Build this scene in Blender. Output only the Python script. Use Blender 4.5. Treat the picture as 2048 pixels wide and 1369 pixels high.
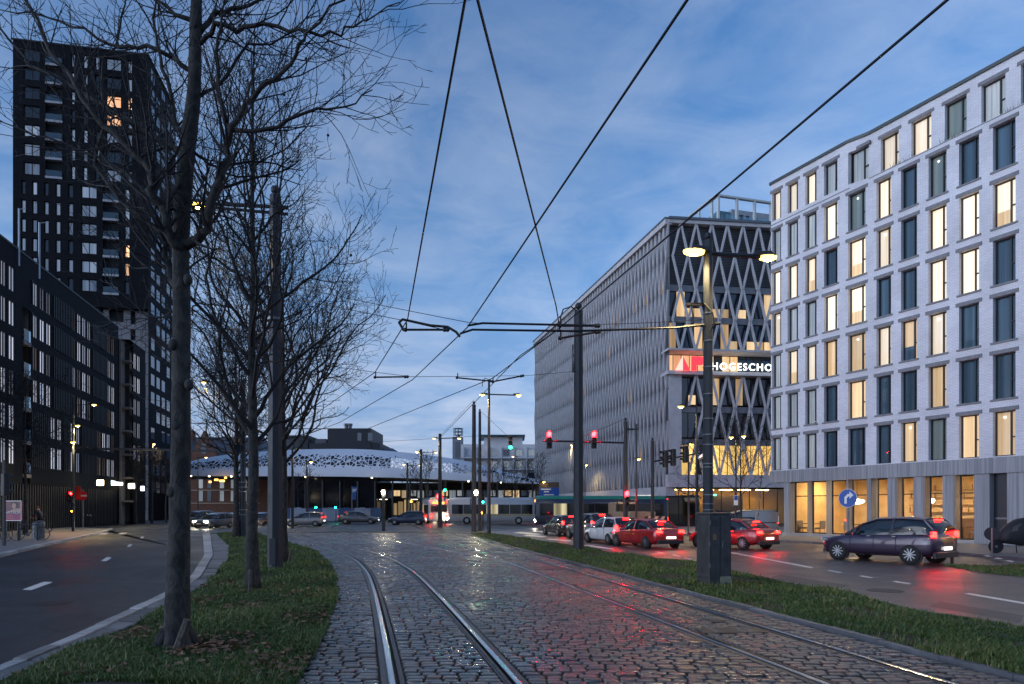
import bpy, bmesh, math, random
import numpy as np
from mathutils import Vector, Matrix
random.seed(7); RNG = np.random.default_rng(7)
R = math.radians
SC = bpy.context.scene
for o in list(bpy.data.objects): bpy.data.objects.remove(o)
COL = SC.collection

# ------------------------------------------------------------------ camera
F = 1365.33; CX = 1024.0; HY = 1017.0; CH = 1.75      # focal length in photo pixels, centre, horizon, eye height
cam_d = bpy.data.cameras.new('camera'); cam = bpy.data.objects.new('camera', cam_d); COL.objects.link(cam)
cam.location = (0, 0, CH); cam.rotation_euler = (R(90), 0, 0)
cam_d.sensor_width = 36; cam_d.lens = 24.0
cam_d.shift_y = (HY - 684.5) / 2048.0
cam_d.clip_start = 0.1; cam_d.clip_end = 3000
SC.camera = cam
# ------------------------------------------------------------------ view
SC.view_settings.view_transform = 'Standard'; SC.view_settings.look = 'None'
SC.view_settings.gamma = 1.0; SC.view_settings.use_curve_mapping = False
SC.view_settings.exposure = 1.5
SC.render.engine = 'CYCLES'
SC.cycles.use_denoising = True
SC.cycles.max_bounces = 6; SC.cycles.diffuse_bounces = 2; SC.cycles.glossy_bounces = 3
SC.cycles.transparent_max_bounces = 10; SC.cycles.sample_clamp_indirect = 4.0
SC.cycles.caustics_reflective = False; SC.cycles.caustics_refractive = False
# ------------------------------------------------------------------ sky at dusk
SUN_EL = R(4.0); SUN_AZ = R(245.0)      # azimuth clockwise from +Y: the glow is behind the camera, to its left
w = bpy.data.worlds.new('World'); SC.world = w; w.use_nodes = True
nt = w.node_tree; N = nt.nodes; LK = nt.links; N.clear()
def wn(t, **k):
    n = N.new(t)
    for a, b in k.items(): setattr(n, a, b)
    return n
out = wn('ShaderNodeOutputWorld'); bg = wn('ShaderNodeBackground'); LK.new(bg.outputs[0], out.inputs[0])
sky = wn('ShaderNodeTexSky', sky_type='NISHITA', sun_disc=False, sun_elevation=SUN_EL, sun_rotation=SUN_AZ,
         altitude=0.0, air_density=1.15, dust_density=0.6, ozone_density=4.0)
tc = wn('ShaderNodeTexCoord'); sep = wn('ShaderNodeSeparateXYZ'); LK.new(tc.outputs['Generated'], sep.inputs[0])
zc = wn('ShaderNodeMath', operation='MAXIMUM'); zc.inputs[1].default_value = 0.0; LK.new(sep.outputs[2], zc.inputs[0])
za = wn('ShaderNodeMath', operation='ADD'); za.inputs[1].default_value = 0.18; LK.new(zc.outputs[0], za.inputs[0])
dx = wn('ShaderNodeMath', operation='DIVIDE'); LK.new(sep.outputs[0], dx.inputs[0]); LK.new(za.outputs[0], dx.inputs[1])
dy = wn('ShaderNodeMath', operation='DIVIDE'); LK.new(sep.outputs[1], dy.inputs[0]); LK.new(za.outputs[0], dy.inputs[1])
cb = wn('ShaderNodeCombineXYZ'); LK.new(dx.outputs[0], cb.inputs[0]); LK.new(dy.outputs[0], cb.inputs[1])
nz = wn('ShaderNodeTexNoise'); nz.inputs['Scale'].default_value = 2.3; nz.inputs['Detail'].default_value = 8; nz.inputs['Roughness'].default_value = 0.55
nz.inputs['Distortion'].default_value = 0.5
LK.new(cb.outputs[0], nz.inputs['Vector'])
nz2 = wn('ShaderNodeTexNoise'); nz2.inputs['Scale'].default_value = 5.2; nz2.inputs['Detail'].default_value = 9; nz2.inputs['Roughness'].default_value = 0.6; nz2.inputs['Distortion'].default_value = 0.8
mpc = wn('ShaderNodeMapping'); mpc.inputs['Scale'].default_value = (0.75, 1.0, 1.0); mpc.inputs['Location'].default_value = (3.1, 1.7, 0); LK.new(cb.outputs[0], mpc.inputs[0]); LK.new(mpc.outputs[0], nz2.inputs['Vector'])
av = wn('ShaderNodeMix', data_type='FLOAT'); av.inputs[0].default_value = 0.42; LK.new(nz.outputs[0], av.inputs[2]); LK.new(nz2.outputs[0], av.inputs[3])
rp = wn('ShaderNodeValToRGB'); rp.color_ramp.elements[0].position = 0.38; rp.color_ramp.elements[1].position = 0.62
rp.color_ramp.elements[0].color = (0, 0, 0, 1); rp.color_ramp.elements[1].color = (1, 1, 1, 1); LK.new(av.outputs[0], rp.inputs[0])
hs = wn('ShaderNodeHueSaturation'); hs.inputs['Saturation'].default_value = 1.0; hs.inputs['Value'].default_value = 1.0
LK.new(sky.outputs[0], hs.inputs['Color'])
tint = wn('ShaderNodeMix', data_type='RGBA', blend_type='MULTIPLY'); tint.inputs[0].default_value = 1.0
LK.new(hs.outputs[0], tint.inputs[6]); tint.inputs[7].default_value = (0.72, 1.0, 1.38, 1)
bw = wn('ShaderNodeRGBToBW'); LK.new(tint.outputs[2], bw.inputs[0])
er = wn('ShaderNodeValToRGB'); LK.new(zc.outputs[0], er.inputs[0])        # dusk colour of the clear air from the horizon to the zenith
er.color_ramp.elements[0].position = 0.0; er.color_ramp.elements[0].color = (0.76, 1.03, 1.48, 1)
er.color_ramp.elements[1].position = 0.75; er.color_ramp.elements[1].color = (0.36, 1.06, 2.65, 1)
for q_, c_ in ((0.12, (0.66, 1.05, 1.70)), (0.30, (0.48, 1.08, 2.18))):
    k_ = er.color_ramp.elements.new(q_); k_.color = (*c_, 1)
ck = wn('ShaderNodeVectorMath', operation='SCALE'); LK.new(er.outputs[0], ck.inputs[0]); LK.new(bw.outputs[0], ck.inputs['Scale'])
base = wn('ShaderNodeMix', data_type='RGBA'); base.inputs[0].default_value = 1.0; LK.new(tint.outputs[2], base.inputs[6]); LK.new(ck.outputs[0], base.inputs[7])
lf = wn('ShaderNodeVectorMath', operation='MULTIPLY_ADD'); LK.new(base.outputs[2], lf.inputs[0]); lf.inputs[1].default_value = (1.50, 1.18, 0.98); lf.inputs[2].default_value = (0.42, 0.36, 0.34)
cm = wn('ShaderNodeMix', data_type='RGBA'); fm = wn('ShaderNodeMath', operation='MULTIPLY'); fm.inputs[1].default_value = 0.70
LK.new(rp.outputs[0], fm.inputs[0]); LK.new(fm.outputs[0], cm.inputs[0])
LK.new(base.outputs[2], cm.inputs[6]); LK.new(lf.outputs[0], cm.inputs[7])
LK.new(cm.outputs[2], bg.inputs[0])
bg.inputs[1].default_value = 0.15
# one soft, weak sun: the last glow of the western sky, behind the camera
sl = bpy.data.lights.new('sun', 'SUN'); sl.energy = 0.4; sl.angle = R(50); sl.color = (1.0, 0.95, 0.97)
so = bpy.data.objects.new('sun', sl); COL.objects.link(so)
sd = Vector((math.sin(SUN_AZ)*math.cos(R(12)), math.cos(SUN_AZ)*math.cos(R(12)), math.sin(R(12))))
so.rotation_euler = (-sd).to_track_quat('-Z', 'Y').to_euler(); so.location = (0, -20, 40)

# ------------------------------------------------------------------ helpers
def G(px, py):                       # ground point seen at a photo pixel
    D = CH*F/(py-HY); return Vector(((px-CX)/F*D, D, 0))
def W(px, py, D):                    # point at depth D seen at a photo pixel
    return Vector(((px-CX)/F*D, D, CH-(py-HY)/F*D))
class MB:
    def __init__(s): s.v = []; s.f = []; s.mi = []; s.cur = 0
    def add(s, vs, fs):
        b = len(s.v); s.v.extend([tuple(v) for v in vs])
        for f in fs: s.f.append(tuple(b+i for i in f)); s.mi.append(s.cur)
        return s
    def box(s, x0, x1, y0, y1, z0, z1, M=None):
        vs = [Vector((x, y, z)) for z in (z0, z1) for y in (y0, y1) for x in (x0, x1)]
        if M is not None: vs = [M @ v for v in vs]
        return s.add(vs, [(0,2,3,1),(4,5,7,6),(0,1,5,4),(2,6,7,3),(0,4,6,2),(1,3,7,5)])
    def bbox(s, x0, x1, y0, y1, z0, z1, b=0.02, M=None):    # box with chamfered vertical and top edges
        P = [(x0+b,y0),(x1-b,y0),(x1,y0+b),(x1,y1-b),(x1-b,y1),(x0+b,y1),(x0,y1-b),(x0,y0+b)]
        cx, cy = (x0+x1)/2, (y0+y1)/2
        P2 = [(x-math.copysign(b, x-cx), y-math.copysign(b, y-cy)) for x, y in P]
        vs = [Vector((x,y,z0)) for x,y in P]+[Vector((x,y,z1-b)) for x,y in P]+[Vector((x,y,z1)) for x,y in P2]
        if M is not None: vs = [M @ v for v in vs]
        fs = []
        for k in (0, 8):
            for i in range(8): j = (i+1) % 8; fs.append((k+i, k+j, k+8+j, k+8+i))
        fs.append(tuple(range(16, 24))); fs.append(tuple(range(7, -1, -1)))
        return s.add(vs, fs)
    def prism(s, poly, z0, z1, M=None):
        n = len(poly); vs = [Vector((x, y, z0)) for x, y in poly]+[Vector((x, y, z1)) for x, y in poly]
        if M is not None: vs = [M @ v for v in vs]
        fs = [tuple(range(n-1, -1, -1)), tuple(range(n, 2*n))]
        for i in range(n): j = (i+1) % n; fs.append((i, j, n+j, n+i))
        return s.add(vs, fs)
    def quad(s, a, b, c, d): return s.add([a, b, c, d], [(0,1,2,3)])
    def tube(s, pts, rad, n=6, cap=True):
        pts = [Vector(p) for p in pts]
        if not isinstance(rad, (list, tuple)): rad = [rad]*len(pts)
        b = []; up = Vector((0, 0, 1)); prev = None
        vs = []
        for i, p in enumerate(pts):
            t = (pts[min(i+1, len(pts)-1)]-pts[max(i-1, 0)])
            if t.length < 1e-9: t = Vector((0, 0, 1))
            t.normalize()
            if prev is None:
                a = up if abs(t.z) < 0.9 else Vector((1, 0, 0)); x = t.cross(a).normalized()
            else:
                x = prev - t*prev.dot(t)
                x = x.normalized() if x.length > 1e-6 else t.orthogonal().normalized()
            prev = x; y = t.cross(x)
            for k in range(n):
                an = 2*math.pi*k/n; vs.append(p+x*(math.cos(an)*rad[i])+y*(math.sin(an)*rad[i]))
        fs = []
        for i in range(len(pts)-1):
            for k in range(n):
                k2 = (k+1) % n; fs.append((i*n+k, i*n+k2, (i+1)*n+k2, (i+1)*n+k))
        if cap and n > 2:
            fs.append(tuple(range(n-1, -1, -1))); fs.append(tuple(range((len(pts)-1)*n, len(pts)*n)))
        return s.add(vs, fs)
    def lathe(s, prof, n=12, M=None):          # profile of (r, z)
        vs = []
        for r, z in prof:
            for k in range(n):
                a = 2*math.pi*k/n; vs.append(Vector((r*math.cos(a), r*math.sin(a), z)))
        if M is not None: vs = [M @ v for v in vs]
        fs = []
        for i in range(len(prof)-1):
            for k in range(n):
                k2 = (k+1) % n; fs.append((i*n+k, i*n+k2, (i+1)*n+k2, (i+1)*n+k))
        fs.append(tuple(range(n-1, -1, -1))); fs.append(tuple(range((len(prof)-1)*n, len(prof)*n)))
        return s.add(vs, fs)
    def ball(s, c, r, n=10, sz=1.0):
        k = n//2+1
        prof = [(max(r*math.sin(math.pi*i/k), 1e-4), -r*sz*math.cos(math.pi*i/k)) for i in range(k+1)]
        return s.lathe(prof, n, Matrix.Translation(Vector(c)))
    def mesh(s, name, mats, smooth=False):
        me = bpy.data.meshes.new(name); me.from_pydata(s.v, [], s.f)
        if not isinstance(mats, (list, tuple)): mats = [mats]
        for m in mats: me.materials.append(m)
        if len(mats) > 1: me.polygons.foreach_set('material_index', s.mi)
        if smooth: me.polygons.foreach_set('use_smooth', [True]*len(me.polygons))
        me.update(); return me
    def build(s, name, mats, parent=None, smooth=False, label=None):
        return inst(name, s.mesh(name, mats, smooth), parent, label=label)
def inst(name, me, parent=None, loc=None, rot=None, label=None, scale=None):
    o = bpy.data.objects.new(name, me); COL.objects.link(o)
    if parent is not None: o.parent = parent
    if loc is not None: o.location = loc
    if rot is not None: o.rotation_euler = rot if isinstance(rot, (tuple, list)) else (0, 0, rot)
    if scale is not None: o.scale = scale
    if label: o['label'] = label
    return o
def thing(name, label, cat, loc=(0,0,0), rotz=0.0, group=None, scale=None):
    o = bpy.data.objects.new(name, None); COL.objects.link(o); o.location = loc; o.rotation_euler = (0, 0, rotz)
    o.empty_display_size = 0.3
    if scale: o.scale = (scale,)*3
    return tag(o, label, cat, group)
def tag(o, label, cat, group=None):
    o['label'] = label; o['category'] = cat
    if group: o['group'] = group
    return o
def kind(o, k, label=None, cat=None):
    o['kind'] = k
    if label: o['label'] = label
    if cat: o['category'] = cat
    return o
def copy_tree(o, parent=None):
    c = o.copy(); COL.objects.link(c); c.parent = parent
    for ch in list(o.children): copy_tree(ch, c)
    return c
def text_mesh(txt, size, extrude=0.01, align='LEFT', bold=0.0, spacing=1.0):
    cu = bpy.data.curves.new('t', 'FONT'); cu.body = txt; cu.size = size; cu.extrude = extrude; cu.align_x = align; cu.offset = bold; cu.space_character = spacing
    cu.resolution_u = 3
    ob = bpy.data.objects.new('t', cu); COL.objects.link(ob); bpy.context.view_layer.update()
    me = bpy.data.meshes.new_from_object(ob.evaluated_get(bpy.context.evaluated_depsgraph_get()))
    bpy.data.objects.remove(ob); bpy.data.curves.remove(cu); return me

# ------------------------------------------------------------------ materials
MATS = {}
def nmat(name):
    m = bpy.data.materials.new(name); m.use_nodes = True; t = m.node_tree; t.nodes.clear()
    o = t.nodes.new('ShaderNodeOutputMaterial'); return m, t, t.nodes, t.links, o
def mat(name, col, rough=0.6, metal=0.0, var=0.15, vscale=6.0, bump=0.0, bscale=40.0, spec=0.5, coat=0.0, rvar=0.0, obj=False, coord='Position'):
    m, t, n, l, o = nmat(name)
    p = n.new('ShaderNodeBsdfPrincipled'); l.new(p.outputs[0], o.inputs[0])
    p.inputs['Roughness'].default_value = rough; p.inputs['Metallic'].default_value = metal
    p.inputs['Specular IOR Level'].default_value = spec; p.inputs['Coat Weight'].default_value = coat
    if coord == 'Position': vec = n.new('ShaderNodeNewGeometry').outputs['Position']
    else: vec = n.new('ShaderNodeTexCoord').outputs['Object']
    c = (*col, 1)
    if var > 0:
        z = n.new('ShaderNodeTexNoise'); z.inputs['Scale'].default_value = vscale; z.inputs['Detail'].default_value = 5; z.inputs['Roughness'].default_value = 0.65
        l.new(vec, z.inputs['Vector'])
        r = n.new('ShaderNodeMapRange'); r.inputs[1].default_value = 0.25; r.inputs[2].default_value = 0.75
        r.inputs[3].default_value = 1-var; r.inputs[4].default_value = 1+var; l.new(z.outputs[0], r.inputs[0])
        f = r.outputs[0]
        if obj:
            oi = n.new('ShaderNodeObjectInfo'); r2 = n.new('ShaderNodeMapRange'); r2.inputs[3].default_value = 0.6; r2.inputs[4].default_value = 1.4
            l.new(oi.outputs['Random'], r2.inputs[0]); mm = n.new('ShaderNodeMath'); mm.operation = 'MULTIPLY'; l.new(f, mm.inputs[0]); l.new(r2.outputs[0], mm.inputs[1]); f = mm.outputs[0]
        mx = n.new('ShaderNodeVectorMath'); mx.operation = 'SCALE'; mx.inputs[0].default_value = col; l.new(f, mx.inputs['Scale'])
        l.new(mx.outputs[0], p.inputs['Base Color'])
        if rvar > 0:
            r3 = n.new('ShaderNodeMapRange'); r3.inputs[1].default_value = 0.3; r3.inputs[2].default_value = 0.7; r3.inputs[3].default_value = rough-rvar; r3.inputs[4].default_value = rough+rvar
            l.new(z.outputs[0], r3.inputs[0]); l.new(r3.outputs[0], p.inputs['Roughness'])
    else: p.inputs['Base Color'].default_value = c
    if bump > 0:
        z2 = n.new('ShaderNodeTexNoise'); z2.inputs['Scale'].default_value = bscale; z2.inputs['Detail'].default_value = 4; l.new(vec, z2.inputs['Vector'])
        b = n.new('ShaderNodeBump'); b.inputs['Strength'].default_value = bump; b.inputs['Distance'].default_value = 0.02; l.new(z2.outputs[0], b.inputs['Height']); l.new(b.outputs[0], p.inputs['Normal'])
    MATS[name] = m; return m
def emit(name, col, s):
    m, t, n, l, o = nmat(name); e = n.new('ShaderNodeEmission'); e.inputs[0].default_value = (*col, 1); e.inputs[1].default_value = s
    l.new(e.outputs[0], o.inputs[0]); MATS[name] = m; return m
def lens(name, col, s, base=(0.5, 0.5, 0.5)):       # lit lamp glass: glossy cover with its own light
    m, t, n, l, o = nmat(name); p = n.new('ShaderNodeBsdfPrincipled'); p.inputs['Base Color'].default_value = (*base, 1); p.inputs['Roughness'].default_value = 0.2
    p.inputs['Emission Color'].default_value = (*col, 1); p.inputs['Emission Strength'].default_value = s
    l.new(p.outputs[0], o.inputs[0]); MATS[name] = m; return m
def glass(name, tint=(1, 1, 1), rough=0.02, ior=1.5):
    m, t, n, l, o = nmat(name); a = n.new('ShaderNodeBsdfTransparent'); a.inputs[0].default_value = (*tint, 1)
    g = n.new('ShaderNodeBsdfGlossy'); g.inputs[1].default_value = rough; g.inputs[0].default_value = (1, 1, 1, 1)
    fr = n.new('ShaderNodeFresnel'); fr.inputs[0].default_value = ior
    mx = n.new('ShaderNodeMixShader'); l.new(fr.outputs[0], mx.inputs[0]); l.new(a.outputs[0], mx.inputs[1]); l.new(g.outputs[0], mx.inputs[2])
    nz_ = n.new('ShaderNodeTexNoise'); nz_.inputs['Scale'].default_value = 1.3; b = n.new('ShaderNodeBump'); b.inputs['Strength'].default_value = 0.03
    l.new(n.new('ShaderNodeNewGeometry').outputs['Position'], nz_.inputs['Vector']); l.new(nz_.outputs[0], b.inputs['Height']); l.new(b.outputs[0], g.inputs['Normal']); l.new(b.outputs[0], fr.inputs['Normal'])
    l.new(mx.outputs[0], o.inputs[0]); MATS[name] = m; return m
def brick(name, c1, c2, mortar, bw=0.22, bh=0.055, rough=0.8, mort=0.008, bump=0.4, spec=0.4):
    m, t, n, l, o = nmat(name); p = n.new('ShaderNodeBsdfPrincipled'); p.inputs['Roughness'].default_value = rough; p.inputs['Specular IOR Level'].default_value = spec; l.new(p.outputs[0], o.inputs[0])
    tcx = n.new('ShaderNodeTexCoord'); sp = n.new('ShaderNodeSeparateXYZ'); l.new(tcx.outputs['Object'], sp.inputs[0])
    ad = n.new('ShaderNodeMath'); ad.operation = 'ADD'; l.new(sp.outputs[0], ad.inputs[0]); l.new(sp.outputs[1], ad.inputs[1])
    cb_ = n.new('ShaderNodeCombineXYZ'); l.new(ad.outputs[0], cb_.inputs[0]); l.new(sp.outputs[2], cb_.inputs[1])
    b = n.new('ShaderNodeTexBrick'); b.inputs['Scale'].default_value = 1.0; b.inputs['Brick Width'].default_value = bw; b.inputs['Row Height'].default_value = bh
    b.inputs['Mortar Size'].default_value = mort; b.inputs['Color1'].default_value = (*c1, 1); b.inputs['Color2'].default_value = (*c2, 1); b.inputs['Mortar'].default_value = (*mortar, 1); b.inputs['Bias'].default_value = 0.0
    l.new(cb_.outputs[0], b.inputs['Vector'])
    z = n.new('ShaderNodeTexNoise'); z.inputs['Scale'].default_value = 0.5; z.inputs['Detail'].default_value = 6; l.new(tcx.outputs['Object'], z.inputs['Vector'])
    r = n.new('ShaderNodeMapRange'); r.inputs[1].default_value = 0.3; r.inputs[2].default_value = 0.7; r.inputs[3].default_value = 0.86; r.inputs[4].default_value = 1.1; l.new(z.outputs[0], r.inputs[0])
    mx = n.new('ShaderNodeVectorMath'); mx.operation = 'SCALE'; l.new(b.outputs[0], mx.inputs[0]); l.new(r.outputs[0], mx.inputs['Scale']); l.new(mx.outputs[0], p.inputs['Base Color'])
    bp = n.new('ShaderNodeBump'); bp.inputs['Strength'].default_value = bump; bp.inputs['Distance'].default_value = 0.01; bp.invert = True; l.new(b.outputs['Fac'], bp.inputs['Height']); l.new(bp.outputs[0], p.inputs['Normal'])
    MATS[name] = m; return m
def stripes(name, c1, c2, scale, rough=0.7, bump=0.6, axis=0, noise=0.5, emis=0.0):   # ribs or curtain folds running up and down
    m, t, n, l, o = nmat(name); p = n.new('ShaderNodeBsdfPrincipled'); p.inputs['Roughness'].default_value = rough; l.new(p.outputs[0], o.inputs[0])
    tcx = n.new('ShaderNodeTexCoord'); mp = n.new('ShaderNodeMapping'); l.new(tcx.outputs['Object'], mp.inputs[0])
    mp.inputs['Scale'].default_value = (scale, scale if axis == 0 else scale, scale*0.02)
    oi = n.new('ShaderNodeObjectInfo'); cbx = n.new('ShaderNodeCombineXYZ'); ml = n.new('ShaderNodeMath'); ml.operation = 'MULTIPLY'; ml.inputs[1].default_value = 37.0
    l.new(oi.outputs['Random'], ml.inputs[0]); l.new(ml.outputs[0], cbx.inputs[0]); l.new(cbx.outputs[0], mp.inputs['Location'])
    z = n.new('ShaderNodeTexNoise'); z.inputs['Scale'].default_value = 1.0; z.inputs['Detail'].default_value = 3; z.inputs['Roughness'].default_value = noise; l.new(mp.outputs[0], z.inputs['Vector'])
    rr = n.new('ShaderNodeValToRGB'); rr.color_ramp.elements[0].position = 0.32; rr.color_ramp.elements[1].position = 0.68
    rr.color_ramp.elements[0].color = (*c1, 1); rr.color_ramp.elements[1].color = (*c2, 1); l.new(z.outputs[0], rr.inputs[0])
    l.new(rr.outputs[0], p.inputs['Base Color'])
    if emis > 0:
        r2 = n.new('ShaderNodeMapRange'); r2.inputs[3].default_value = emis*0.45; r2.inputs[4].default_value = emis*1.4; l.new(oi.outputs['Random'], r2.inputs[0])
        l.new(rr.outputs[0], p.inputs['Emission Color']); l.new(r2.outputs[0], p.inputs['Emission Strength'])
    if bump > 0:
        b = n.new('ShaderNodeBump'); b.inputs['Strength'].default_value = bump; b.inputs['Distance'].default_value = 0.02; l.new(z.outputs[0], b.inputs['Height']); l.new(b.outputs[0], p.inputs['Normal'])
    MATS[name] = m; return m
POLE = mat('pole_paint', (0.017, 0.021, 0.027), 0.55, 0.0, 0.35, 3, rvar=.1)
GREYMETAL = mat('grey_metal', (0.16, 0.17, 0.18), 0.4, 0.6, 0.2, 4)
BLACK = mat('black_plastic', (0.012, 0.012, 0.014), 0.5, 0, 0.2)
DARKGLASS = mat('dark_glass', (0.008, 0.012, 0.02), 0.04, 0, 0.0, spec=0.8)
GLASS = glass('window_glass'); GLASSB = glass('balustrade_glass', (0.75, 0.9, 0.95))
WHITEPAINT = mat('road_paint', (0.62, 0.62, 0.60), 0.55, 0, 0.25, 14)
SODIUM = emit('lamp_bulb', (1.0, 0.70, 0.26), 80.0); BOWL = emit('lamp_bowl', (1.0, 0.64, 0.12), 2.4)
WHITELAMP = emit('white_lamp', (1.0, 0.86, 0.55), 130.0)
REDLAMP = emit('red_signal', (1.0, 0.0014, 0.0016), 150.0); GREENLAMP = emit('green_signal', (0.004, 1.0, 0.30), 30.0); AMBER = emit('amber_signal', (1.0, 0.22, 0.01), 25.0)
CONC = mat('concrete', (0.34, 0.34, 0.35), 0.75, 0, 0.16, 1.2, 0.15, 30)
# ================================================================== ground, roads, tram bed
ASPH = mat('asphalt', (0.020, 0.022, 0.026), 0.50, 0, 0.45, 0.35, 0.35, 90, spec=0.5, rvar=0.14)  # dim copy: darkness of the left side put into the colour
ASPH2 = mat('asphalt_lamplit', (0.075, 0.070, 0.066), 0.40, 0, 0.42, 0.35, 0.35, 90, spec=0.5, rvar=0.14)  # lighter copy: warm lamplight on the right road put into the colour
PAVE = mat('paving', (0.17, 0.165, 0.16), 0.6, 0, 0.25, 2.0, 0.25, 40)
SLAB = mat('slab_concrete', (0.12, 0.125, 0.13), 0.6, 0, 0.25, 4.0, 0.25, 40, obj=True)
KERB = mat('kerb_stone', (0.30, 0.30, 0.29), 0.55, 0, 0.35, 5.0, 0.3, 30, obj=True)
KERBD = mat('kerb_dark', (0.10, 0.105, 0.115), 0.55, 0, 0.3, 5.0, 0.3, 30, obj=True)
SOIL = mat('soil', (0.024, 0.022, 0.012), 0.95, 0, 0.5, 4.0, 0.6, 25)
MORTAR = mat('joint_sand', (0.012, 0.012, 0.013), 0.7, 0, 0.4, 8.0, 0.4, 60)
STEEL = mat('rail_steel', (0.42, 0.43, 0.45), 0.17, 1.0, 0.12, 3.0)
RUST = mat('rail_side', (0.055, 0.048, 0.042), 0.5, 0.4, 0.3, 10)
GROOVE = mat('rail_groove', (0.006, 0.006, 0.007), 0.6, 0, 0)
RAILCONC = mat('rail_concrete', (0.06, 0.06, 0.062), 0.5, 0, 0.3, 6, 0.3, 50)

kind(MB().box(-900, 900, -60, 1800, -1.0, 0.0).build('ground', ASPH), 'structure')
def sheet(name, pts, z0, z1, m):
    return kind(MB().prism([(p[0], p[1]) for p in pts], z0, z1).build(name, m), 'structure')
def ipoly(pts):                         # X as a function of depth along a boundary
    a = np.array(sorted([(p[1], p[0]) for p in pts])); return lambda y: np.interp(y, a[:, 0], a[:, 1])
def gp(*px): return [tuple(G(x, y))[:2] for x, y in px]
# boundaries, read from the photograph and put on the ground
kerbL = [(-4.6, 0.0)] + gp((0,1345),(150,1281),(331,1193),(380,1162),(409,1115),(405,1066))
lawnL0 = [(-4.0, 0.0)] + gp((20,1369),(150,1309),(253.5,1262.6),(331,1221),(406,1180),(455,1123),(458,1097),(430,1068))
lawnL1 = [(-1.4, 0.0)] + gp((605,1354),(650,1272),(662,1235),(673,1204),(676,1181),(669,1147),(656,1124.6),(628,1102),(571,1085),(520,1070),(470,1065.5))
bedR = [(6.6-0.222*d, d) for d in (0, 8, 20, 31)] + [(-3.3, 47.0)]
roadR0 = [(9.1, 0.0)] + gp((2048,1268),(1982,1257),(1821,1222),(1660,1187),(1500,1155),(1386,1128),(1244,1111),(1117,1090),(1000,1071),(935,1066))
fkL, fl0, fl1, fbR, frR = map(ipoly, (kerbL, lawnL0, lawnL1, bedR, roadR0))
def smooth(f, a, b, n=200):
    y = np.linspace(a, b, n); x = f(y); k = 7
    xs = np.convolve(np.pad(x, k//2, mode='edge'), np.ones(k)/k, 'valid'); return lambda q: np.interp(q, y, xs)
fkL = smooth(fkL, 0, 50); fl0 = smooth(fl0, 0, 50); fl1 = smooth(fl1, 0, 50); fbR = smooth(fbR, 0, 50); frR = smooth(frR, 0, 50)
YS = list(np.linspace(0, 48, 60))
# left road and right road
sheet('road', [(float(fkL(y)), y) for y in YS] + [(-34, 56), (-33, 55.6), (-25, 39), (-21.6, 31), (-18.8, 25), (-15, 17), (-13, 0)], 0.0, 0.004, ASPH)
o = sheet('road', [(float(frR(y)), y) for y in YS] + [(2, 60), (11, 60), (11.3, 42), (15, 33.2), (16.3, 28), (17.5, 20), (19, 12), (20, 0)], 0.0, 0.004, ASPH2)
sheet('pavement', [(-13, 0), (-15, 17), (-18.8, 25), (-21.6, 31), (-25, 39), (-30, 50), (-33, 55.6), (-47, 66), (-60, 60), (-60, 0)], 0.0, 0.10, PAVE)
sheet('pavement', [(20, 0), (19, 12), (17.5, 20), (16.3, 28), (15, 33.2), (11.3, 42), (9.5, 62), (60, 62), (60, 0)], 0.0, 0.10, PAVE)
# tram bed
bed = sheet('tram_bed', [(float(fl1(y))-0.1, y) for y in YS] + [(-13, 52), (-3.6, 49)] + [(float(fbR(y)), y) for y in YS[::-1]], 0.0, 0.006, MORTAR)

# ---- rails
def path(pts, n=160):
    a = np.array(pts, float); d = np.concatenate([[0], np.cumsum(np.hypot(*np.diff(a, axis=0).T))]); t = np.linspace(0, d[-1], n)
    p = np.stack([np.interp(t, d, a[:, 0]), np.interp(t, d, a[:, 1])], 1)
    for _ in range(14):
        q = p.copy(); q[1:-1] = (p[:-2]+2*p[1:-1]+p[2:])/4; p = q
    return p
def offs(p, o):
    t = np.gradient(p, axis=0); t /= np.linalg.norm(t, axis=1)[:, None]; return p + np.stack([t[:, 1], -t[:, 0]], 1)*o
trackA = path([(1.2,-4),(0.45,2),(-0.57,6.79),(-1.0,8.75),(-2.05,13.4),(-3.2,18.2),(-4.5,22.6),(-6.05,26.6),(-8.2,31.2),(-11.5,38),(-15.1,46),(-19.3,58),(-23,75)])
trackB = path([(5.1-0.212*d, d) for d in (-4, 10, 20, 30, 40, 53, 75)])
trackC = path([(0.95,19.6),(0.0,23.0),(-2.3,28.5),(-6.6,38.2),(-11.6,49),(-15.3,60),(-19.5,80)])
RAILS = []
def sweep(mb, p, prof):                 # prof: list of (offset, z, material of the strip to the next point)
    L = [offs(p, o_) for o_, z_, _ in prof]
    for j in range(len(prof)-1):
        mb.cur = prof[j][2]; b = len(mb.v)
        for i in range(len(p)):
            mb.v.append((L[j][i, 0], L[j][i, 1], prof[j][1])); mb.v.append((L[j+1][i, 0], L[j+1][i, 1], prof[j+1][1]))
        for i in range(len(p)-1):
            k = b+2*i; mb.f.append((k, k+1, k+3, k+2)); mb.mi.append(prof[j][2])
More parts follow.
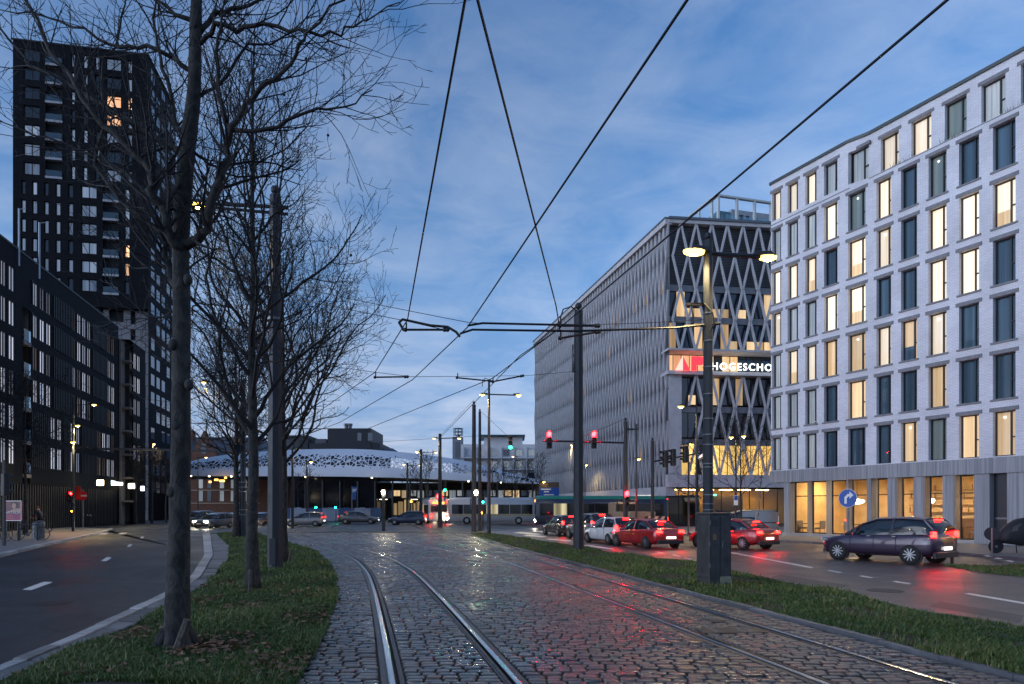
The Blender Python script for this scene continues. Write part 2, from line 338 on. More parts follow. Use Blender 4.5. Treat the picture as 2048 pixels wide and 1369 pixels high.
def track(p, lab):
    t = thing('tram_track', lab, 'tram track', (0, 0, 0))
    for s in (-1, 1):
        r = offs(p, 0.595*s)
        prof = [(-0.115,0.0,3),(-0.115,0.024,3),(-0.045,0.026,1),(-0.043,0.040,0),(-0.030,0.044,0),(0.014,0.045,0),(0.022,0.040,2),(0.023,0.004,2),(0.060,0.004,1),(0.062,0.036,1),(0.090,0.036,3),(0.092,0.024,3),(0.115,0.020,3),(0.115,0.0,3)]
        if s > 0: prof = [(-a, z, None) for a, z, _ in prof[::-1]]; 
        if s > 0:
            ms = [3,3,3,1,1,2,2,0,0,0,1,3,3,3]; prof = [(a, z, ms[i]) for i, (a, z, _) in enumerate(prof)]
        mb = MB(); sweep(mb, r, prof); ob = mb.build('rail', [STEEL, RUST, GROOVE, RAILCONC], t)
        for f in ob.data.polygons: f.use_smooth = False
        RAILS.append(r)
    return t
track(trackA, 'pair of polished grooved rails curving away to the left in the setts')
track(trackB, 'straight pair of tram rails along the right side by the grass strip')
track(trackC, 'branch rails crossing the setts from the right track to the far junction')
rail_fx = []
for r in RAILS:
    yy, xx = r[:, 1], r[:, 0]; rail_fx.append((yy.min(), yy.max(), (lambda q, yy=yy, xx=xx: np.interp(q, yy, xx))))

# ---- setts: every stone has its own outline, tilt and height
def sett_mat(name, parts):
    m, t, n, l, o = nmat(name); p = n.new('ShaderNodeBsdfPrincipled'); l.new(p.outputs[0], o.inputs[0])
    if parts: src = n.new('ShaderNodeObjectInfo').outputs['Random']
    else:
        a = n.new('ShaderNodeAttribute'); a.attribute_name = 'tone'; src = a.outputs['Fac']
    cr = n.new('ShaderNodeValToRGB'); e = cr.color_ramp.elements
    cols = [(0.0,(0.030,0.030,0.032)),(0.2,(0.066,0.064,0.062)),(0.45,(0.098,0.089,0.078)),(0.65,(0.114,0.090,0.071)),(0.82,(0.135,0.093,0.074)),(1.0,(0.145,0.080,0.066))]
    e[0].position = 0; e[0].color = (*cols[0][1], 1); e[1].position = 1; e[1].color = (*cols[-1][1], 1)
    for q, c in cols[1:-1]:
        k = e.new(q); k.color = (*c, 1)
    l.new(src, cr.inputs[0])
    pos = n.new('ShaderNodeNewGeometry').outputs['Position']
    z = n.new('ShaderNodeTexNoise'); z.inputs['Scale'].default_value = 22; z.inputs['Detail'].default_value = 5; l.new(pos, z.inputs['Vector'])
    mr = n.new('ShaderNodeMapRange'); mr.inputs[1].default_value = .3; mr.inputs[2].default_value = .7; mr.inputs[3].default_value = .7; mr.inputs[4].default_value = 1.3; l.new(z.outputs[0], mr.inputs[0])
    sc = n.new('ShaderNodeVectorMath'); sc.operation = 'SCALE'; l.new(cr.outputs[0], sc.inputs[0]); l.new(mr.outputs[0], sc.inputs['Scale']); l.new(sc.outputs[0], p.inputs['Base Color'])
    z3 = n.new('ShaderNodeTexNoise'); z3.inputs['Scale'].default_value = 0.7; z3.inputs['Detail'].default_value = 3; l.new(pos, z3.inputs['Vector'])   # damp and drier patches
    m3 = n.new('ShaderNodeMapRange'); m3.inputs[1].default_value = .35; m3.inputs[2].default_value = .65; m3.inputs[3].default_value = .17; m3.inputs[4].default_value = .44; l.new(z3.outputs[0], m3.inputs[0])
    l.new(m3.outputs[0], p.inputs['Roughness']); p.inputs['Specular IOR Level'].default_value = 0.65
    z2 = n.new('ShaderNodeTexNoise'); z2.inputs['Scale'].default_value = 45; z2.inputs['Detail'].default_value = 3; l.new(pos, z2.inputs['Vector'])
    b = n.new('ShaderNodeBump'); b.inputs['Strength'].default_value = .35; b.inputs['Distance'].default_value = .01; l.new(z2.outputs[0], b.inputs['Height']); l.new(b.outputs[0], p.inputs['Normal'])
    return m
SETT = sett_mat('sett_stone', False); SETTP = sett_mat('sett_stone_near', True)
ANG = np.radians([22, 68, 112, 158, 202, 248, 292, 338])
def sett_shape(rng):                    # unit outline, 8 corners, in -0.5..0.5
    c = 0.5+rng.uniform(-0.03, 0.0, 8)
    ex = rng.uniform(0.30, 0.44, 4); ey = rng.uniform(0.22, 0.42, 4)
    P = np.array([[.5,ey[0]],[ex[0],.5],[-ex[1],.5],[-.5,ey[1]],[-.5,-ey[2]],[-ex[2],-.5],[ex[3],-.5],[.5,-ey[3]]]) * (c[:, None]*2)
    return P
stones = []
y = 5.9
while y < 47:
    dpt = RNG.uniform(0.112, 0.142)*(1.0 if y < 33 else 1.4); yc = y+dpt/2
    xl, xr = float(fl1(yc))+RNG.uniform(-0.12, 0.06), float(fbR(yc))-0.10
    cuts = []
    for a, b, fx in rail_fx:
        if a < yc < b:
            c = float(fx(yc)); s = abs(float(fx(yc+.3))-float(fx(yc-.3)))/0.6; hw = 0.118*math.sqrt(1+s*s)+0.5*dpt*s*0.6
            cuts.append((c-hw, c+hw))
    cuts.sort(); segs = []; x = xl
    for a, b in cuts:
        if a > x: segs.append((x, min(a, xr)))
        x = max(x, b)
    if x < xr: segs.append((x, xr))
    wid = 1.0 if y < 33 else 1.4
    for a, b in segs:
        if b-a < 0.05: continue
        x = a
        while x < b-0.03:
            wd = RNG.uniform(0.145, 0.235)*wid
            if b-x-wd < 0.09: wd = b-x
            stones.append((x+wd/2, yc+0.02*math.sin(x*1.7+yc)+0.012*math.sin(x*5.1), wd, dpt)); x += wd
    y += dpt
S = np.array(stones)
Dp = S[:, 1]; px = CX+S[:, 0]/Dp*F; py = HY+CH/Dp*F
vis = (py < 1372) & (px > -10) & (px < 2058)
S = S[(px > -120) & (px < 2170)]; Dp = S[:, 1]; px = CX+S[:, 0]/Dp*F; py = HY+CH/Dp*F
inside = (py < 1366) & (px > 5) & (px < 2043)
score = np.where(inside, S[:, 2]*S[:, 3]/Dp**3, 0); order = np.argsort(-score); near = order[:290]; rest = np.setdiff1d(np.arange(len(S)), near)
def sett_verts(P, wd, dp, rng, z=0.0):
    g = 0.017; top = 0.034+rng.normal(0, 0.005)-(0.012 if rng.uniform() < .04 else 0); ax, ay = rng.normal(0, 0.018), rng.normal(0, 0.022)
    B = P*np.array([wd-g, dp-g]); T = P*np.array([max(wd-g-0.012, .02), max(dp-g-0.012, .02)]); C = P*np.array([max(wd-g-0.035, .015), max(dp-g-0.032, .012)])
    zt = lambda q: top+q[:, 0]*ax+q[:, 1]*ay
    return np.concatenate([np.c_[B, np.full(8, 0.0)], np.c_[B, zt(B)-0.011], np.c_[T, zt(T)-0.003], np.c_[C, zt(C)]])
SF = []
for k in (0, 8, 16):
    for i in range(8): j = (i+1) % 8; SF.append((k+i, k+j, k+8+j, k+8+i))
SF.append(tuple(range(24, 32)))
protos = []
for k in range(16):
    P = sett_shape(RNG); v = sett_verts(P, 0.185, 0.127, RNG); me = bpy.data.meshes.new('sett'); me.from_pydata(v.tolist(), [], SF); me.materials.append(SETTP)
    me.polygons.foreach_set('use_smooth', [False]*24+[False]); protos.append(me)
for i in near:
    x, y, wd, dp = S[i]; inst('sett', protos[RNG.integers(16)], bed, (x, y, 0.004), float(RNG.choice([0, math.pi])+RNG.normal(0, .015)), scale=(wd/0.185, dp/0.127, 1))
vv = []; tone = []
for i in rest:
    x, y, wd, dp = S[i]; v = sett_verts(sett_shape(RNG), wd, dp, RNG); v[:, 0] += x; v[:, 1] += y; v[:, 2] += 0.004; vv.append(v)
tn = np.clip(RNG.beta(2, 2, len(rest))*0.8+0.16*np.clip((S[rest, 0]-1)/3, -0.6, 1.0)+0.1, 0, 1)
V = np.concatenate(vv); nS = len(rest); me = bpy.data.meshes.new('far_setts')
base = (np.arange(nS)*32)[:, None]; q = np.array(SF[:24]); q8 = np.array(SF[24])
quads = (base[:, :, None]+q[None]).reshape(-1, 4); octs = (base+q8[None]).reshape(-1, 8)
me.vertices.add(len(V)); me.vertices.foreach_set('co', V.astype('f4').ravel())
me.loops.add(quads.size+octs.size); me.loops.foreach_set('vertex_index', np.concatenate([quads.ravel(), octs.ravel()]).astype('i4'))
nq, no = len(quads), len(octs); me.polygons.add(nq+no)
me.polygons.foreach_set('loop_start', np.concatenate([np.arange(nq)*4, nq*4+np.arange(no)*8]).astype('i4'))
me.polygons.foreach_set('loop_total', np.concatenate([np.full(nq, 4), np.full(no, 8)]).astype('i4'))
me.update(calc_edges=True); at = me.attributes.new('tone', 'FLOAT', 'POINT'); at.data.foreach_set('value', np.repeat(tn, 32).astype('f4')); me.materials.append(SETT)
kind(inst('sett_paving', me, bed), 'stuff')
# cover plates between the rails
PLATE = mat('cast_iron', (0.028, 0.028, 0.028), 0.45, 0.4, 0.3, 20, 0.4, 60); PAINTG = mat('worn_paint', (0.16, 0.16, 0.15), 0.7, 0, 0.4, 30)
def plate(px_, py_, wx, wy, lab, txt=None):
    c = G(px_, py_); t = thing('cover_plate', lab, 'cover plate', (c.x, c.y, 0.0), R(3))
    MB().bbox(-wx/2, wx/2, -wy/2, wy/2, 0.0, 0.047, 0.012).build('lid', PLATE, t)
    if txt:
        for k, ch in enumerate(txt): inst('painted_figure', (lambda m_: (m_.materials.append(PAINTG), m_)[1])(text_mesh(ch, 0.46, 0.001)), t, (-wx*0.40+k*wx*0.48, -0.165, 0.0495), 0)
plate(1462, 1267, 0.92, 0.44, 'dark cast-iron plate painted 10 between the right-hand rails', '10')
plate(1100, 1140, 0.95, 0.9, 'dark square cover plate further up between the right-hand rails')
plate(1432, 1248, 0.26, 0.22, 'small round-holed drain grate beside the right track')

# ---- kerbs and slabs, stone by stone
def run(f0, f1, y0, y1, step, z0, z1, m, name, parent, gap=0.012, jit=0.012, b=0.012):
    y = y0
    while y < y1:
        st = step*RNG.uniform(.92, 1.08)*(1 if y < 20 else 1.6); a, c = y+gap/2, y+st-gap/2
        P = [(float(f0(a)), a), (float(f1(a)), a), (float(f1(c)), c), (float(f0(c)), c)]
        cx_, cy_ = sum(p[0] for p in P)/4, sum(p[1] for p in P)/4
        mb = MB(); zt = z1+RNG.normal(0, jit*0.4); T = [((p[0]-cx_)*0.97, (p[1]-cy_)*0.985) for p in P]; B = [(p[0]-cx_, p[1]-cy_) for p in P]
        vs = [(*p, z0) for p in B]+[(*p, zt-b) for p in B]+[(*p, zt+RNG.normal(0, jit*.2)) for p in T]
        mb.add(vs, [(0,1,5,4),(1,2,6,5),(2,3,7,6),(3,0,4,7),(4,5,9,8),(5,6,10,9),(6,7,11,10),(7,4,8,11),(8,9,10,11)])
        ob = mb.build(name, m, parent); ob.location = (cx_, cy_, 0); y += st
vp = sheet('verge_base', [(float(fkL(y)), y) for y in YS]+[(float(fl0(y))+.1, y) for y in YS[::-1]], 0.0, 0.03, SOIL); vp.name = 'footpath'
run(lambda y: fkL(y), lambda y: fkL(y)+0.09+0.009*y, 4.5, 46, 0.75, 0.0, 0.085, KERB, 'kerbstone', vp)
run(lambda y: fkL(y)+0.11+0.009*y, lambda y: fl0(y)+0.02, 4.5, 44, 0.62, 0.0, 0.075, SLAB, 'slab', vp, gap=0.035, jit=0.02)
kr = kind(MB().box(0, .01, 0, .01, -.02, -.01).build('kerb', KERBD), 'structure')
run(lambda y: fbR(y)-0.02, lambda y: fbR(y)+0.10, 6.0, 46, 0.9, 0.0, 0.075, KERBD, 'kerbstone', kr, gap=0.008)
kg = kind(MB().box(0, .01, 0, .01, -.04, -.03).build('gutter', KERBD), 'structure')
run(lambda y: frR(y)-0.02, lambda y: frR(y)+0.34, 8.5, 44, 0.8, 0.0, 0.022, mat('gutter_slab', (0.11, 0.10, 0.10), 0.55, 0, 0.3, 5, 0.2, 40, obj=True), 'slab', kg, gap=0.01)
# pavement kerbs
pkl = ipoly([(-13, 0), (-15, 17), (-18.8, 25), (-21.6, 31), (-25, 39), (-30, 50), (-33, 55.6)])
kl = kind(MB().box(0, .01, 0, .01, -.06, -.05).build('kerb', KERB), 'structure')
run(lambda y: pkl(y)-0.02, lambda y: pkl(y)+0.30, 18, 55, 1.0, 0.0, 0.115, KERB, 'kerbstone', kl)
pkr = ipoly([(20, 0), (19, 12), (17.5, 20), (16.3, 28), (15, 33.2), (11.3, 42), (9.5, 62)])
kr2 = kind(MB().box(0, .01, 0, .01, -.08, -.07).build('kerb', KERBD), 'structure')
run(lambda y: pkr(y)-0.12, lambda y: pkr(y)+0.06, 16, 60, 1.0, 0.0, 0.112, KERBD, 'kerbstone', kr2)

# ---- road markings (thin painted sheets)
def mark(pxs, z=0.008):
    P = [tuple(G(x, y)) for x, y in pxs]; kind(MB().add([(p[0], p[1], z) for p in P], [tuple(range(len(P)))]).build('lane_marking', WHITEPAINT), 'structure')
for q in ([(44,1180.5),(62.5,1181.5),(106,1165.5),(87.5,1164.5)], [(201.5,1123),(212.5,1123.5),(223.5,1116),(214,1115)], [(253.5,1094.5),(260,1094.5),(265,1089.5),(259,1089)],
          [(280,1077.5),(286,1077.5),(288.5,1074),(283,1073.5)], [(197,1069.5),(212,1069.5),(217,1066.5),(204,1066.5)], [(236,1069),(250,1069),(256,1066),(243,1066)],
          [(1447,1104),(1449,1102.5),(1627,1135.5),(1623,1137.5)], [(1654,1142),(1660,1141),(1686,1146),(1679,1147)], [(1717,1153),(1724,1152),(1748,1156.5),(1741,1157.5)], [(1783,1164),(1791,1163),(1823,1168),(1816,1169.5)],
          [(1928,1188.5),(1939,1187.5),(2060,1208),(2056,1211)], [(1091,1079),(1099,1078),(1145,1082),(1140,1084)], [(1168,1091.5),(1176,1090.5),(1228,1098),(1222,1100)],
          [(1045,1072),(1056,1070),(1095,1073.5),(1085,1075)], [(1025,1066),(1040,1064.5),(1085,1069),(1071,1070.5)], [(1065,1063),(1077,1062),(1110,1065.5),(1100,1067)],
          [(1310,1105),(1316,1104),(1330,1107),(1325,1108)], [(1342,1110.5),(1347,1109.8),(1362,1113),(1357,1114)], [(1366,1117),(1371,1116),(1386,1119),(1381,1120)],
          [(1966,1118),(1974,1117),(1984,1119),(1977,1120)], [(1988,1123),(1996,1122),(2006,1124.5),(1999,1125.5)], [(2010,1128.5),(2018,1127.5),(2030,1130.5),(2022,1131.5)]):
    mark(q, 0.106 if q[0][0] > 1960 and q[0][1] < 1135 else 0.008)
# ---- grass
def hL(x, y): return 0.05+0.05*np.sin(np.clip((x-fl0(y))/np.maximum(fl1(y)-fl0(y), .1), 0, 1)*math.pi)+0.025*np.sin(x*2.3+1)*np.sin(y*1.7)
def hR(x, y): return 0.05+0.06*np.sin(np.clip((x-fbR(y))/np.maximum(frR(y)-fbR(y), .1), 0, 1)*math.pi)+0.03*np.sin(x*2.1)*np.sin(y*1.3+2)
def lawn(f0, f1, y0, y1, h):
    ys = np.linspace(y0, y1, 140); mb = MB(); nc = 14
    for y in ys:
        a, b = float(f0(y)), float(f1(y))
        for k in range(nc+1):
            x = a+(b-a)*k/nc; z = float(h(x, y)) if 0 < k < nc else 0.0; mb.v.append((x, y, z))
    for i in range(len(ys)-1):
        for k in range(nc):
            q = i*(nc+1)+k; mb.f.append((q, q+1, q+nc+2, q+nc+1)); mb.mi.append(0)
    return kind(mb.build('lawn', SOIL, smooth=True), 'structure')
lawn(lambda y: fl0(y), lambda y: fl1(y), 2, 48, hL); lawn(lambda y: fbR(y)+0.1, lambda y: frR(y), 2, 46, hR)
isl = ipoly(gp((2100,1160),(2048,1156),(1960,1146),(1880,1132))); isl1 = ipoly(gp((2100,1140),(2048,1133),(1960,1126),(1880,1131)))
def grass_mat(name, a, b, c):
    m, t, n, l, o = nmat(name); p = n.new('ShaderNodeBsdfPrincipled'); p.inputs['Roughness'].default_value = .55; l.new(p.outputs[0], o.inputs[0])
    at = n.new('ShaderNodeAttribute'); at.attribute_name = 'tone'; cr = n.new('ShaderNodeValToRGB'); e = cr.color_ramp.elements
    e[0].color = (*a, 1); e[1].color = (*c, 1); k = e.new(.55); k.color = (*b, 1); l.new(at.outputs['Fac'], cr.inputs[0]); l.new(cr.outputs[0], p.inputs['Base Color']); return m
GRASS = grass_mat('grass_blade', (0.016, 0.040, 0.007), (0.055, 0.115, 0.016), (0.19, 0.17, 0.06))
def patch(x, y): return 0.5+0.5*np.sin(x*1.9+0.6*y)*np.sin(y*1.3-x*.7+1.1)
def blades(name, f0, f1, y0, y1, n, h, edge=0.0, dry=0.12, bare=0.25):
    u = RNG.uniform(0, 1, n); y = 1/(1/y0+(1/y1-1/y0)*u)              # denser near the camera
    a, b = f0(y)-edge*RNG.uniform(0, 1, n)**2, f1(y)+edge*RNG.uniform(0, 1, n)**2
    x = a+(b-a)*RNG.uniform(0, 1, n)
    keep = RNG.uniform(0, 1, n) > np.where(patch(x*1.7, y*1.4) > 0.70, bare*2.2, np.where(patch(x*3.1+2, y*2.7) > .80, bare*1.6, 0.0)); x, y = x[keep], y[keep]; n = len(x)
    z = h(x, y)-0.01; pt = patch(x, y); L = (0.035+0.075*RNG.beta(1.6, 3.4, n))*(0.5+1.0*pt)*np.where(RNG.uniform(0, 1, n) < .03, 1.8, 1.0); wd = (0.0045+0.0035*RNG.uniform(0, 1, n))*np.maximum(1, y/9)
    an = RNG.uniform(0, 2*math.pi, n); ln = RNG.uniform(0.1, 0.9, n)*L; la = RNG.uniform(0, 2*math.pi, n)
    dx, dy = np.cos(an)*wd, np.sin(an)*wd; lx, ly = np.cos(la)*ln, np.sin(la)*ln
    V = np.zeros((n, 5, 3)); V[:, 0] = np.stack([x-dx, y-dy, z], 1); V[:, 1] = np.stack([x+dx, y+dy, z], 1)
    V[:, 2] = np.stack([x+dx*.7+lx*.35, y+dy*.7+ly*.35, z+L*.6], 1); V[:, 3] = np.stack([x-dx*.7+lx*.35, y-dy*.7+ly*.35, z+L*.6], 1); V[:, 4] = np.stack([x+lx, y+ly, z+L*RNG.uniform(.75, 1, n)], 1)
    me = bpy.data.meshes.new(name); me.vertices.add(n*5); me.vertices.foreach_set('co', V.reshape(-1).astype('f4'))
    bse = np.arange(n)[:, None]*5; q = bse+np.array([0,1,2,3]); t = bse+np.array([3,2,4]); me.loops.add(n*7)
    me.loops.foreach_set('vertex_index', np.concatenate([q.ravel(), t.ravel()]).astype('i4')); me.polygons.add(2*n)
    me.polygons.foreach_set('loop_start', np.concatenate([np.arange(n)*4, n*4+np.arange(n)*3]).astype('i4')); me.polygons.foreach_set('loop_total', np.concatenate([np.full(n, 4), np.full(n, 3)]).astype('i4'))
    me.update(calc_edges=True); tn = np.clip(0.25+0.4*pt+RNG.normal(0, .15, n)+(RNG.uniform(0, 1, n) < dry)*.5, 0, 1)
    at = me.attributes.new('tone', 'FLOAT', 'POINT'); at.data.foreach_set('value', np.repeat(tn, 5).astype('f4')); me.materials.append(GRASS); return inst('grass', me)
kind(blades('grass', fl0, fl1, 6.4, 46, 150000, hL, .04), 'stuff', 'short dark winter grass under the row of bare trees', 'grass')
kind(blades('grass', lambda y: fbR(y)+.1, frR, 6.9, 45, 120000, hR, .08, .22, .4), 'stuff', 'patchy green grass strip between the setts and the right road', 'grass')
y0_, y1_ = 16.9, 20.6
kind(blades('grass', isl, isl1, y0_, y1_, 9000, lambda x, y: 0.03+0*x, .0, .2), 'stuff', 'small grass island beside the right road', 'grass')
LEAF = mat('dead_leaf', (0.16, 0.085, 0.045), 0.6, 0, 0.6, 9, obj=False)
mb = MB(); n = 0
for _ in range(3600):
    y = 1/(1/6.6+(1/16-1/6.6)*RNG.uniform()); a, b = float(fl0(y)), float(fl1(y)); x = a+(b-a)*RNG.uniform()
    if patch(x*1.7, y*1.4) < 0.60 and RNG.uniform() > 0.16: continue
    z = float(hL(x, y))+RNG.uniform(.015, .05); s = RNG.uniform(.02, .06); M = Matrix.Translation((x, y, z)) @ Matrix.Rotation(RNG.uniform(0, 6.28), 4, 'Z') @ Matrix.Rotation(RNG.normal(0, .5), 4, 'X')
    vs = [M @ Vector(p) for p in ((-s,0,0),(-s*.3,-s*.55,s*.2),(s*.5,-s*.5,s*.1),(s,0,s*.25),(s*.4,s*.5,s*.1),(-s*.3,s*.55,s*.2),(0,0,-s*.05))]
    mb.add(vs, [(0,1,6),(1,2,6),(2,3,6),(3,4,6),(4,5,6),(5,0,6)])
kind(mb.build('fallen_leaves', LEAF), 'stuff', 'brown fallen leaves scattered in the grass by the near trunk', 'leaves')

PATCH = mat('asphalt_repair', (0.014, 0.015, 0.017), 0.55, 0, .35, 1.5, .35, 80); PATCH2 = mat('asphalt_repair_lamplit', (0.05, 0.047, 0.044), 0.5, 0, .35, 1.5, .35, 80)  # repair tone in a dim copy and a painted lamplit copy
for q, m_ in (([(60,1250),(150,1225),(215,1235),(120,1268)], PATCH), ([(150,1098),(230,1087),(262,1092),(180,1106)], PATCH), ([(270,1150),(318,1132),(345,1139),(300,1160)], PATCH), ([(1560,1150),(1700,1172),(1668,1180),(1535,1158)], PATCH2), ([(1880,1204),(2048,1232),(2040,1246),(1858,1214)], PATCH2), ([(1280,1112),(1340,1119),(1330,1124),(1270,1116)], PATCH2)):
    P = [tuple(G(x, y)) for x, y in q]; kind(MB().add([(p[0], p[1], .0062) for p in P], [(3,2,1,0)]).build('road_patch', m_), 'structure')
for px_, py_, lab in ((96, 1208, 'round iron manhole cover in the left road'), (1770, 1182, 'round iron manhole cover in the right road')):
    c = G(px_, py_); o = thing('manhole_cover', lab, 'manhole cover', (c.x, c.y, 0)); MB().lathe([(.36, .003), (.36, .009), (.31, .011), (.30, .009)], 24).build('lid', PLATE, o)
# ================================================================== buildings
def frame(a, b):                       # facade frame: x along the facade, y inward, z up
    d = Vector((b[0]-a[0], b[1]-a[1])); return math.atan2(d.y, d.x), d.length
def ray_u(px_, a, b):                  # where a photo column meets the facade line, in metres from a
    k = (px_-CX)/F; dx_, dy_ = b[0]-a[0], b[1]-a[1]; L = math.hypot(dx_, dy_)
    return (k*a[1]-a[0])/(dx_-k*dy_)*L
def wall(mb, x0, x1, z0, z1, ops, t=0.25, y=0.0):       # wall face with real openings and reveals
    xs = sorted({x0, x1, *[v for o in ops for v in (o[0], o[1]) if x0 < v < x1]}); zs = sorted({z0, z1, *[v for o in ops for v in (o[2], o[3]) if z0 < v < z1]})
    for i in range(len(zs)-1):
        za, zb = zs[i], zs[i+1]; st = None
        for j in range(len(xs)):
            solid = j < len(xs)-1 and not any(o[0]-1e-6 <= xs[j] and xs[j+1] <= o[1]+1e-6 and o[2]-1e-6 <= za and zb <= o[3]+1e-6 for o in ops)
            if solid and st is None: st = xs[j]
            if not solid and st is not None: mb.quad((st, y, za), (xs[j], y, za), (xs[j], y, zb), (st, y, zb)); st = None
    for a, b, c, d in ops:
        mb.quad((a, y, c), (a, y, d), (a, y+t, d), (a, y+t, c)); mb.quad((b, y, c), (b, y+t, c), (b, y+t, d), (b, y, d))
        mb.quad((a, y, c), (a, y+t, c), (b, y+t, c), (b, y, c)); mb.quad((a, y, d), (b, y, d), (b, y+t, d), (a, y+t, d))
WB = brick('white_brick', (0.78, 0.77, 0.79), (0.68, 0.67, 0.70), (0.55, 0.54, 0.57), 0.24, 0.07, 0.8, 0.010, 0.5)
RIB = stripes('ribbed_concrete', (0.20, 0.205, 0.22), (0.36, 0.36, 0.37), 11.0, 0.75, 1.0)
LINT = mat('lintel_concrete', (0.20, 0.20, 0.21), 0.7, 0, 0.25, 5, 0.3, 40, coord='Object')
FRAME = mat('dark_frame', (0.022, 0.025, 0.028), 0.4, 0.3, 0)
CUR_W = stripes('lit_curtain', (0.80, 0.60, 0.37), (1.0, 0.87, 0.68), 4.5, 0.8, 0.3, noise=.75, emis=0.30)
CUR_T = stripes('lit_tan_curtain', (0.66, 0.42, 0.20), (0.95, 0.68, 0.38), 5.0, 0.8, 0.3, emis=0.22)
CUR_B = stripes('blue_glow_curtain', (0.012, 0.032, 0.055), (0.075, 0.14, 0.20), 2.6, 0.8, 0.2, emis=0.05)  # blue of reflected sky put into the colour, plus a faint glow
CUR_G = stripes('grey_green_blind', (0.13, 0.17, 0.16), (0.26, 0.31, 0.29), 3.0, 0.8, 0.1, emis=0.10)
CUR_P = stripes('pale_net_curtain', (0.30, 0.35, 0.38), (0.62, 0.64, 0.62), 12.0, 0.8, 0.3, emis=0.10)
GLOBE2 = emit('room_lamp', (1.0, .9, .7), 3.0)
DARKROOM = mat('dark_room', (0.012, 0.014, 0.018), 0.9, 0, 0.2)
def window(parent, x0, x1, z0, z1, cur, yf=0.2, fw=0.05, mull=0.7, bar=0.42, cache={}, cdrop=0.0, tilt=False):
    wd, h = round(x1-x0, 3), round(z1-z0, 3); key = (wd, h, fw, mull, bar)
    if key not in cache:
        m = MB(); m.box(0, wd, 0, .07, 0, fw); m.box(0, wd, 0, .07, h-fw, h); m.box(0, fw, 0, .07, fw, h-fw); m.box(wd-fw, wd, 0, .07, fw, h-fw)
        if mull: m.box(wd*mull-fw*.6, wd*mull+fw*.6, -.012, .07, fw, h-fw)
        if bar and mull: m.box(wd*mull+fw*.6, wd-fw, -.01, .07, h*bar-fw*.5, h*bar+fw*.5)
        g = MB().quad((fw, .045, fw), (wd-fw, .045, fw), (wd-fw, .045, h-fw), (fw, .045, h-fw))
        c = MB(); nseg = max(6, int(wd*14))
        for k in range(nseg):
            a_, b_ = wd*k/nseg, wd*(k+1)/nseg; ya, yb = .085+.012*math.sin(k*2.1), .085+.012*math.sin((k+1)*2.1); c.quad((a_, ya, 0), (b_, yb, 0), (b_, yb, h), (a_, ya, h))
        cache[key] = (m.mesh('window', FRAME), g.mesh('pane', GLASS), c, {})
    fm_, gm_, cm_, cc_ = cache[key]
    if cur.name not in cc_: cc_[cur.name] = cm_.mesh('curtain', cur)
    o = inst('window', fm_, parent, (x0, yf, z0)); inst('pane', gm_, o)
    inst('curtain', cc_[cur.name], o)
    return o
# ---------------------------------------------------------------- white brick block on the right
A, B = (16.2, 42.7), (26.6, 21.2); ang, LEN = frame(A, B)
U = lambda p: ray_u(p, A, B)
def UI(p, y):                          # the same column where it meets a plane set back by y
    d = Vector((B[0]-A[0], B[1]-A[1])).normalized(); n_ = Vector((-d.y, d.x))*y; return ray_u(p, (A[0]+n_.x, A[1]+n_.y), (B[0]+n_.x, B[1]+n_.y))
wb = thing('white_brick_building', 'white brick apartment block with rows of tall windows, many lit, right', 'building', (*A, 0), ang)
cols = [(1547,1562),(1578,1596),(1613.5,1633),(1651,1675),(1699,1731),(1756,1782),(1805,1834),(1860,1893),(1921,1958),(1989,2031),(2066,2114)]
ops = []; rowz = [4.10+2.585*k for k in range(6)]; H_ = 2.02
for a, b in cols:
    for z in rowz: ops.append((UI(a, .12), U(b), z, z+H_))
ZT = 19.42
mb = MB(); wall(mb, 0, LEN, 4.05, ZT, ops, 0.26)
mb.quad((0, 0, 4.05), (0, 0, ZT), (0.2, 9, ZT), (0.2, 9, 4.05)); mb.quad((LEN, 0, 4.05), (LEN, 9, 4.05), (LEN, 9, ZT), (LEN, 0, ZT))
mb.build('wall', WB, wb)
# top storey: flush at the left, swinging back behind a planted ledge to the right
TZ0, TZ1 = ZT, 21.95
tcols = [(1547,1562),(1578,1596),(1613.5,1633),(1651,1675),(1699,1731),(1757,1790),(1818,1855),(1885,1925.5),(1958,2003),(2037,2085)]
ux = U(1738); sb = 0.30
def yset(u): t_ = min(max((u-U(1690))/(ux-U(1690)), 0), 1); return sb*(3*t_*t_-2*t_**3)
topops = [(UI(a, .12), U(b), TZ0+.22, TZ0+1.98) for a, b in tcols]
mb = MB(); xs = sorted(set([0, LEN]+[v for o in topops for v in o[:2]]+list(np.linspace(U(1682), U(1745), 14))))
for i in range(len(xs)-1):
    a, b = xs[i], xs[i+1]; ya, yb = yset(a), yset(b); op = [o for o in topops if o[0]-1e-6 <= a and b <= o[1]+1e-6]
    for za, zb in ([(TZ0, TZ1)] if not op else [(TZ0, op[0][2]), (op[0][3], TZ1)]): mb.quad((a, ya, za), (b, yb, za), (b, yb, zb), (a, ya, zb))
for a, b, c, d in topops:
    y_ = yset(a); y2 = yset(b)
    mb.quad((a, y_, c), (a, y_, d), (a, y_+.26, d), (a, y_+.26, c)); mb.quad((b, y2, c), (b, y2+.26, c), (b, y2+.26, d), (b, y2, d)); mb.quad((a, y_, c), (a, y_+.26, c), (b, y2+.26, c), (b, y2, c)); mb.quad((a, y_, d), (b, y2, d), (b, y2+.26, d), (a, y_+.26, d))
mb.quad((0, 0, TZ0), (0, 0, TZ1), (0.2, 9, TZ1), (0.2, 9, TZ0))
mb.build('top_storey_wall', WB, wb)
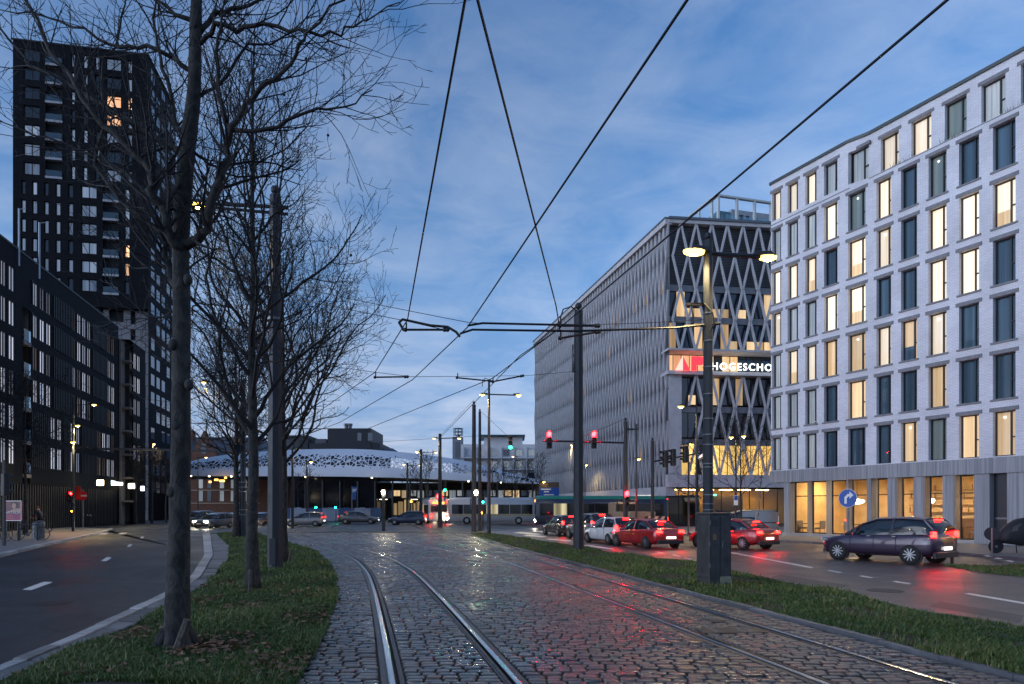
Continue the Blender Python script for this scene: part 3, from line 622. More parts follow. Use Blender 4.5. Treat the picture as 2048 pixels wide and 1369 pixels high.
mb = MB(); P = [(-.08, -.09)]+[(x, yset(x)-.09) for x in xs]+[(LEN, 9), (0.1, 9)]; mb.prism(P, TZ1, TZ1+.16); mb.build('roof_edge', mat('roof_trim', (0.07, 0.085, 0.085), 0.5, 0.3, 0.1), wb)
MB().box(U(1738), LEN, -.02, .32, ZT-.005, ZT+.03).build('ledge', LINT, wb)
MB().box(-.01, U(1700), -.012, .02, ZT-.03, ZT+.02).build('string_course', LINT, wb)
pm = MB()
for k in range(260):
    u = random.uniform(U(1745), LEN); L_ = random.uniform(.15, .42); z = ZT+.03
    if math.sin(u*2.4) < 0.1: continue
    a_ = random.uniform(-.12, .12); pm.add([(u-.012, .1, z), (u+.012, .1, z), (u+a_, .1+random.uniform(-.1, .1), z+L_)], [(0, 1, 2)])
kind(pm.build('ledge_plants', mat('ledge_plant', (0.08, 0.11, 0.06), 0.8), wb), 'stuff')
lit = {0:'WWWPPWWGPGP', 1:'PPPWGWDGDDW', 2:'WWWDWWDWWWD', 3:'WPPWWDDWWDW', 4:'PWWTTWTWDDW', 5:'PPPDTDDTDDT', 6:'PPPDDDTGTTW'}
LUT = dict(W=CUR_W, T=CUR_T, D=CUR_B, G=CUR_G, P=CUR_P)
lm = {}
for ci, (a, b) in enumerate(cols):
    a, b = UI(a, .12), U(b)
    for r in range(6):
        z = rowz[r]; c_ = lit[6-r][ci]; wo = window(wb, a, b, z, z+H_, LUT[c_])
        if c_ in 'WT' and (ci*5+r*3) % 7 in (1, 4): inst('panel', MB().box(.05, (b-a)*.66, .055, .07, .05, .72).mesh('panel', CUR_T if c_ == 'W' else CUR_B), wo)
        elif c_ in 'WTG' and (ci+r) % 3 == 0: inst('ceiling_lamp', MB().box((b-a)*.35, (b-a)*.35+.07, .06, .07, 1.72, 1.79).mesh('ceiling_lamp', GLOBE2), wo)
        key = round(b-a, 3)
        if key not in lm: lm[key] = (MB().box(-.14, key+.14, -.035, .1, 0, .17).mesh('lintel', LINT), MB().box(-.10, key+.10, -.05, .2, -.09, -.003).mesh('sill', LINT))
        inst('lintel', lm[key][0], wb, (a, 0, z+H_+.004))
        if r > 0: inst('sill', lm[key][1], wb, (a, 0, z))
for ci, (a, b) in enumerate(tcols):
    a, b = UI(a, .12), U(b); y_ = yset((a+b)/2); window(wb, a, b, TZ0+.22, TZ0+1.98, LUT[lit[0][ci]], yf=y_+.2)
    key = round(b-a, 3)
    if key not in lm: lm[key] = (MB().box(-.14, key+.14, -.035, .1, 0, .17).mesh('lintel', LINT), None)
    inst('lintel', lm[key][0], wb, (a, y_, TZ0+1.985))
MB().box(.1, LEN-.1, .95, 8.9, 4.3, TZ1-.1).build('inner_core', DARKROOM, wb)
# ground floor: ribbed concrete belt and piers, lit restaurant behind glass
MB().box(-.06, LEN, -.07, .55, 3.34, 4.05).build('belt', RIB, wb)
gf = [(1591,1614.6),(1626,1652.6),(1665,1692.7),(1706,1733.7),(1756,1775),(1806,1827),(1861,1885),(1922,1948),(1989,2014)]
ed = [(U(1568), 0)]
prev = U(1568)
for a, b in gf+[(2140, 2150)]:
    if UI(a, .43)-prev > .02: MB().box(prev, UI(a, .43)-.10 if a > 1750 else UI(a, .43), 0, .55, .12, 3.34).build('pier', RIB, wb)
    prev = U(b)
PIL = mat('pebble_pier', (0.28, 0.22, 0.18), 0.7, 0, 0.6, 60, 0.6, 120)
for k, (a, b) in enumerate(gf[:-1]):
    a, b = UI(a, .43), U(b); o = inst('shop_window', MB().box(a, b, .40, .46, 2.45, 2.50).box(a, b, .40, .46, .25, .33).box(a, b, .40, .46, 3.28, 3.34).box(a, a+.05, .40, .46, .33, 3.28).box(b-.05, b, .40, .46, .33, 3.28).mesh('shop_window', FRAME), wb)
    MB().quad((a+.05, .43, .33), (b-.05, .43, .33), (b-.05, .43, 3.28), (a+.05, .43, 3.28)).build('pane', GLASS, o)
    if a > U(1750): MB().box(a-.10, a, .01, .54, .12, 3.34).build('reveal', PIL, wb)
MB().box(U(1566), U(1740), -.1, .5, .1, .26).box(U(1740), LEN, .02, .5, .1, .24).build('plinth', CONC, wb)
a, b = UI(1989, .4), U(2014); MB().box(UI(1989, .43)-.11, a-.002, .01, .54, .12, 3.34).build('reveal', RIB, wb); o = MB().box(a, b, .36, .44, .1, 3.34).build('door', mat('door_dark', (0.016, 0.022, 0.03), 0.3, 0.1, 0), wb); MB().box(a+.04, b-.04, .355, .359, 1.25, 1.33).build('push_bar', GREYMETAL, o)
# the room behind
WALLW = mat('warm_wall', (0.62, 0.46, 0.25), 0.8, 0, 0.25, 1.2); FLOORW = mat('wood_floor', (0.22, 0.13, 0.07), 0.5)
mb = MB(); x0, x1 = U(1570), LEN-.2; mb.quad((x0, 6, .15), (x1, 6, .15), (x1, 6, 3.5), (x0, 6, 3.5)); mb.quad((x0, .56, .15), (x0, 6, .15), (x0, 6, 3.5), (x0, .56, 3.5)); mb.quad((x1, .56, .15), (x1, .56, 3.5), (x1, 6, 3.5), (x1, 6, .15)); mb.quad((x0, .56, 3.5), (x0, 6, 3.5), (x1, 6, 3.5), (x1, .56, 3.5)); mb.build('room_wall', WALLW, wb)
MB().quad((x0, .5, .14), (x1, .5, .14), (x1, 6, .14), (x0, 6, .14)).build('room_floor', FLOORW, wb)
WARM = emit('warm_ceiling_light', (1.0, 0.68, 0.32), 17.0); GLOBE = emit('pendant_glow', (1.0, 0.88, 0.66), 6.0)
for k in range(9):
    u = x0+1.2+k*(x1-x0-2)/8
    MB().box(u-.5, u+.5, 2.2, 3.0, 3.46, 3.49).build('ceiling_light', WARM, wb)
for px_, sx in ((1677, 1.6), (1819, 1), (1935, 1), (1868, .5)):
    u = U(px_); g = MB(); g.lathe([(.02, -.16), (.16*sx, -.13), (.25*sx, -.02), (.22*sx, .06), (.05, .12)], 14, Matrix.Translation((u+.25, 1.2, 2.15))); o = g.build('pendant_lamp', GLOBE, wb, True); MB().tube([(u+.25, 1.2, 2.26), (u+.25, 1.2, 3.48)], .012, 5).build('cord', BLACK, o)
FURN = mat('dark_wood', (0.10, 0.055, 0.03), 0.5); FABR = mat('grey_upholstery', (0.16, 0.15, 0.15), 0.8); REDF = mat('orange_cushion', (0.55, 0.12, 0.05), 0.8)
for k in range(8):
    u = x0+.9+k*(x1-x0-1.6)/7.3; y_ = 1.2+.5*(k % 2)
    t_ = MB().box(u-.4, u+.4, y_-.3, y_+.3, .80, .84).tube([(u, y_, .14), (u, y_, .80)], .035, 6).lathe([(.22, .14), (.2, .17)], 10, Matrix.Translation((u, y_, 0))).build('dining_table', FURN, wb)
    for s in (-1, 1):
        c = MB().bbox(u+s*.62-.22, u+s*.62+.22, y_-.22, y_+.22, .50, .60, .03).bbox(u+s*.82-.04, u+s*.82+.04, y_-.22, y_+.22, .58, 1.0, .02)
        for qx in (-.18, .18):
            for qy in (-.18, .18): c.tube([(u+s*.62+qx, y_+qy, .14), (u+s*.62+qx, y_+qy, .5)], .018, 4)
        c.build('dining_chair', REDF if k == 1 and s > 0 else FABR, wb)
MB().box(x0+3, x1-3, 5.2, 5.6, .14, 1.2).build('bar_counter', FURN, wb)
sh = MB()
for k in range(4): sh.box(x0+4, x1-4, 5.75, 5.95, 1.5+k*.42, 1.53+k*.42)
for k in range(60): u = random.uniform(x0+4, x1-4); z = 1.53+.42*random.randrange(4); sh.tube([(u, 5.8, z), (u, 5.8, z+.22), (u, 5.8, z+.30)], [.035, .035, .012], 6)
sh.build('bottle_shelf', mat('bottle_shelf', (0.25, 0.13, 0.05), 0.3, 0, .5, 12), wb)

# ---------------------------------------------------------------- school building with a diamond lattice
LATT = mat('lattice_concrete', (0.50, 0.49, 0.50), 0.75, 0, 0.18, 1.5, 0.1, 30, coord='Object'); LATT2 = mat('panel_concrete', (0.155, 0.16, 0.17), 0.8, 0, 0.45, 0.35, 0.0)
C0 = (15.2, 66.0); E0 = (3.95, 115.0); angL, LL = frame(E0, C0); RZ = 29.7
hs_ = thing('school_building', 'large grey college building wrapped in a concrete diamond lattice', 'building', (*E0, 0), angL)
zs_ = [3.85+k*(RZ-3.85-.5)/8 for k in range(9)]; md = LL/54
def strut(mb, a, b, wv, y0, y1):      # slanting bar in the facade plane
    a, b = Vector(a), Vector(b); d = (b-a).normalized(); n_ = Vector((d.z, 0, -d.x))*wv/2; h_ = d*0
    vs = [a-n_, a+n_, b+n_, b-n_]; vs = [Vector((v.x, y0, v.z)) for v in vs]+[Vector((v.x, y1, v.z)) for v in vs]
    mb.add(vs, [(0,1,2,3),(7,6,5,4),(0,4,5,1),(1,5,6,2),(2,6,7,3),(3,7,4,0)])
sm = {}
def strut_mesh(s, dz):
    if s not in sm: m_ = MB(); strut(m_, (0, 0, 0), (s*md/2, 0, dz), .13, .14, .34); sm[s] = m_.mesh('lattice_bar', LATT)
    return sm[s]
dz = zs_[1]-zs_[0]; far = MB(); cnt = 0
for i in range(53, -1, -1):
    for k in range(8):
        xa = (i+.5*(k % 2))*md
        for s in (-1, 1):
            if not (0 <= xa+s*md/2 <= LL+.01): continue
            if i >= 42: inst('lattice_bar', strut_mesh(s, dz), hs_, (xa, -.34, zs_[k])); cnt += 1
            else: strut(far, (xa, 0, zs_[k]), (xa+s*md/2, 0, zs_[k+1]), .13, -.20, 0)
kind(far.build('lattice_bars', LATT, hs_), 'stuff')
mb = MB(); mb.quad((0, .02, 3.85), (LL, .02, 3.85), (LL, .02, RZ), (0, .02, RZ)); mb.build('panel_wall', LATT2, hs_)
DG = mat('tall_dark_window', (0.02, 0.025, 0.032), 0.15, 0, 0, spec=.7); DGS = mat('side_window', (0.045, 0.047, 0.052), 0.35, 0, 0.3, 2.0); WGL = emit('dim_lit_window', (0.9, 0.55, 0.28), 0.10)
random.seed(11)
kite = lambda: MB().add([(-md*.36, 0, .06), (md*.36, 0, .06), (md*.05, 0, dz*.86), (-md*.05, 0, dz*.86), (-md*.36, .03, .06), (md*.36, .03, .06), (md*.05, .03, dz*.86), (-md*.05, .03, dz*.86)], [(0,1,2,3),(7,6,5,4),(0,4,5,1),(1,5,6,2),(2,6,7,3),(3,7,4,0)])
kd, kl = kite().mesh('window', DGS), kite().mesh('window', WGL); far2 = MB()
for k in range(8):
    for i in range(54):
        x = (i+.5*((k+1) % 2))*md
        if x < md*.4 or x > LL-md*.4: continue
        if i >= 17: inst('window', kl if random.random() < .06 else kd, hs_, (x, -.03, zs_[k]))
        else: far2.box(x-md*.28, x+md*.28, -.03, 0, zs_[k]+.06, zs_[k]+dz*.55)
    MB().box(0, LL, -.045, .0, zs_[k]-.05, zs_[k]+.05).build('floor_band', LATT2, hs_)
kind(far2.build('far_windows', DGS, hs_), 'stuff')
MB().box(-.05, LL+.05, -.42, .3, RZ-.5, RZ).build('parapet', LATT, hs_); MB().box(-.05, LL+.08, -.5, .6, RZ, RZ+.16).build('coping', mat('zinc', (0.16, 0.18, 0.20), 0.4, 0.6), hs_)
MB().box(0, LL, -.36, .6, 2.95, 3.85).build('base_band', LATT, hs_)
SOFF = mat('soffit', (0.05, 0.05, 0.055), 0.7); MB().box(0, LL, .6, 3.2, 2.9, 3.0).build('soffit', SOFF, hs_)
GFG = mat('ground_floor_glass', (0.015, 0.017, 0.02), 0.08, 0, 0)
mb = MB().quad((0, 3.2, 0), (LL, 3.2, 0), (LL, 3.2, 3), (0, 3.2, 3)); mb.build('ground_floor_glazing', GFG, hs_)
mb = MB().quad((0, 0, 3), (0, 24, 3), (0, 24, RZ), (0, 0, RZ)).quad((0, 0, RZ-.05), (LL, 0, RZ-.05), (LL, 24, RZ-.05), (0, 24, RZ-.05)); mb.build('side_wall', LATT2, hs_)
tm = text_mesh('CAMPUS NOORDERPLAATS', .78, .03, bold=.012); LETW = emit('white_letter', (1.0, 0.97, 0.9), 0.5); tm.materials.append(LETW)
inst('facade_lettering', tm, hs_, (LL-12.2, -.45, 2.55), (R(90), 0, 0), label='pale letters CAMPUS NOORDERPLAATS along the base')
# front face
D0 = (37.0, 68.6); angF, LF = frame(C0, D0); fr_ = bpy.data.objects.new('front', None); COL.objects.link(fr_); fr_.parent = hs_
UF = lambda p: ray_u(p, C0, D0)
ZP = lambda y_: CH+(HY-y_)*66.3/F
rot = Matrix.Rotation(angF-angL, 4, 'Z'); Mf = Matrix.Translation((LL, 0, 0)) @ rot
bpy.data.objects.remove(fr_)
def fb(mb, *a): return mb.box(*a, M=Mf)
LOUV = mat('louvre', (0.13, 0.135, 0.145), 0.5, 0.4, .1); BGL = mat('blue_glass', (0.006, 0.02, 0.045), 0.05, 0, 0, spec=1.0)
LITW = stripes('lit_office', (0.62, 0.36, 0.15), (1.0, 0.72, 0.40), 1.2, 0.8, 0, emis=0.27); LITY = stripes('lit_hall', (0.62, 0.34, 0.07), (1.0, 0.68, 0.22), 0.9, 0.8, 0, emis=0.50)
zl = [ZP(447), ZP(511), ZP(575), ZP(638), ZP(700)]; zq = [ZP(748), ZP(815), ZP(884), ZP(950)]
ax = [1330+31.2*k for k in range(0, 18)]
mb = MB()
for k in range(40): fb(mb, 0, LF, .55, .62, zl[2]+(zl[0]-zl[2])*k/40, zl[2]+(zl[0]-zl[2])*(k+.55)/40)
mb.build('louvres', LOUV, hs_); fb(MB(), 0, LF, .65, .7, zl[2], zl[0]).build('louvre_back', BLACK, hs_)
sf = {}
def fstrut(a, b):
    m_ = MB(); strut(m_, a, b, .18, -.08, .14); m_.v = [tuple(Mf @ Vector(v)) for v in m_.v]; m_.build('lattice_bar', LATT, hs_)
for lv, first in ((zl, True), (zq, False)):
    for p in ax:
        for k in range(len(lv)-1):
            u0 = UF(p)+ (0 if k % 2 == 0 else 0)
            a_ = u0 if k % 2 == 0 else u0+.75
            for s in (-1, 1):
                ua, ub = a_, a_+s*.755
                if min(ua, ub) < -.1 or max(ua, ub) > 12.6 or p > 1590: continue
                if not first and p < 1362: continue
                fstrut((ua, 0, lv[k]), (ub, 0, lv[k+1]))
# floors of glass behind the lattice
def glazed(z0, z1, y, pat, u0=0.0, nm='glazing', mats=None):
    n = len(pat); st = (12.6-u0)/n
    for k, c in enumerate(pat):
        a_, b_ = u0+k*st, u0+(k+1)*st
        m_ = {'b': BGL, 'w': LITW, 'y': LITY, 'd': DG}[c if c not in 'h' else 'b']
        if c == 'h':
            zm = z0+(z1-z0)*.35; fb(MB(), a_+.03, b_-.03, y, y+.05, z0, zm).build('pane', LITW, hs_); fb(MB(), a_+.03, b_-.03, y, y+.05, zm+.02, z1).build('pane', BGL, hs_)
        else: fb(MB(), a_+.03, b_-.03, y, y+.05, z0, z1).build('pane', m_, hs_)
        fb(MB(), a_-.03, a_+.03, y-.05, y+.04, z0, z1).build('mullion', FRAME, hs_)
glazed(ZP(638)+.35, ZP(575)-.3, .6, 'bwhhbhhbhbbwwb'); glazed(ZP(700)+.2, ZP(638)-.3, .6, 'wbbwhbwhbhhhhh')
glazed(ZP(743), ZP(706), 1.3, 'wwwwwwdwwbbdbdd'); glazed(ZP(815)+.35, ZP(748)-.3, .6, 'bhbbwbdwdddddd', 1.3); glazed(ZP(878)+.2, ZP(815)-.35, .6, 'bbbbddddddddwd', 1.3); glazed(ZP(950), ZP(890), .6, 'yydyyyyyyyyyyy', 1.3)
for y_ in (575, 638): fb(MB(), 0, LF, .4, 1.2, ZP(y_)-.3, ZP(y_)+.3).build('spandrel', mat('spandrel_grey', (0.22, 0.23, 0.25), 0.5, 0.2, .1) if y_ == 575 else MATS['spandrel_grey'], hs_)
for y_ in (818, 884): fb(MB(), 1.2, LF, .4, 1.2, ZP(y_)-.3, ZP(y_)+.3).build('spandrel', MATS['spandrel_grey'], hs_)
fb(MB(), -.3, LF, -.55, 1.5, ZP(704), ZP(700)).build('ledge', LATT, hs_); fb(MB(), -.3, LF, -.45, 1.5, ZP(748)-.15, ZP(744)).build('ledge', LATT, hs_)
fb(MB(), -.1, LF, -.15, .5, zl[0]-.1, RZ-.04).build('parapet', LATT, hs_); fb(MB(), -.1, LF, -.3, .8, RZ-.03, RZ+.2).build('coping', MATS['zinc'], hs_)
fb(MB(), -.2, LF, -.25, .6, ZP(975), ZP(950)).build('base_band', LATT, hs_); fb(MB(), 0, LF, 2.0, 12, 3.80, RZ-.2).build('core', DARKROOM, hs_)
# corner piece of the lower floors and the hall behind the entrance glass
fb(MB(), 0, 1.25, 0, .5, ZP(950), ZP(748)).build('corner_wall', LATT, hs_)
HALLW = mat('hall_wall', (0.55, 0.36, 0.10), 0.7, 0, .2, .8); HALLD = mat('hall_dark', (0.05, 0.035, 0.025), 0.6)
mb = MB(); fb(mb, .5, LF, 7.0, 7.1, .1, 3.75); fb(mb, .5, LF, 3.0, 7.0, 3.7, 3.75); mb.build('hall_wall', HALLW, hs_); fb(MB(), 5.6, 9.6, 4.5, 5.2, .1, 3.1).build('hall_block', HALLD, hs_)
HL = emit('hall_light', (1.0, 0.62, 0.18), 14.0)
for k in range(6): fb(MB(), 1+k*2.0, 2.2+k*2.0, 4.0, 4.4, 3.62, 3.68).build('ceiling_light', HL, hs_)
for k in range(9):
    fb(MB(), .4+k*1.5, .47+k*1.5, 2.6, 2.68, .1, 3.7).build('mullion', FRAME, hs_)
    fb(MB(), .47+k*1.5, 1.9+k*1.5, 2.63, 2.65, .1, 3.7).build('pane', GLASS, hs_)
EXITG = emit('exit_sign_green', (0.1, 1.0, 0.4), 2.0)
for p in (1451, 1467): fb(MB(), UF(p)-.18, UF(p)+.18, 4.4, 4.46, 3.05, 3.2).build('exit_sign', EXITG, hs_)
# sign: red A and P, white letters
REDS = emit('red_sign', (1.0, 0.03, 0.05), 0.9); PINK = emit('pink_sign', (1.0, 0.32, 0.28), 0.9); LET = emit('sign_letter', (1.0, 1.0, 0.96), 1.3)
sg = thing('college_sign', 'red triangle mark and glowing white letters HOGESCHOOL on the ledge', 'sign', Matrix.Translation(hs_.location) @ Matrix.Rotation(angL, 4, 'Z') @ Mf @ Vector((0, -.55, ZP(744))), angF)
def su(p): return UF(p)
a, b, c_ = su(1347), su(1361), su(1375); z1 = ZP(716)-ZP(744)
MB().add([(a, -.1, 0), (b, -.1, 0), (b, -.1, z1), (a, .05, 0), (b, .05, 0), (b, .05, z1)], [(0,1,2),(5,4,3),(0,2,5,3),(0,3,4,1),(1,4,5,2)]).build('letter_a', PINK, sg)
MB().add([(b, -.1, 0), (c_, -.1, 0), (b, -.1, z1), (b, .05, 0), (c_, .05, 0), (b, .05, z1)], [(0,1,2),(5,4,3),(1,4,5,2),(0,3,4,1)]).build('letter_a_side', REDS, sg)
x = su(1378.5); m_ = MB().box(x, x+.5, -.1, .05, 0, z1); m_.prism([(x+.5, z1), (x+1.0, z1), (x+1.3, z1*.85), (x+1.3, z1*.55), (x+1.0, z1*.4), (x+.5, z1*.4)], -.05, .1, Matrix.Rotation(R(90), 4, 'X')); m_.build('letter_p', REDS, sg)
tm = text_mesh('HOGESCHOOL', 0.98, .04, bold=.004, spacing=1.24); tm.materials.append(LET); inst('lettering', tm, sg, (su(1417), -.1, .12), (R(90), 0, 0), scale=(1.0, 1.0, 1))
# glazed penthouse block rising behind the college
pA, pB = W(1422, 1017, 95), W(1600, 1017, 99); angP, LP = frame((pA.x, pA.y), (pB.x, pB.y)); zp = lambda y_: CH+(HY-y_)*95/F
pb = thing('penthouse_block', 'pale panelled roof apartments inside an open white frame behind the college', 'building', (pA.x, pA.y, 0), angP)
PW = mat('pale_panel', (0.42, 0.44, 0.46), 0.6, 0, .1, 1); PF = mat('white_frame', (0.55, 0.58, 0.56), 0.5)
SX = LP/178.0
for p in (1436, 1472, 1507, 1540, 1573): x = (p-1422)*SX*1.0; MB().box(x-.14, x+.14, -.2, .2, zp(470), zp(389)).build('frame_post', PF, pb)
for k in range(4): MB().box(.98+.1-k*.25, .98+.35-k*.25, 1.5+k*3.0, 1.9+k*3.0, zp(470), zp(390)).build('frame_post', PF, pb)
MB().box(.8, LP, -.25, .25, zp(391.5), zp(388)).box(.6, 1.2, -.2, 14, zp(391.5), zp(388.3)).build('frame_beam', PF, pb)
MB().box((1482-1422)*SX, LP, 2.5, 12, 0, zp(395)).build('wall', PW, pb); MB().box((1452-1422)*SX, LP, 2.0, 11, 0, zp(423)).build('lower_wall', PW, pb)
for p, q, a, b, m_ in ((1497,1505,405,423,BGL),(1511,1517,405,423,BGL),(1525,1531,406,423,BGL),(1478,1483,431,441,BGL),(1484,1489,431,441,BGL),(1498,1504,432,442,CUR_T),(1510,1520,432,442,CUR_T),(1526,1537,432,442,LITW)):
    MB().box((p-1422)*SX, (q-1422)*SX, 1.9 if a > 425 else 2.4, 2.6, zp(b), zp(a)).build('window', m_, pb)
MB().box((1455-1422)*SX, LP, 1.6, 1.63, zp(423), zp(413)).build('glass_balustrade', GLASSB, pb)
MB().box((1456-1422)*SX, (1481-1422)*SX, 2.6, 5, zp(424), zp(401)).build('winter_garden', mat('teal_glass', (0.10, 0.22, 0.26), 0.08, 0, .2, 1), pb)

# ---------------------------------------------------------------- dark brick block on the left
DB = brick('dark_brick', (0.011, 0.012, 0.016), (0.007, 0.008, 0.011), (0.004, 0.004, 0.006), 0.3, 0.09, 0.8, 0.01, 0.4, spec=.12)
A2 = (-33.0, 36.0); B2 = (-41.4, 71.8); angD, LD = frame(A2, B2)
db = thing('dark_brick_block', 'long dark brick office block with a row of window groups, left', 'building', (*A2, 0), angD)
U2 = lambda p: ray_u(p, A2, B2)
SKYG = mat('sky_glass', (0.045, 0.06, 0.09), 0.06, 0, 0, spec=1.0); SLATD = mat('dark_slat', (0.010, 0.011, 0.014), 0.55, 0.2, 0)
rows = [17.45, 14.95, 12.45, 9.95, 7.45, 4.95]; WH = 1.75
groups = [[(-38,-28),(-24,-14),(2,13),(18,30)], [(67,76),(80,90),(93,103)], [(146,152),(155,163),(165,173),(175,182)], [(216,222),(223.5,230)]]
grp2 = [[(2,13),(18,30)], [(102,112),(115,124)], [(142,150),(153,160)], [(195,203),(205,212),(214,221),(223,229)]]
CURS = stripes('sky_reflect_glow', (0.24, 0.30, 0.44), (0.66, 0.64, 0.70), 3.0, 0.6, 0, emis=0.36); CURO = stripes('warm_dim_blind', (0.10, 0.08, 0.07), (0.42, 0.26, 0.16), 3.0, 0.6, 0, emis=0.08)  # CURS glows pale blue in place of sky mirrored in the panes
ops = []
for r, z in enumerate(rows):
    for g in (groups if r < 4 else grp2):
        for a, b in g: ops.append((U2(a), U2(b), z, z+WH))
bal = (U2(45), U2(60)); bal2 = (U2(180), U2(192)) 
ops += [(bal[0], bal[1], 3.6, 16.8)]
RH = 20.75
mb = MB(); wall(mb, 0, LD, 3.6, RH, ops, .10); mb.quad((LD, 0, 0), (LD, 10, 0), (LD, 10, RH), (LD, 0, RH)); mb.quad((0, 0, RH), (LD, 0, RH), (LD, 10, RH), (0, 10, RH)); mb.build('wall', DB, db)
for r, z in enumerate(rows):
    for g in (groups if r < 4 else grp2):
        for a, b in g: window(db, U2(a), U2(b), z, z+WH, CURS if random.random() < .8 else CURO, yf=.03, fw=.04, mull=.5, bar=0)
    gs = groups if r < 4 else grp2
    sl = MB()                                          # slatted panels between the window groups
    for i in range(len(gs)-1):
        a, b = U2(gs[i][-1][1])+.3, U2(gs[i+1][0][0])-.3
        if i == 0: a = max(a, bal[1]+.2)
        x = a
        while x < b: sl.box(x, x+.12, -.09, -.002, z-.05, z+WH+.05); x += .34
    if sl.v: kind(sl.build('slat_screen', SLATD, db), 'stuff')
BALC = mat('balcony_concrete', (0.17, 0.15, 0.14), 0.8, 0, .2, 2)
for k in range(5):
    z = 4.2+2.5*k; MB().box(bal[0], bal[1], -.1, 1.6, z-.15, z+.12).build('balcony_slab', BALC, db); MB().box(bal[0]+.05, bal[1]-.05, -.08, -.05, z+.15, z+1.0).build('glass_balustrade', GLASSB, db)
MB().box(bal[0], bal[1], 1.6, 1.7, 3.6, 16.8).build('recess_wall', BALC, db)
MB().box(-.1, LD+.05, -.04, 10, RH, RH+.14).build('roof_edge', SLATD, db); MB().box(0, LD, .5, 9.8, 3.6, RH-.1).build('inner_core', DARKROOM, db)
mb = MB(); x = 0.0
while x < LD: mb.box(x, x+.16, .1, .5, 0, 3.6); x += .42
kind(mb.build('ground_floor_fins', SLATD, db), 'stuff'); MB().box(0, LD, .6, .7, 0, 3.6).build('ground_floor_glazing', GFG, db)
MB().box(LD-11, LD-.3, .52, .56, .3, 2.2).build('lit_ground_floor', stripes('lit_shop', (0.02, 0.015, 0.01), (0.9, 0.55, 0.2), 2.6, .8, 0, emis=.35), db)
# annex
A3 = B2; B3 = (-42.6, 77.2); ang3, L3 = frame(A3, B3); an = thing('dark_brick_annex', 'narrow lower dark brick annex at the far end of the left block', 'building', (*A3, 0), ang3); U3 = lambda p: ray_u(p, A3, B3)
an.location = (A3[0]+.5, A3[1]+1.2, 0)
ops = [(U3(246), U3(252), z, z+1.7) for z in (17.0, 14.5, 12.0, 9.5, 7.0)]+[(U3(253.5), U3(260), z, z+1.7) for z in (17.0, 14.5, 12.0, 9.5, 7.0)]
mb = MB(); wall(mb, 1.2, L3, 0, 19.8, ops, .2); mb.quad((L3, 0, 0), (L3, 8, 0), (L3, 8, 19.8), (L3, 0, 19.8)); mb.quad((0, 0, 19.8), (L3, 0, 19.8), (L3, 8, 19.8), (0, 8, 19.8)); mb.build('wall', DB, an)
for a, b, z, z2 in ops: window(an, a, b, z, z2, CURS, yf=.03, fw=.04, mull=.5, bar=0)
MB().box(0, 1.2, .8, 1.0, 0, 19.8).build('stair_wall', BALC, an)
for k in range(7): MB().box(.05, 1.15, -.05, .8, 2.4+2.5*k, 2.6+2.5*k).build('balcony_slab', BALC, an)
MB().box(1.3, L3, .4, 7.5, .2, 19.7).build('inner_core', DARKROOM, an)

# ---------------------------------------------------------------- tower
TB = brick('black_brick', (0.013, 0.014, 0.019), (0.009, 0.010, 0.013), (0.005, 0.005, 0.007), 1.2, 0.32, 0.8, 0.03, 0.3, spec=.10)
A4 = (-68.0, 93.0); B4 = (-51.3, 96.3); ang4, L4 = frame(A4, B4); U4 = lambda p: ray_u(p, A4, B4)
TH = 65.6; ZB = 29.8; tw = thing('apartment_tower', 'tall black brick apartment tower with small windows and balconies, upper left', 'tower', (*A4, 0), ang4)
zt = lambda y_: CH+(HY-y_)*94.6/F
rys = [121+37.4*k for k in range(13)]
up = dict(wide=[(47,79),(212,242)], bal=(91,125), nar=[(142,150),(166,175),(190,198.5),(255,264)]); lo = dict(wide=[(162,193)], bal=(206,238), nar=[(42,51),(64,74),(88,97),(111,120.5),(136,146),(249,259)])
ops = []; wins = []
for r, y_ in enumerate(rys):
    L_ = up if r < 7 else lo; zc_ = zt(y_)
    for a, b in L_['wide']: wins.append((U4(a), U4(b), zc_-.82, zc_+.82, 'w', r))
    for a, b in L_['nar']: wins.append((U4(a), U4(b), zc_-.95, zc_+.85, 'n', r))
ops = [w_[:4] for w_ in wins]
b1 = (U4(up['bal'][0]), U4(up['bal'][1]), zt(rys[6])-1.2, TH-3); b2 = (U4(lo['bal'][0]), U4(lo['bal'][1]), zt(rys[12])-1.2, zt(rys[7])+1.3)
ops += [b1, b2]
mb = MB(); wall(mb, 0, L4, ZB, TH, ops, .3); mb.quad((0, 0, ZB), (0, 0, TH), (0, 14, TH), (0, 14, ZB)); mb.quad((0, 0, TH), (L4, 0, TH), (L4, 14, TH), (0, 14, TH)); mb.quad((0, 0, ZB), (0, 14, ZB), (L4, 14, ZB), (L4, 0, ZB)); mb.build('wall', TB, tw)
TWG = stripes('tower_sky_glow', (0.10, 0.15, 0.24), (0.34, 0.42, 0.55), 0.8, .6, 0, emis=.18); TWD = stripes('tower_dark', (0.01, 0.016, 0.028), (0.05, 0.075, 0.11), 0.8, .6, 0); TWO = stripes('tower_lit', (0.9, 0.36, 0.16), (1.0, 0.62, 0.34), 1.0, .6, 0, emis=.5)  # TWG: bluish sky reflection imitated by its own glow
for a, b, z0, z1, t_, r in wins:
    hot = (r == 2 and a > U4(205)) or (r == 3 and U4(205) < a < U4(245)) or (r in (10, 11) and a > U4(245))
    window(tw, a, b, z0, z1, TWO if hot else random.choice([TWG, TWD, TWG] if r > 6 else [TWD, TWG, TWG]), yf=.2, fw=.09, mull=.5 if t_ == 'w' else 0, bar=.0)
WSL = mat('white_slab', (0.36, 0.37, 0.40), 0.7)
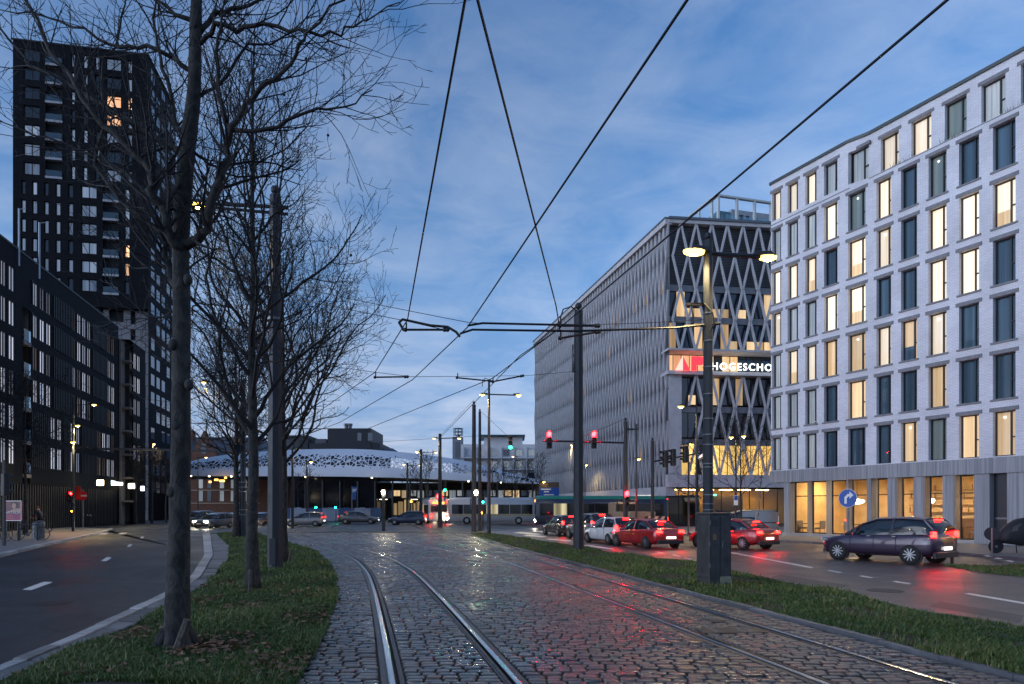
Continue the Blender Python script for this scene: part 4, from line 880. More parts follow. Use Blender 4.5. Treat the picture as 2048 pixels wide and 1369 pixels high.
for bb, r0, r1 in ((b1, 0, 7), (b2, 7, 13)):
    for r in range(r0, r1):
        z = zt(rys[r])-1.2; MB().box(bb[0], bb[1], -.15, 1.5, z, z+.30).build('balcony_slab', WSL, tw); MB().box(bb[0]+.05, bb[1]-.05, -.12, -.08, z+.32, z+1.15).build('glass_balustrade', GLASSB, tw)
        MB().box(bb[0]+.2, bb[1]-.2, 1.35, 1.45, z+.3, z+2.2).build('balcony_door', TWO if (r in (10, 11)) else TWD, tw)
    MB().box(bb[0], bb[1], 1.5, 1.6, bb[2], bb[3]).build('recess_wall', TB, tw)
MB().box(.4, L4-.4, .6, 13, ZB+.1, TH-.2).build('inner_core', DARKROOM, tw)
MB().box(-.1, L4+.1, -.1, 14, TH, TH+.2).build('roof_edge', SLATD, tw)
# side face of the tower, with vertical glass bands
S1 = (-54.2, 110.0); angS, LS = frame(B4, S1); Ms = Matrix.Translation((L4, 0, 0)) @ Matrix.Rotation(angS-ang4, 4, 'Z')
m_ = MB(); m_.add([Ms @ Vector(p) for p in ((0,0,0),(LS,0,0),(LS,0,TH),(0,0,TH))], [(0,1,2,3)]); m_.build('side_wall', TB, tw)
for r in range(24):
    z = 4+2.56*r
    for k in range(5):
        if (k+r) % 5 == 4: continue
        MB().box(1.0+k*2.6, 2.6+k*2.6, -.06, .02, z, z+1.6, Ms).build('window', SKYG, tw)
# pale tiled stem under the overhang
TILE = brick('pale_tile', (0.20, 0.20, 0.22), (0.23, 0.22, 0.23), (0.07, 0.07, 0.08), 1.25, 1.6, 0.5, 0.05, 0.2)
ops = [(U4(188), U4(200), zt(640), zt(611)), (U4(211), U4(241), zt(636), zt(611)), (U4(255), U4(265), zt(640), zt(611)), (U4(255), U4(265), zt(672), zt(650)), (U4(262), U4(272), 5, 8), (U4(262), U4(272), 9, 11)]
mb = MB(); wall(mb, U4(170), L4-.3, 0, ZB-.01, ops, .3, 1.2); mb.build('stem_wall', TILE, tw)
MB().box(U4(165), L4-.5, 1.6, 12, 0, ZB-.1).build('stem_core', DARKROOM, tw)

# ---------------------------------------------------------------- transit hall: white perforated roof
def perf():
    m, t, n, l, o = nmat('perforated_white'); p = n.new('ShaderNodeBsdfPrincipled'); p.inputs['Base Color'].default_value = (0.68, 0.71, 0.77, 1); p.inputs['Roughness'].default_value = .45
    tcx = n.new('ShaderNodeTexCoord'); sp = n.new('ShaderNodeSeparateXYZ'); l.new(tcx.outputs['Object'], sp.inputs[0]); cbx = n.new('ShaderNodeCombineXYZ'); l.new(sp.outputs[0], cbx.inputs[0]); l.new(sp.outputs[2], cbx.inputs[1])
    v = n.new('ShaderNodeTexVoronoi'); v.feature = 'DISTANCE_TO_EDGE'; v.inputs['Scale'].default_value = 1.95; l.new(cbx.outputs[0], v.inputs['Vector'])
    mr = n.new('ShaderNodeMapRange'); mr.inputs[1].default_value = 7.2; mr.inputs[2].default_value = 9.2; mr.inputs[3].default_value = 0.0; mr.inputs[4].default_value = 1.0; l.new(sp.outputs[2], mr.inputs[0])
    at = n.new('ShaderNodeAttribute'); at.attribute_name = 'rim'; l.new(at.outputs['Fac'], mr.inputs[0]); mr.inputs[1].default_value = 0.0; mr.inputs[2].default_value = 1.0; mr.inputs[3].default_value = .75; mr.inputs[4].default_value = .09
    g = n.new('ShaderNodeMath'); g.operation = 'GREATER_THAN'; l.new(v.outputs['Distance'], g.inputs[0]); l.new(mr.outputs[0], g.inputs[1])
    d = n.new('ShaderNodeBsdfTransparent'); mx = n.new('ShaderNodeMixShader'); l.new(g.outputs[0], mx.inputs[0]); l.new(p.outputs[0], mx.inputs[1]); l.new(d.outputs[0], mx.inputs[2]); l.new(mx.outputs[0], o.inputs[0]); return m
PERF = perf(); DH = 108.0; hl = thing('transit_hall', 'low transit hall under a long curved white perforated roof', 'station', (0, DH, 0))
top = [(300,948),(345,925),(410,912),(480,905),(570,900),(650,898.5),(730,899),(820,906),(880,913),(945,924),(1000,940),(1060,955),(1110,966)]; bot = [(300,953),(345,953),(480,954.5),(570,955),(700,956),(800,958),(880,961),(945,964),(1000,966),(1110,970)]
xs = np.linspace(300, 1110, 60); ty = np.interp(xs, *zip(*top)); by = np.interp(xs, *zip(*bot)); ty = np.convolve(np.pad(ty, 2, mode='edge'), np.ones(5)/5, 'valid')
mb = MB(); rim = []; nv = 10
for i, x in enumerate(xs):
    X = (x-CX)/F*DH
    for k in range(nv+1):
        f = k/nv; z = CH-(by[i]+(ty[i]-by[i])*f-HY)/F*DH; yb = -1.0*math.sin(math.pi*f)+3.6*f-4*math.sin(math.pi*i/59); mb.v.append((X, yb, z)); c = 1-abs(f-.56)/.42; rim.append(max(0, min(1, c*1.6)))
for i in range(59):
    for k in range(nv): a = i*(nv+1)+k; mb.f.append((a, a+nv+1, a+nv+2, a+1)); mb.mi.append(0)
o = mb.build('roof_skin', PERF, hl, True); at = o.data.attributes.new('rim', 'FLOAT', 'POINT'); at.data.foreach_set('value', np.array(rim, 'f4'))
mb = MB()
for i in range(59):
    Xa, Xb = [(xs[j]-CX)/F*DH for j in (i, i+1)]; za, zb = [CH-(by[j]-HY)/F*DH for j in (i, i+1)]; zc_, zd = [CH-(ty[j]-HY)/F*DH for j in (i, i+1)]
    ya, yb = [-4*math.sin(math.pi*j/59) for j in (i, i+1)]
    mb.quad((Xa, ya, za), (Xb, yb, zb), (Xb, 12, zb), (Xa, 12, za)); mb.quad((Xa, ya+3.6, zc_), (Xa, 16, zc_), (Xb, 16, zd), (Xb, yb+3.6, zd))
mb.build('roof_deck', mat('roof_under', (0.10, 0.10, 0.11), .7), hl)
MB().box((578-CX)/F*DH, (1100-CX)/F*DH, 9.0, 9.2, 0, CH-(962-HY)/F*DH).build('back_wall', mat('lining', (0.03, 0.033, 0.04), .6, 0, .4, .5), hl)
for k, p in enumerate(range(765, 1090, 13)):
    x = (p-CX)/F*DH; MB().box(x, x+.85, 8.9, 8.98, .6, 2.6+.3*(k % 3)).build('added_glow_bay', stripes('added_glow_bay', (.10, .07, .04), (.85, .58, .28), 1.6, .6, 0, emis=.16) if k == 0 else MATS['added_glow_bay'], hl)  # glowing panels added to relieve the black space under the roof
MB().box((600-CX)/F*DH, (760-CX)/F*DH, -2.5, .4, 0, CH-(958-HY)/F*DH).build('dark_glass_volume', mat('hall_glass', (0.006, 0.008, 0.013), 0.12, 0, .3, .6), hl)
for p in range(520, 1080, 34): x = (p-CX)/F*DH; MB().tube([(x, -3.0, 0), (x, -3.0, 5.9)], .14, 8).build('column', POLE, hl)
for k, p in enumerate(range(770, 1070, 16)):
    x = (p-CX)/F*DH; MB().box(x, x+1.0, .7, .8, 3.4+.3*(k % 2), 4.6).build('upper_window', random.choice([SKYG, CUR_T, CUR_P]), hl)
PLT = emit('platform_strip', (1.0, 0.9, 0.7), 2.2)
for p in (640, 700, 770, 830, 905, 985, 1040): x = (p-CX)/F*DH; MB().box(x-.6, x+.6, -1.4, -1.2, 3.1, 3.16).build('platform_light', PLT, hl)
CAFE = emit('cafe_lights', (1.0, .45, .08), 2.2)
for p, w_, y_ in ((452, 7, 962), (463, 10, 964), (470, 4, 958), (440, 4, 966), (400, 3, 985), (530, 5, 1000), (830, 6, 1004), (1003, 5, 1006)):
    x = (p-CX)/F*DH; z = CH-(y_-HY)/F*DH; MB().box(x-w_/2/F*DH, x+w_/2/F*DH, -3.6, -3.5, z-.14, z+.14).build('warm_sign', CAFE, hl)
# small ceiling spots along the eave
SPOT = emit('eave_spot', (1.0, 0.85, 0.55), 5.0)
for p in (412, 447, 489, 631, 757, 886, 941, 1003):
    x = (p-CX)/F*DH; z = CH-(np.interp(p, *zip(*bot))-HY)/F*DH; MB().box(x-.09, x+.09, -5.2, -5.0, z-.22, z-.08).build('eave_spot', SPOT, hl)

# ---------------------------------------------------------------- buildings behind
def block(name, lab, D, faces, cat='building'):           # faces: (px0, px1, ytop, depth, material, part)
    x0_ = (faces[0][0]-CX)/F*D; t = thing(name, lab, cat, (x0_, D, 0))
    for i_, (p, q, yt, dp, m_, nm) in enumerate(faces):        # each volume set a little further back than the one before
        MB().box((p-CX)/F*D-x0_, (q-CX)/F*D-x0_, .09*i_, dp-.11*i_, .01*i_, CH+(HY-yt)/F*D).build(nm, m_, t)
    return t, (lambda p: (p-CX)/F*D-x0_), (lambda y_: CH+(HY-y_)/F*D)
CLAD = mat('dark_cladding', (0.022, 0.026, 0.034), .6, .1, .2, .3); CLAD2 = mat('grey_cladding', (0.09, 0.10, 0.12), .6, .1, .2, .3)
t, X_, Z_ = block('dark_roof_block', 'dark clad block with rooftop vents rising behind the white roof', 150, [(655,742,857,14,CLAD,'wall'),(643,760,886,13.5,CLAD,'lower_wall'),(740,755,884,13.9,CLAD2,'side_wall')])
for p in (684, 691): MB().lathe([(.5, 0), (.5, 1.0), (.65, 1.05), (.65, 1.5)], 10, Matrix.Translation((X_(p), 4, Z_(857)))).build('roof_vent', GREYMETAL, t)
for p in (715, 736): MB().box(X_(p), X_(p)+.9, -.05, .02, Z_(882), Z_(866)).build('window', SKYG, t)
t, X_, Z_ = block('low_dark_block', 'low dark flat-roofed block left of the vented block', 152, [(566,616,871,12,CLAD,'wall'),(618,660,887,12,CLAD,'lower_wall'),(630,652,878,10,CLAD2,'roof_box')])
for p in (572, 590): MB().box(X_(p), X_(p)+1.6, -.05, .02, Z_(900), Z_(880)).build('window', DG, t)
for p in (604, 622): MB().lathe([(.3, 0), (.3, .9), (.5, 1.0), (.5, 1.3)], 8, Matrix.Translation((X_(p), 4, Z_(872 if p < 616 else 887)))).build('roof_vent', GREYMETAL, t)
t = thing('slate_roof', 'grey slate hipped roof just above the white canopy', 'roof', ((755-CX)/F*150, 150, 0)); k_ = 150/F; zz = lambda y_: CH+(HY-y_)*k_
MB().add([(0, 0, zz(908)), (45*k_, 0, zz(908)), (45*k_, 12, zz(908)), (0, 12, zz(908)), (4*k_, 5, zz(893)), (22*k_, 5, zz(893))], [(0,1,5,4),(1,2,5),(2,3,4,5),(3,0,4)]).build('slates', mat('slate', (0.05, 0.06, 0.08), .5, 0, .3, 2), t)
t, X_, Z_ = block('art_deco_tower', 'slim stone tower with a glass lantern on top', 190, [(905,925,874,3,mat('grey_stone', (0.20, 0.21, 0.24), .8, 0, .2, .5),'shaft')])
MB().box(X_(911), X_(919), -.05, .02, Z_(915), Z_(884)).build('stair_window', BGL, t)
ln = MB()
for k in range(8): a_ = k*math.pi/4; cx_, cy_ = X_(915.5)+1.25*math.cos(a_), 1.5+1.25*math.sin(a_); ln.tube([(cx_, cy_, Z_(870)), (cx_, cy_, Z_(857))], .09, 4)
for y_ in (870, 863.5, 857): ln.lathe([(1.42, 0), (1.42, .12), (1.2, .12)], 12, Matrix.Translation((X_(915.5), 1.5, Z_(y_))))
ln.lathe([(.5, Z_(874)), (.5, Z_(870))], 8, Matrix.Translation((X_(915.5), 1.5, 0))); ln.build('lantern', GREYMETAL, t)
WH_ = mat('white_render', (0.74, 0.72, 0.72), .8, 0, .12, .4)
t, X_, Z_ = block('white_apartments', 'white stepped apartment building with balconies and a flat teal roof', 170, [(922,1160,889,12,WH_,'wall'),(968,1045,873,10,WH_,'penthouse')])
MB().box(X_(958), X_(1050), -1.5, 11, Z_(873.5), Z_(871)).build('flat_roof', mat('teal_roof', (0.03, 0.10, 0.11), .5), t)
for fl in range(4):
    y_ = 899+23*fl
    for k in range(9):
        p = 930+25*k; MB().box(X_(p+2), X_(p+14), -.06, .05, Z_(y_+13), Z_(y_+1)).build('window', random.choice([CUR_P, CUR_P, TWG, TWO if k == 5 and fl == 0 else SKYG]), t)
        MB().box(X_(p-3), X_(p-1.0), -1.6, 0, Z_(y_+20), Z_(y_-4)).build('balcony_fin', WH_, t)
    MB().box(X_(922), X_(1160), -1.5, 0, Z_(y_+19), Z_(y_+16)).build('balcony_slab', WH_, t)
# old red brick house with gables
RB = brick('red_brick', (0.20, 0.075, 0.045), (0.15, 0.06, 0.038), (0.12, 0.09, 0.07), 0.5, 0.16, .8, .02, .3); SLT = MATS['slate']
D_ = 124; k_ = D_/F; X0 = (376-CX)*k_; t = thing('brick_gabled_house', 'old red brick house with steep gables behind the white roof', 'house', (X0, D_, 0)); zz = lambda y_: CH+(HY-y_)*k_; xx = lambda p: (p-376)*k_
MB().box(xx(340), xx(582), 0, 12, 0, zz(915)).build('wall', RB, t)
for a, b, yt in ((380, 436, 862), (455, 500, 876)):
    MB().add([(xx(a), -.1, zz(915)), (xx(b), -.1, zz(915)), (xx((a+b)/2), -.1, zz(yt)), (xx(a), 1, zz(915)), (xx(b), 1, zz(915)), (xx((a+b)/2), 1, zz(yt))], [(0,1,2),(5,4,3),(0,2,5,3),(1,4,5,2)]).build('gable', RB, t)
    MB().box(xx((a+b)/2-5), xx((a+b)/2+5), -.15, -.08, zz(908), zz(888)).build('window', BGL, t)
MB().add([(xx(340), 0, zz(915)), (xx(520), 0, zz(915)), (xx(505), 6, zz(868)), (xx(360), 6, zz(868)), (xx(340), 12, zz(915)), (xx(520), 12, zz(915))], [(0,1,2,3),(4,3,2,5),(0,3,4),(1,5,2)]).build('roof', SLT, t)
MB().box(xx(362), xx(370), 3, 4.2, zz(880), zz(858)).build('chimney', RB, t)
for fl, y_ in ((0, 988), (1, 962)):
    for p in (398, 415, 440, 462, 485, 545, 562): MB().box(xx(p), xx(p+8), -.06, .03, zz(y_+15), zz(y_-8)).build('window', random.choice([CUR_P, CUR_P, TWO if p in (440, 485) else BGL]), t)
    MB().box(xx(340), xx(520), -.15, .0, zz(y_+20), zz(y_+18)).build('string_course', mat('cream_stone', (.4, .34, .26), .8) if fl == 0 else MATS['cream_stone'], t)
# ================================================================== street furniture
def spot(parent, loc, watts, col=(1.0, 0.74, 0.36), size=150, r=.12):
    l_ = bpy.data.lights.new('lamp_light', 'SPOT'); l_.energy = watts; l_.color = col; l_.spot_size = R(size); l_.spot_blend = .6; l_.shadow_soft_size = r
    o = bpy.data.objects.new('lamp_light', l_); COL.objects.link(o); o.parent = parent; o.location = loc; l_.energy = watts*3; return o
def head(t, p, ang, ln=.55, w=.20, watts=0, m=None, tilt=0.0):    # flat street-lamp head with a glowing lens underneath
    M = Matrix.Translation(Vector(p)) @ Matrix.Rotation(ang, 4, 'Z') @ Matrix.Rotation(tilt, 4, 'Y')
    h = MB().add([M @ Vector(v) for v in ((0,-w*.3,0),(0,w*.3,0),(ln,w*.5,-.02),(ln,-w*.5,-.02),(0,-w*.3,.08),(0,w*.3,.08),(ln*.8,w*.4,.09),(ln*.8,-w*.4,.09))], [(3,2,1,0),(4,5,6,7),(0,1,5,4),(1,2,6,5),(2,3,7,6),(3,0,4,7)]).build('lamp_head', POLE, t)
    g = MB().lathe([(w*.24, -.10), (w*.50, -.065), (w*.55, -.012)], 10, M @ Matrix.Translation((ln*.72, 0, 0)) @ Matrix.Diagonal((1.5, 1, 1, 1))); g.build('lens', m or BOWL, h)
    if m is None: MB().lathe([(w*.10, -.115), (w*.22, -.10), (w*.22, -.06)], 8, M @ Matrix.Translation((ln*.72, 0, 0)) @ Matrix.Diagonal((1.4, 1, 1, 1))).build('bulb', SODIUM, h)
    if watts: spot(h, M @ Vector((ln*.7, 0, -.14)), watts)
    return h
def shaft(t, h, r0, r1, n=8, m=POLE, nm='pole', ball=True, base=True):
    o = MB().tube([(0, 0, 0), (0, 0, h)], [r0, r1], n).build(nm, m, t)
    if ball: MB().tube([(0,0,h), (0,0,h+r1*.5)], r1*.35, 8).ball((0, 0, h+r1*1.1), r1*.8, 10).build('finial', m, t)
    if base: MB().lathe([(r0*1.5, 0), (r0*1.5, .03), (r0*1.1, .05)], n).build('base_flange', m, t)
    return o
def zat(py, D): return CH+(HY-py)*D/F
# --- left catenary pole with double arm and lamp
P = G(550, 1147); D = P.y; t = thing('catenary_pole', 'thick dark octagonal tram pole with a street lamp arm beside the second tree', 'pole', P)
h = zat(392, D); shaft(t, h, .215, .145)
MB().box(-.08, .08, -.212, -.19, .25, .95).build('access_door', POLE, t)
zl_ = zat(408, D); xl_ = (424-550)/F*D
MB().tube([(xl_, 0, zl_), (.35, 0, zl_-.10)], .05, 6).build('arm', POLE, t); MB().tube([(xl_, 0, zl_-.10), (.35, 0, zl_-.28)], .04, 6).build('arm_brace', POLE, t)
head(t, (xl_, 0, zl_-.02), R(180), .5, .34, 50)
for y_ in (575, 640): MB().lathe([(.215, -.04), (.225, -.03), (.225, .03), (.215, .04)], 8, Matrix.Translation((0, 0, zat(y_, D)))).build('clamp', GREYMETAL, t)
# --- cabinet pole on the right strip
P = G(1416, 1172); D = P.y; t = thing('catenary_pole', 'dark tram pole banded with steel straps rising from a metal cabinet', 'pole', P)
h = zat(482, D); shaft(t, h, .125, .10); 
for y_ in (628, 683, 735, 789, 838, 870, 890, 928, 935, 990, 1008, 1020): z = zat(y_, D); r = .127-.025*z/h; MB().lathe([(r, -.012), (r+.008, -.008), (r+.008, .008), (r, .012)], 8, Matrix.Translation((0, 0, z))).build('strap', mat('steel_strap', (.20, .21, .22), .4, .6, 0) if 'steel_strap' not in MATS else MATS['steel_strap'], t)
za_ = zat(508, D); MB().tube([(-.30, -.05, za_), (1.25, .05, za_-.05)], .05, 6).build('arm', POLE, t)
head(t, (-.02, -.1, za_), R(195), .5, .32, 60); head(t, (1.05, .05, za_-.03), R(3), .45, .26, 60)
MB().tube([(-.05,0,zat(655,D)), (-.35,-.1,zat(652,D)), (-.40,-.1,zat(610,D)), (-.1,-.05,zat(608,D)), (.05,-.18,zat(630,D)), (.08,-.22,zat(650,D)), (0,-.18,zat(668,D))], .018, 5).build('cable_loop', BLACK, t)
MB().tube([(-.55, -.02, zat(654, D)), (.28, .02, zat(647, D))], .035, 6).box(-.5, -.1, -.04, .04, zat(612, D), zat(607, D)).build('bracket', POLE, t)
CAB = mat('cabinet_grey', (0.055, 0.055, 0.056), 0.5, .3, .45, 5, rvar=.12); CABY = mat('cabinet_base', (0.24, 0.23, 0.16), 0.55, .1, .25, 6)
P2 = G(1416, 1175); c = thing('cabinet', 'dark grey metal utility cabinet on a pale base in the right grass strip', 'cabinet', (P2.x, P2.y-.42, 0), R(18))
c.scale = (.82, .80, 1); MB().bbox(-.33, .33, -.3, .3, .28, 1.62, .02).build('body', CAB, c); MB().bbox(-.32, .32, -.29, .29, 0, .278, .01).build('plinth', CAB, c)
MB().box(.0, .315, -.318, -.29, .02, .30).build('service_plate', CABY, c); MB().box(-.30, -.02, -.306, -.30, .34, 1.56).build('door', CAB, c); MB().box(.02, .31, -.306, -.30, .34, 1.56).build('door', CAB, c)
for x_ in (-.315, -.01, .3125): MB().box(x_-.006, x_+.006, -.309, -.303, .32, 1.58).build('seam', BLACK, c)
for z_ in (.5, .95, 1.4): MB().box(-.322, -.30, -.318, -.302, z_, z_+.09).build('hinge', GREYMETAL, c)
MB().box(.045, .075, -.325, -.303, .92, 1.06).build('handle', GREYMETAL, c)
for k in range(6): MB().box(-.26, -.08, -.312, -.304, 1.36+k*.025, 1.368+k*.025).build('vent_slot', BLACK, c)
MB().box(-.22, -.12, -.309, -.305, 1.08, 1.2).build('sticker', mat('faded_sticker', (.22, .12, .05), .7, 0, .5, 30), c)
MB().lathe([(.022, 0), (.022, .02)], 10, Matrix.Translation((.16, -.318, .16)) @ Matrix.Rotation(R(90), 4, 'X')).build('lock', GREYMETAL, c); MB().bbox(-.345, .345, -.315, .315, 1.62, 1.66, .015).build('lid', CAB, c)
# --- middle tram pole
P = G(1157, 1108); t = thing('catenary_pole', 'plain dark tram pole standing mid-way along the right grass strip', 'pole', P); D = P.y
h = zat(622, D); shaft(t, h, .205, .165); MB().box(-.24, -.19, -.05, .05, zat(745, D), zat(690, D)).build('junction_box', POLE, t)
MB().tube([(0,0,zat(652,D)), (-.05,-.1,zat(625,D)), (-.3,-.15,zat(616,D)), (-.6,-.2,zat(622,D)), (-.72,-.2,zat(640,D))], .028, 6).build('curved_bracket', POLE, t)
# --- pole pair by the crossing and the double-headed lamp post
P = G(948, 1063.5); t = thing('catenary_pole', 'tall dark tram pole, thicker left one of the close pair at the crossing', 'pole', P); D = P.y; shaft(t, zat(810, D), .19, .14)
MB().box(-.3, -.2, -.12, .12, 1.7, 2.5).build('button_box', mat('blue_box', (.03, .05, .10), .5), t)
P = G(958.5, 1063); t = thing('catenary_pole', 'thinner right one of the close pair of tram poles at the crossing', 'pole', P+Vector((0, .9, 0))); D = P.y; shaft(t, zat(820, D), .15, .10)
P = G(978, 1070); t = thing('lamp_post', 'slim green-grey lamp post with two glowing heads over the crossing', 'street lamp', P); D = P.y; h = zat(765, D); shaft(t, h, .13, .07, ball=False)
z = zat(789, D); MB().tube([(-.2, 0, z), (1.75, 0, z-.06)], .045, 6).build('arm', POLE, t); head(t, (-.1, 0, z), R(180), .5, .2, 160); head(t, (1.6, 0, z-.04), 0, .5, .2, 160)
MB().tube([(0,0,zat(770,D)), (-.05,-.1,zat(760,D)), (-.25,-.1,zat(757,D)), (-.42,-.1,zat(763,D)), (-.45,-.1,zat(774,D))], .03, 6).build('curved_bracket', POLE, t)
# --- traffic signals
def signal(parent, loc, rotz, lit, s=1.0, nm='signal_head', n=3, back=False):
    M = Matrix.Translation(Vector(loc)) @ Matrix.Rotation(rotz, 4, 'Z') @ Matrix.Scale(s, 4)
    h_ = MB().bbox(-.15, .15, -.12, .12, 0, .33*n, .03, M).build(nm, BLACK, parent)
    if back: MB().box(-.26, .26, .10, .13, -.1, .33*n+.1, M).build('backboard', BLACK, h_)
    for k in range(n):
        z = .165+.33*(n-1-k); on = k == lit; m_ = {0: REDLAMP, 1: AMBER, 2: GREENLAMP}[min(k if n == 3 else (0 if k == 0 else 2), 2)] if on else mat('unlit_lens', (.02, .02, .02), .25, 0, 0) if 'unlit_lens' not in MATS else MATS['unlit_lens']
        MB().lathe([(.105, 0), (.10, .03), (.05, .05)], 14, M @ Matrix.Translation((0, -.12, z)) @ Matrix.Rotation(R(90), 4, 'X')).build('lens', m_, h_)
        if on and k == 0 and n == 3 and s > .9:
            l_ = bpy.data.lights.new('signal_light', 'SPOT'); l_.energy = 420; l_.color = (1, .02, .03); l_.spot_size = R(110); l_.spot_blend = .8; l_.shadow_soft_size = .12; lo_ = bpy.data.objects.new('signal_light', l_); COL.objects.link(lo_); lo_.parent = h_; lo_.location = M @ Vector((0, -.34, z)); lo_.rotation_euler = (R(78), 0, rotz)
        vz = MB()
        for a in range(8):
            a0, a1 = math.pi*(a-.0)/8, math.pi*(a+1)/8; p0, p1 = (.125*math.cos(a0), .125*math.sin(a0)+z), (.125*math.cos(a1), .125*math.sin(a1)+z)
            vz.quad(M @ Vector((p0[0], -.12, p0[1])), M @ Vector((p1[0], -.12, p1[1])), M @ Vector((p1[0], -.30, p1[1]-.0)), M @ Vector((p0[0], -.30, p0[1])))
        vz.build('visor', BLACK, h_)
    return h_
P = G(1251, 1078); D = P.y; t = thing('signal_gantry', 'dark pole with a long arm carrying two red traffic lights', 'traffic light', P); shaft(t, zat(843, D), .15, .11)
z = zat(882, D); xa = (1085-1251)/F*D; MB().tube([(xa, 0, z-.0), (0, 0, z-.12)], .06, 6).build('arm', POLE, t); MB().tube([((1150-1251)/F*D, 0, z+.05), (0, 0, zat(838, D))], .012, 4).build('stay_wire', BLACK, t)
for p in (1098, 1187): signal(t, ((p-1251)/F*D, -.14, zat(898, D)), 0, 0, 1.02)
signal(t, (0.02, -.26, zat(1014, D)), 0, 0, .95); MB().tube([(0, 0, zat(859, D)), (.72, 0, zat(859, D))], .05, 6).tube([(.62, 0, zat(1040, D)), (.62, 0, zat(848, D))], .06, 6).build('side_post', POLE, t)
P = G(1305, 1076); D = P.y; t = thing('signal_gantry', 'dark pole with an arm of three unlit signal heads seen from the side', 'traffic light', P); shaft(t, zat(882, D), .12, .09)
MB().tube([(0, 0, zat(924, D)), ((1412-1305)/F*D, -.5, zat(905, D))], .055, 6).build('arm', POLE, t)
for p, y_ in ((1329, 932), (1345, 929), (1369, 923)): signal(t, ((p-1305)/F*D, -.2, zat(y_, D)-.1), R(-75), -1, 1.0)
# plain lamp posts
def lamp_post(px_, D, ytop, heads, lab, r=.075, arms=None, watts=60, m=None):
    P = Vector(((px_-CX)/F*D, D, .0)); t = thing('lamp_post', lab, 'street lamp', P); h_ = zat(ytop, D); shaft(t, h_, r, r*.7, ball=False)
    for hx, y_ in heads:
        x = (hx-px_)/F*D; z = zat(y_, D); s = 1 if x >= 0 else -1
        if abs(x) > .25: MB().tube([(0, 0, z+.02), (x-.28*s, 0, z+.06)], .035, 6).build('arm', POLE, t)
        head(t, (x-.34*s, 0, z+.06) if abs(x) > .25 else (-.17, 0, h_), 0 if s > 0 else math.pi, .48, .2, watts, m)
    return t
lamp_post(1393, 36, 812, [(1362, 815)], 'lamp post with one bright head in front of the college corner', .07, watts=110)
lamp_post(1377, 46, 888, [(1377, 890)], 'short lamp post with a flat glowing top left of the strapped pole', .07)
lamp_post(1273, 52, 918, [(1273, 920)], 'short lamp post glowing below the gantry side post', .08)
lamp_post(1472, 47, 868, [(1463, 876), (1487, 874)], 'thin lamp post before the yellow-lit hall, right of the strapped pole', .06, watts=60)
lamp_post(1170, 84, 930, [(1170, 939)], 'small distant street lamp at the foot of the lattice facade', .07)
lamp_post(1149, 95, 885, [(1143, 891)], 'street lamp hanging by the overhanging corner of the college', .08)
lamp_post(880, 62, 868, [(868, 878), (918, 878)], 'dark tram pole with two lamp heads before the white roof', .20, watts=60)
lamp_post(842, 74, 899, [(834, 905), (872, 906)], 'tram pole with two small lamps left of the round red signal', .19, watts=40)
lamp_post(814.5, 88, 926, [(808, 930), (840, 932)], 'far tram pole with two small lamps before the perforated roof', .17, watts=30)
lamp_post(585, 58, 898, [(596, 899)], 'lamp post with one head right of the thick left tram pole', .13, watts=50)
lamp_post(614, 72, 923, [(622, 925)], 'smaller lamp post further right of the thick left tram pole', .13, watts=40)
lamp_post(1034, 92, 912, [(1026, 914)], 'small lamp post among the far plaza trees', .06, watts=30)
# left side
D = 44; t = lamp_post(486, 40, 760, [(408, 766)], 'square tram pole with long lamp arm behind the second tree', .19, watts=110)
for y_ in (965, 975, 984, 1020, 1030): MB().box(-.2, .2, -.2, .2, zat(y_, 40)-.012, zat(y_, 40)+.012).build('strap', MATS['steel_strap'], t)
t = lamp_post(147, 50, 795, [(188, 811), (155, 853)], 'lamp post with two glowing heads by the no-entry sign', .09, watts=110); head(t, (-.24, -.25, zat(885, 50)), 0, .5, .22, 70)
lamp_post(123, 60, 840, [(118, 862)], 'unlit-looking slim lamp post left of the two-headed one', .10, watts=0, m=MATS['unlit_lens'])
P = Vector(((190-CX)/F*66, 66, 0)); t = thing('signal_gantry', 'tall pole with a long horizontal beam across the left road', 'gantry', P); D = 66; shaft(t, zat(875, D), .17, .14, ball=False); MB().tube([(0, 0, zat(898, D)), ((470-190)/F*D, 0, zat(903, D))], .11, 8).build('beam', GREYMETAL, t)
lamp_post(305, 78, 888, [(309, 894)], 'far street lamp above the gantry beam on the left', .08, watts=60)
lamp_post(396, 80, 911, [(412, 916)], 'far street lamp in front of the brick house', .07, watts=30)
for px_, D, lab in ((33, 56, 'taller'), (54, 57, 'shorter')):
    pass
mst = thing('roof_mast', 'pair of thin pale masts on the roof of the dark left block', 'mast', W(38, 505, 50)); MB().tube([(0,0,-1), (0,0,3.2)], .06, 6, ).tube([(0,0,3.15),(.5,0,3.2)], .03, 5).build('mast', mat('pale_steel', (.35, .38, .42), .4, .5, 0), mst); MB().tube([(.8,1,-1.6), (.8,1,2.6)], .06, 6).tube([(.8,1,2.55),(1.35,1,2.6)], .03, 5).build('mast', MATS['pale_steel'], mst)
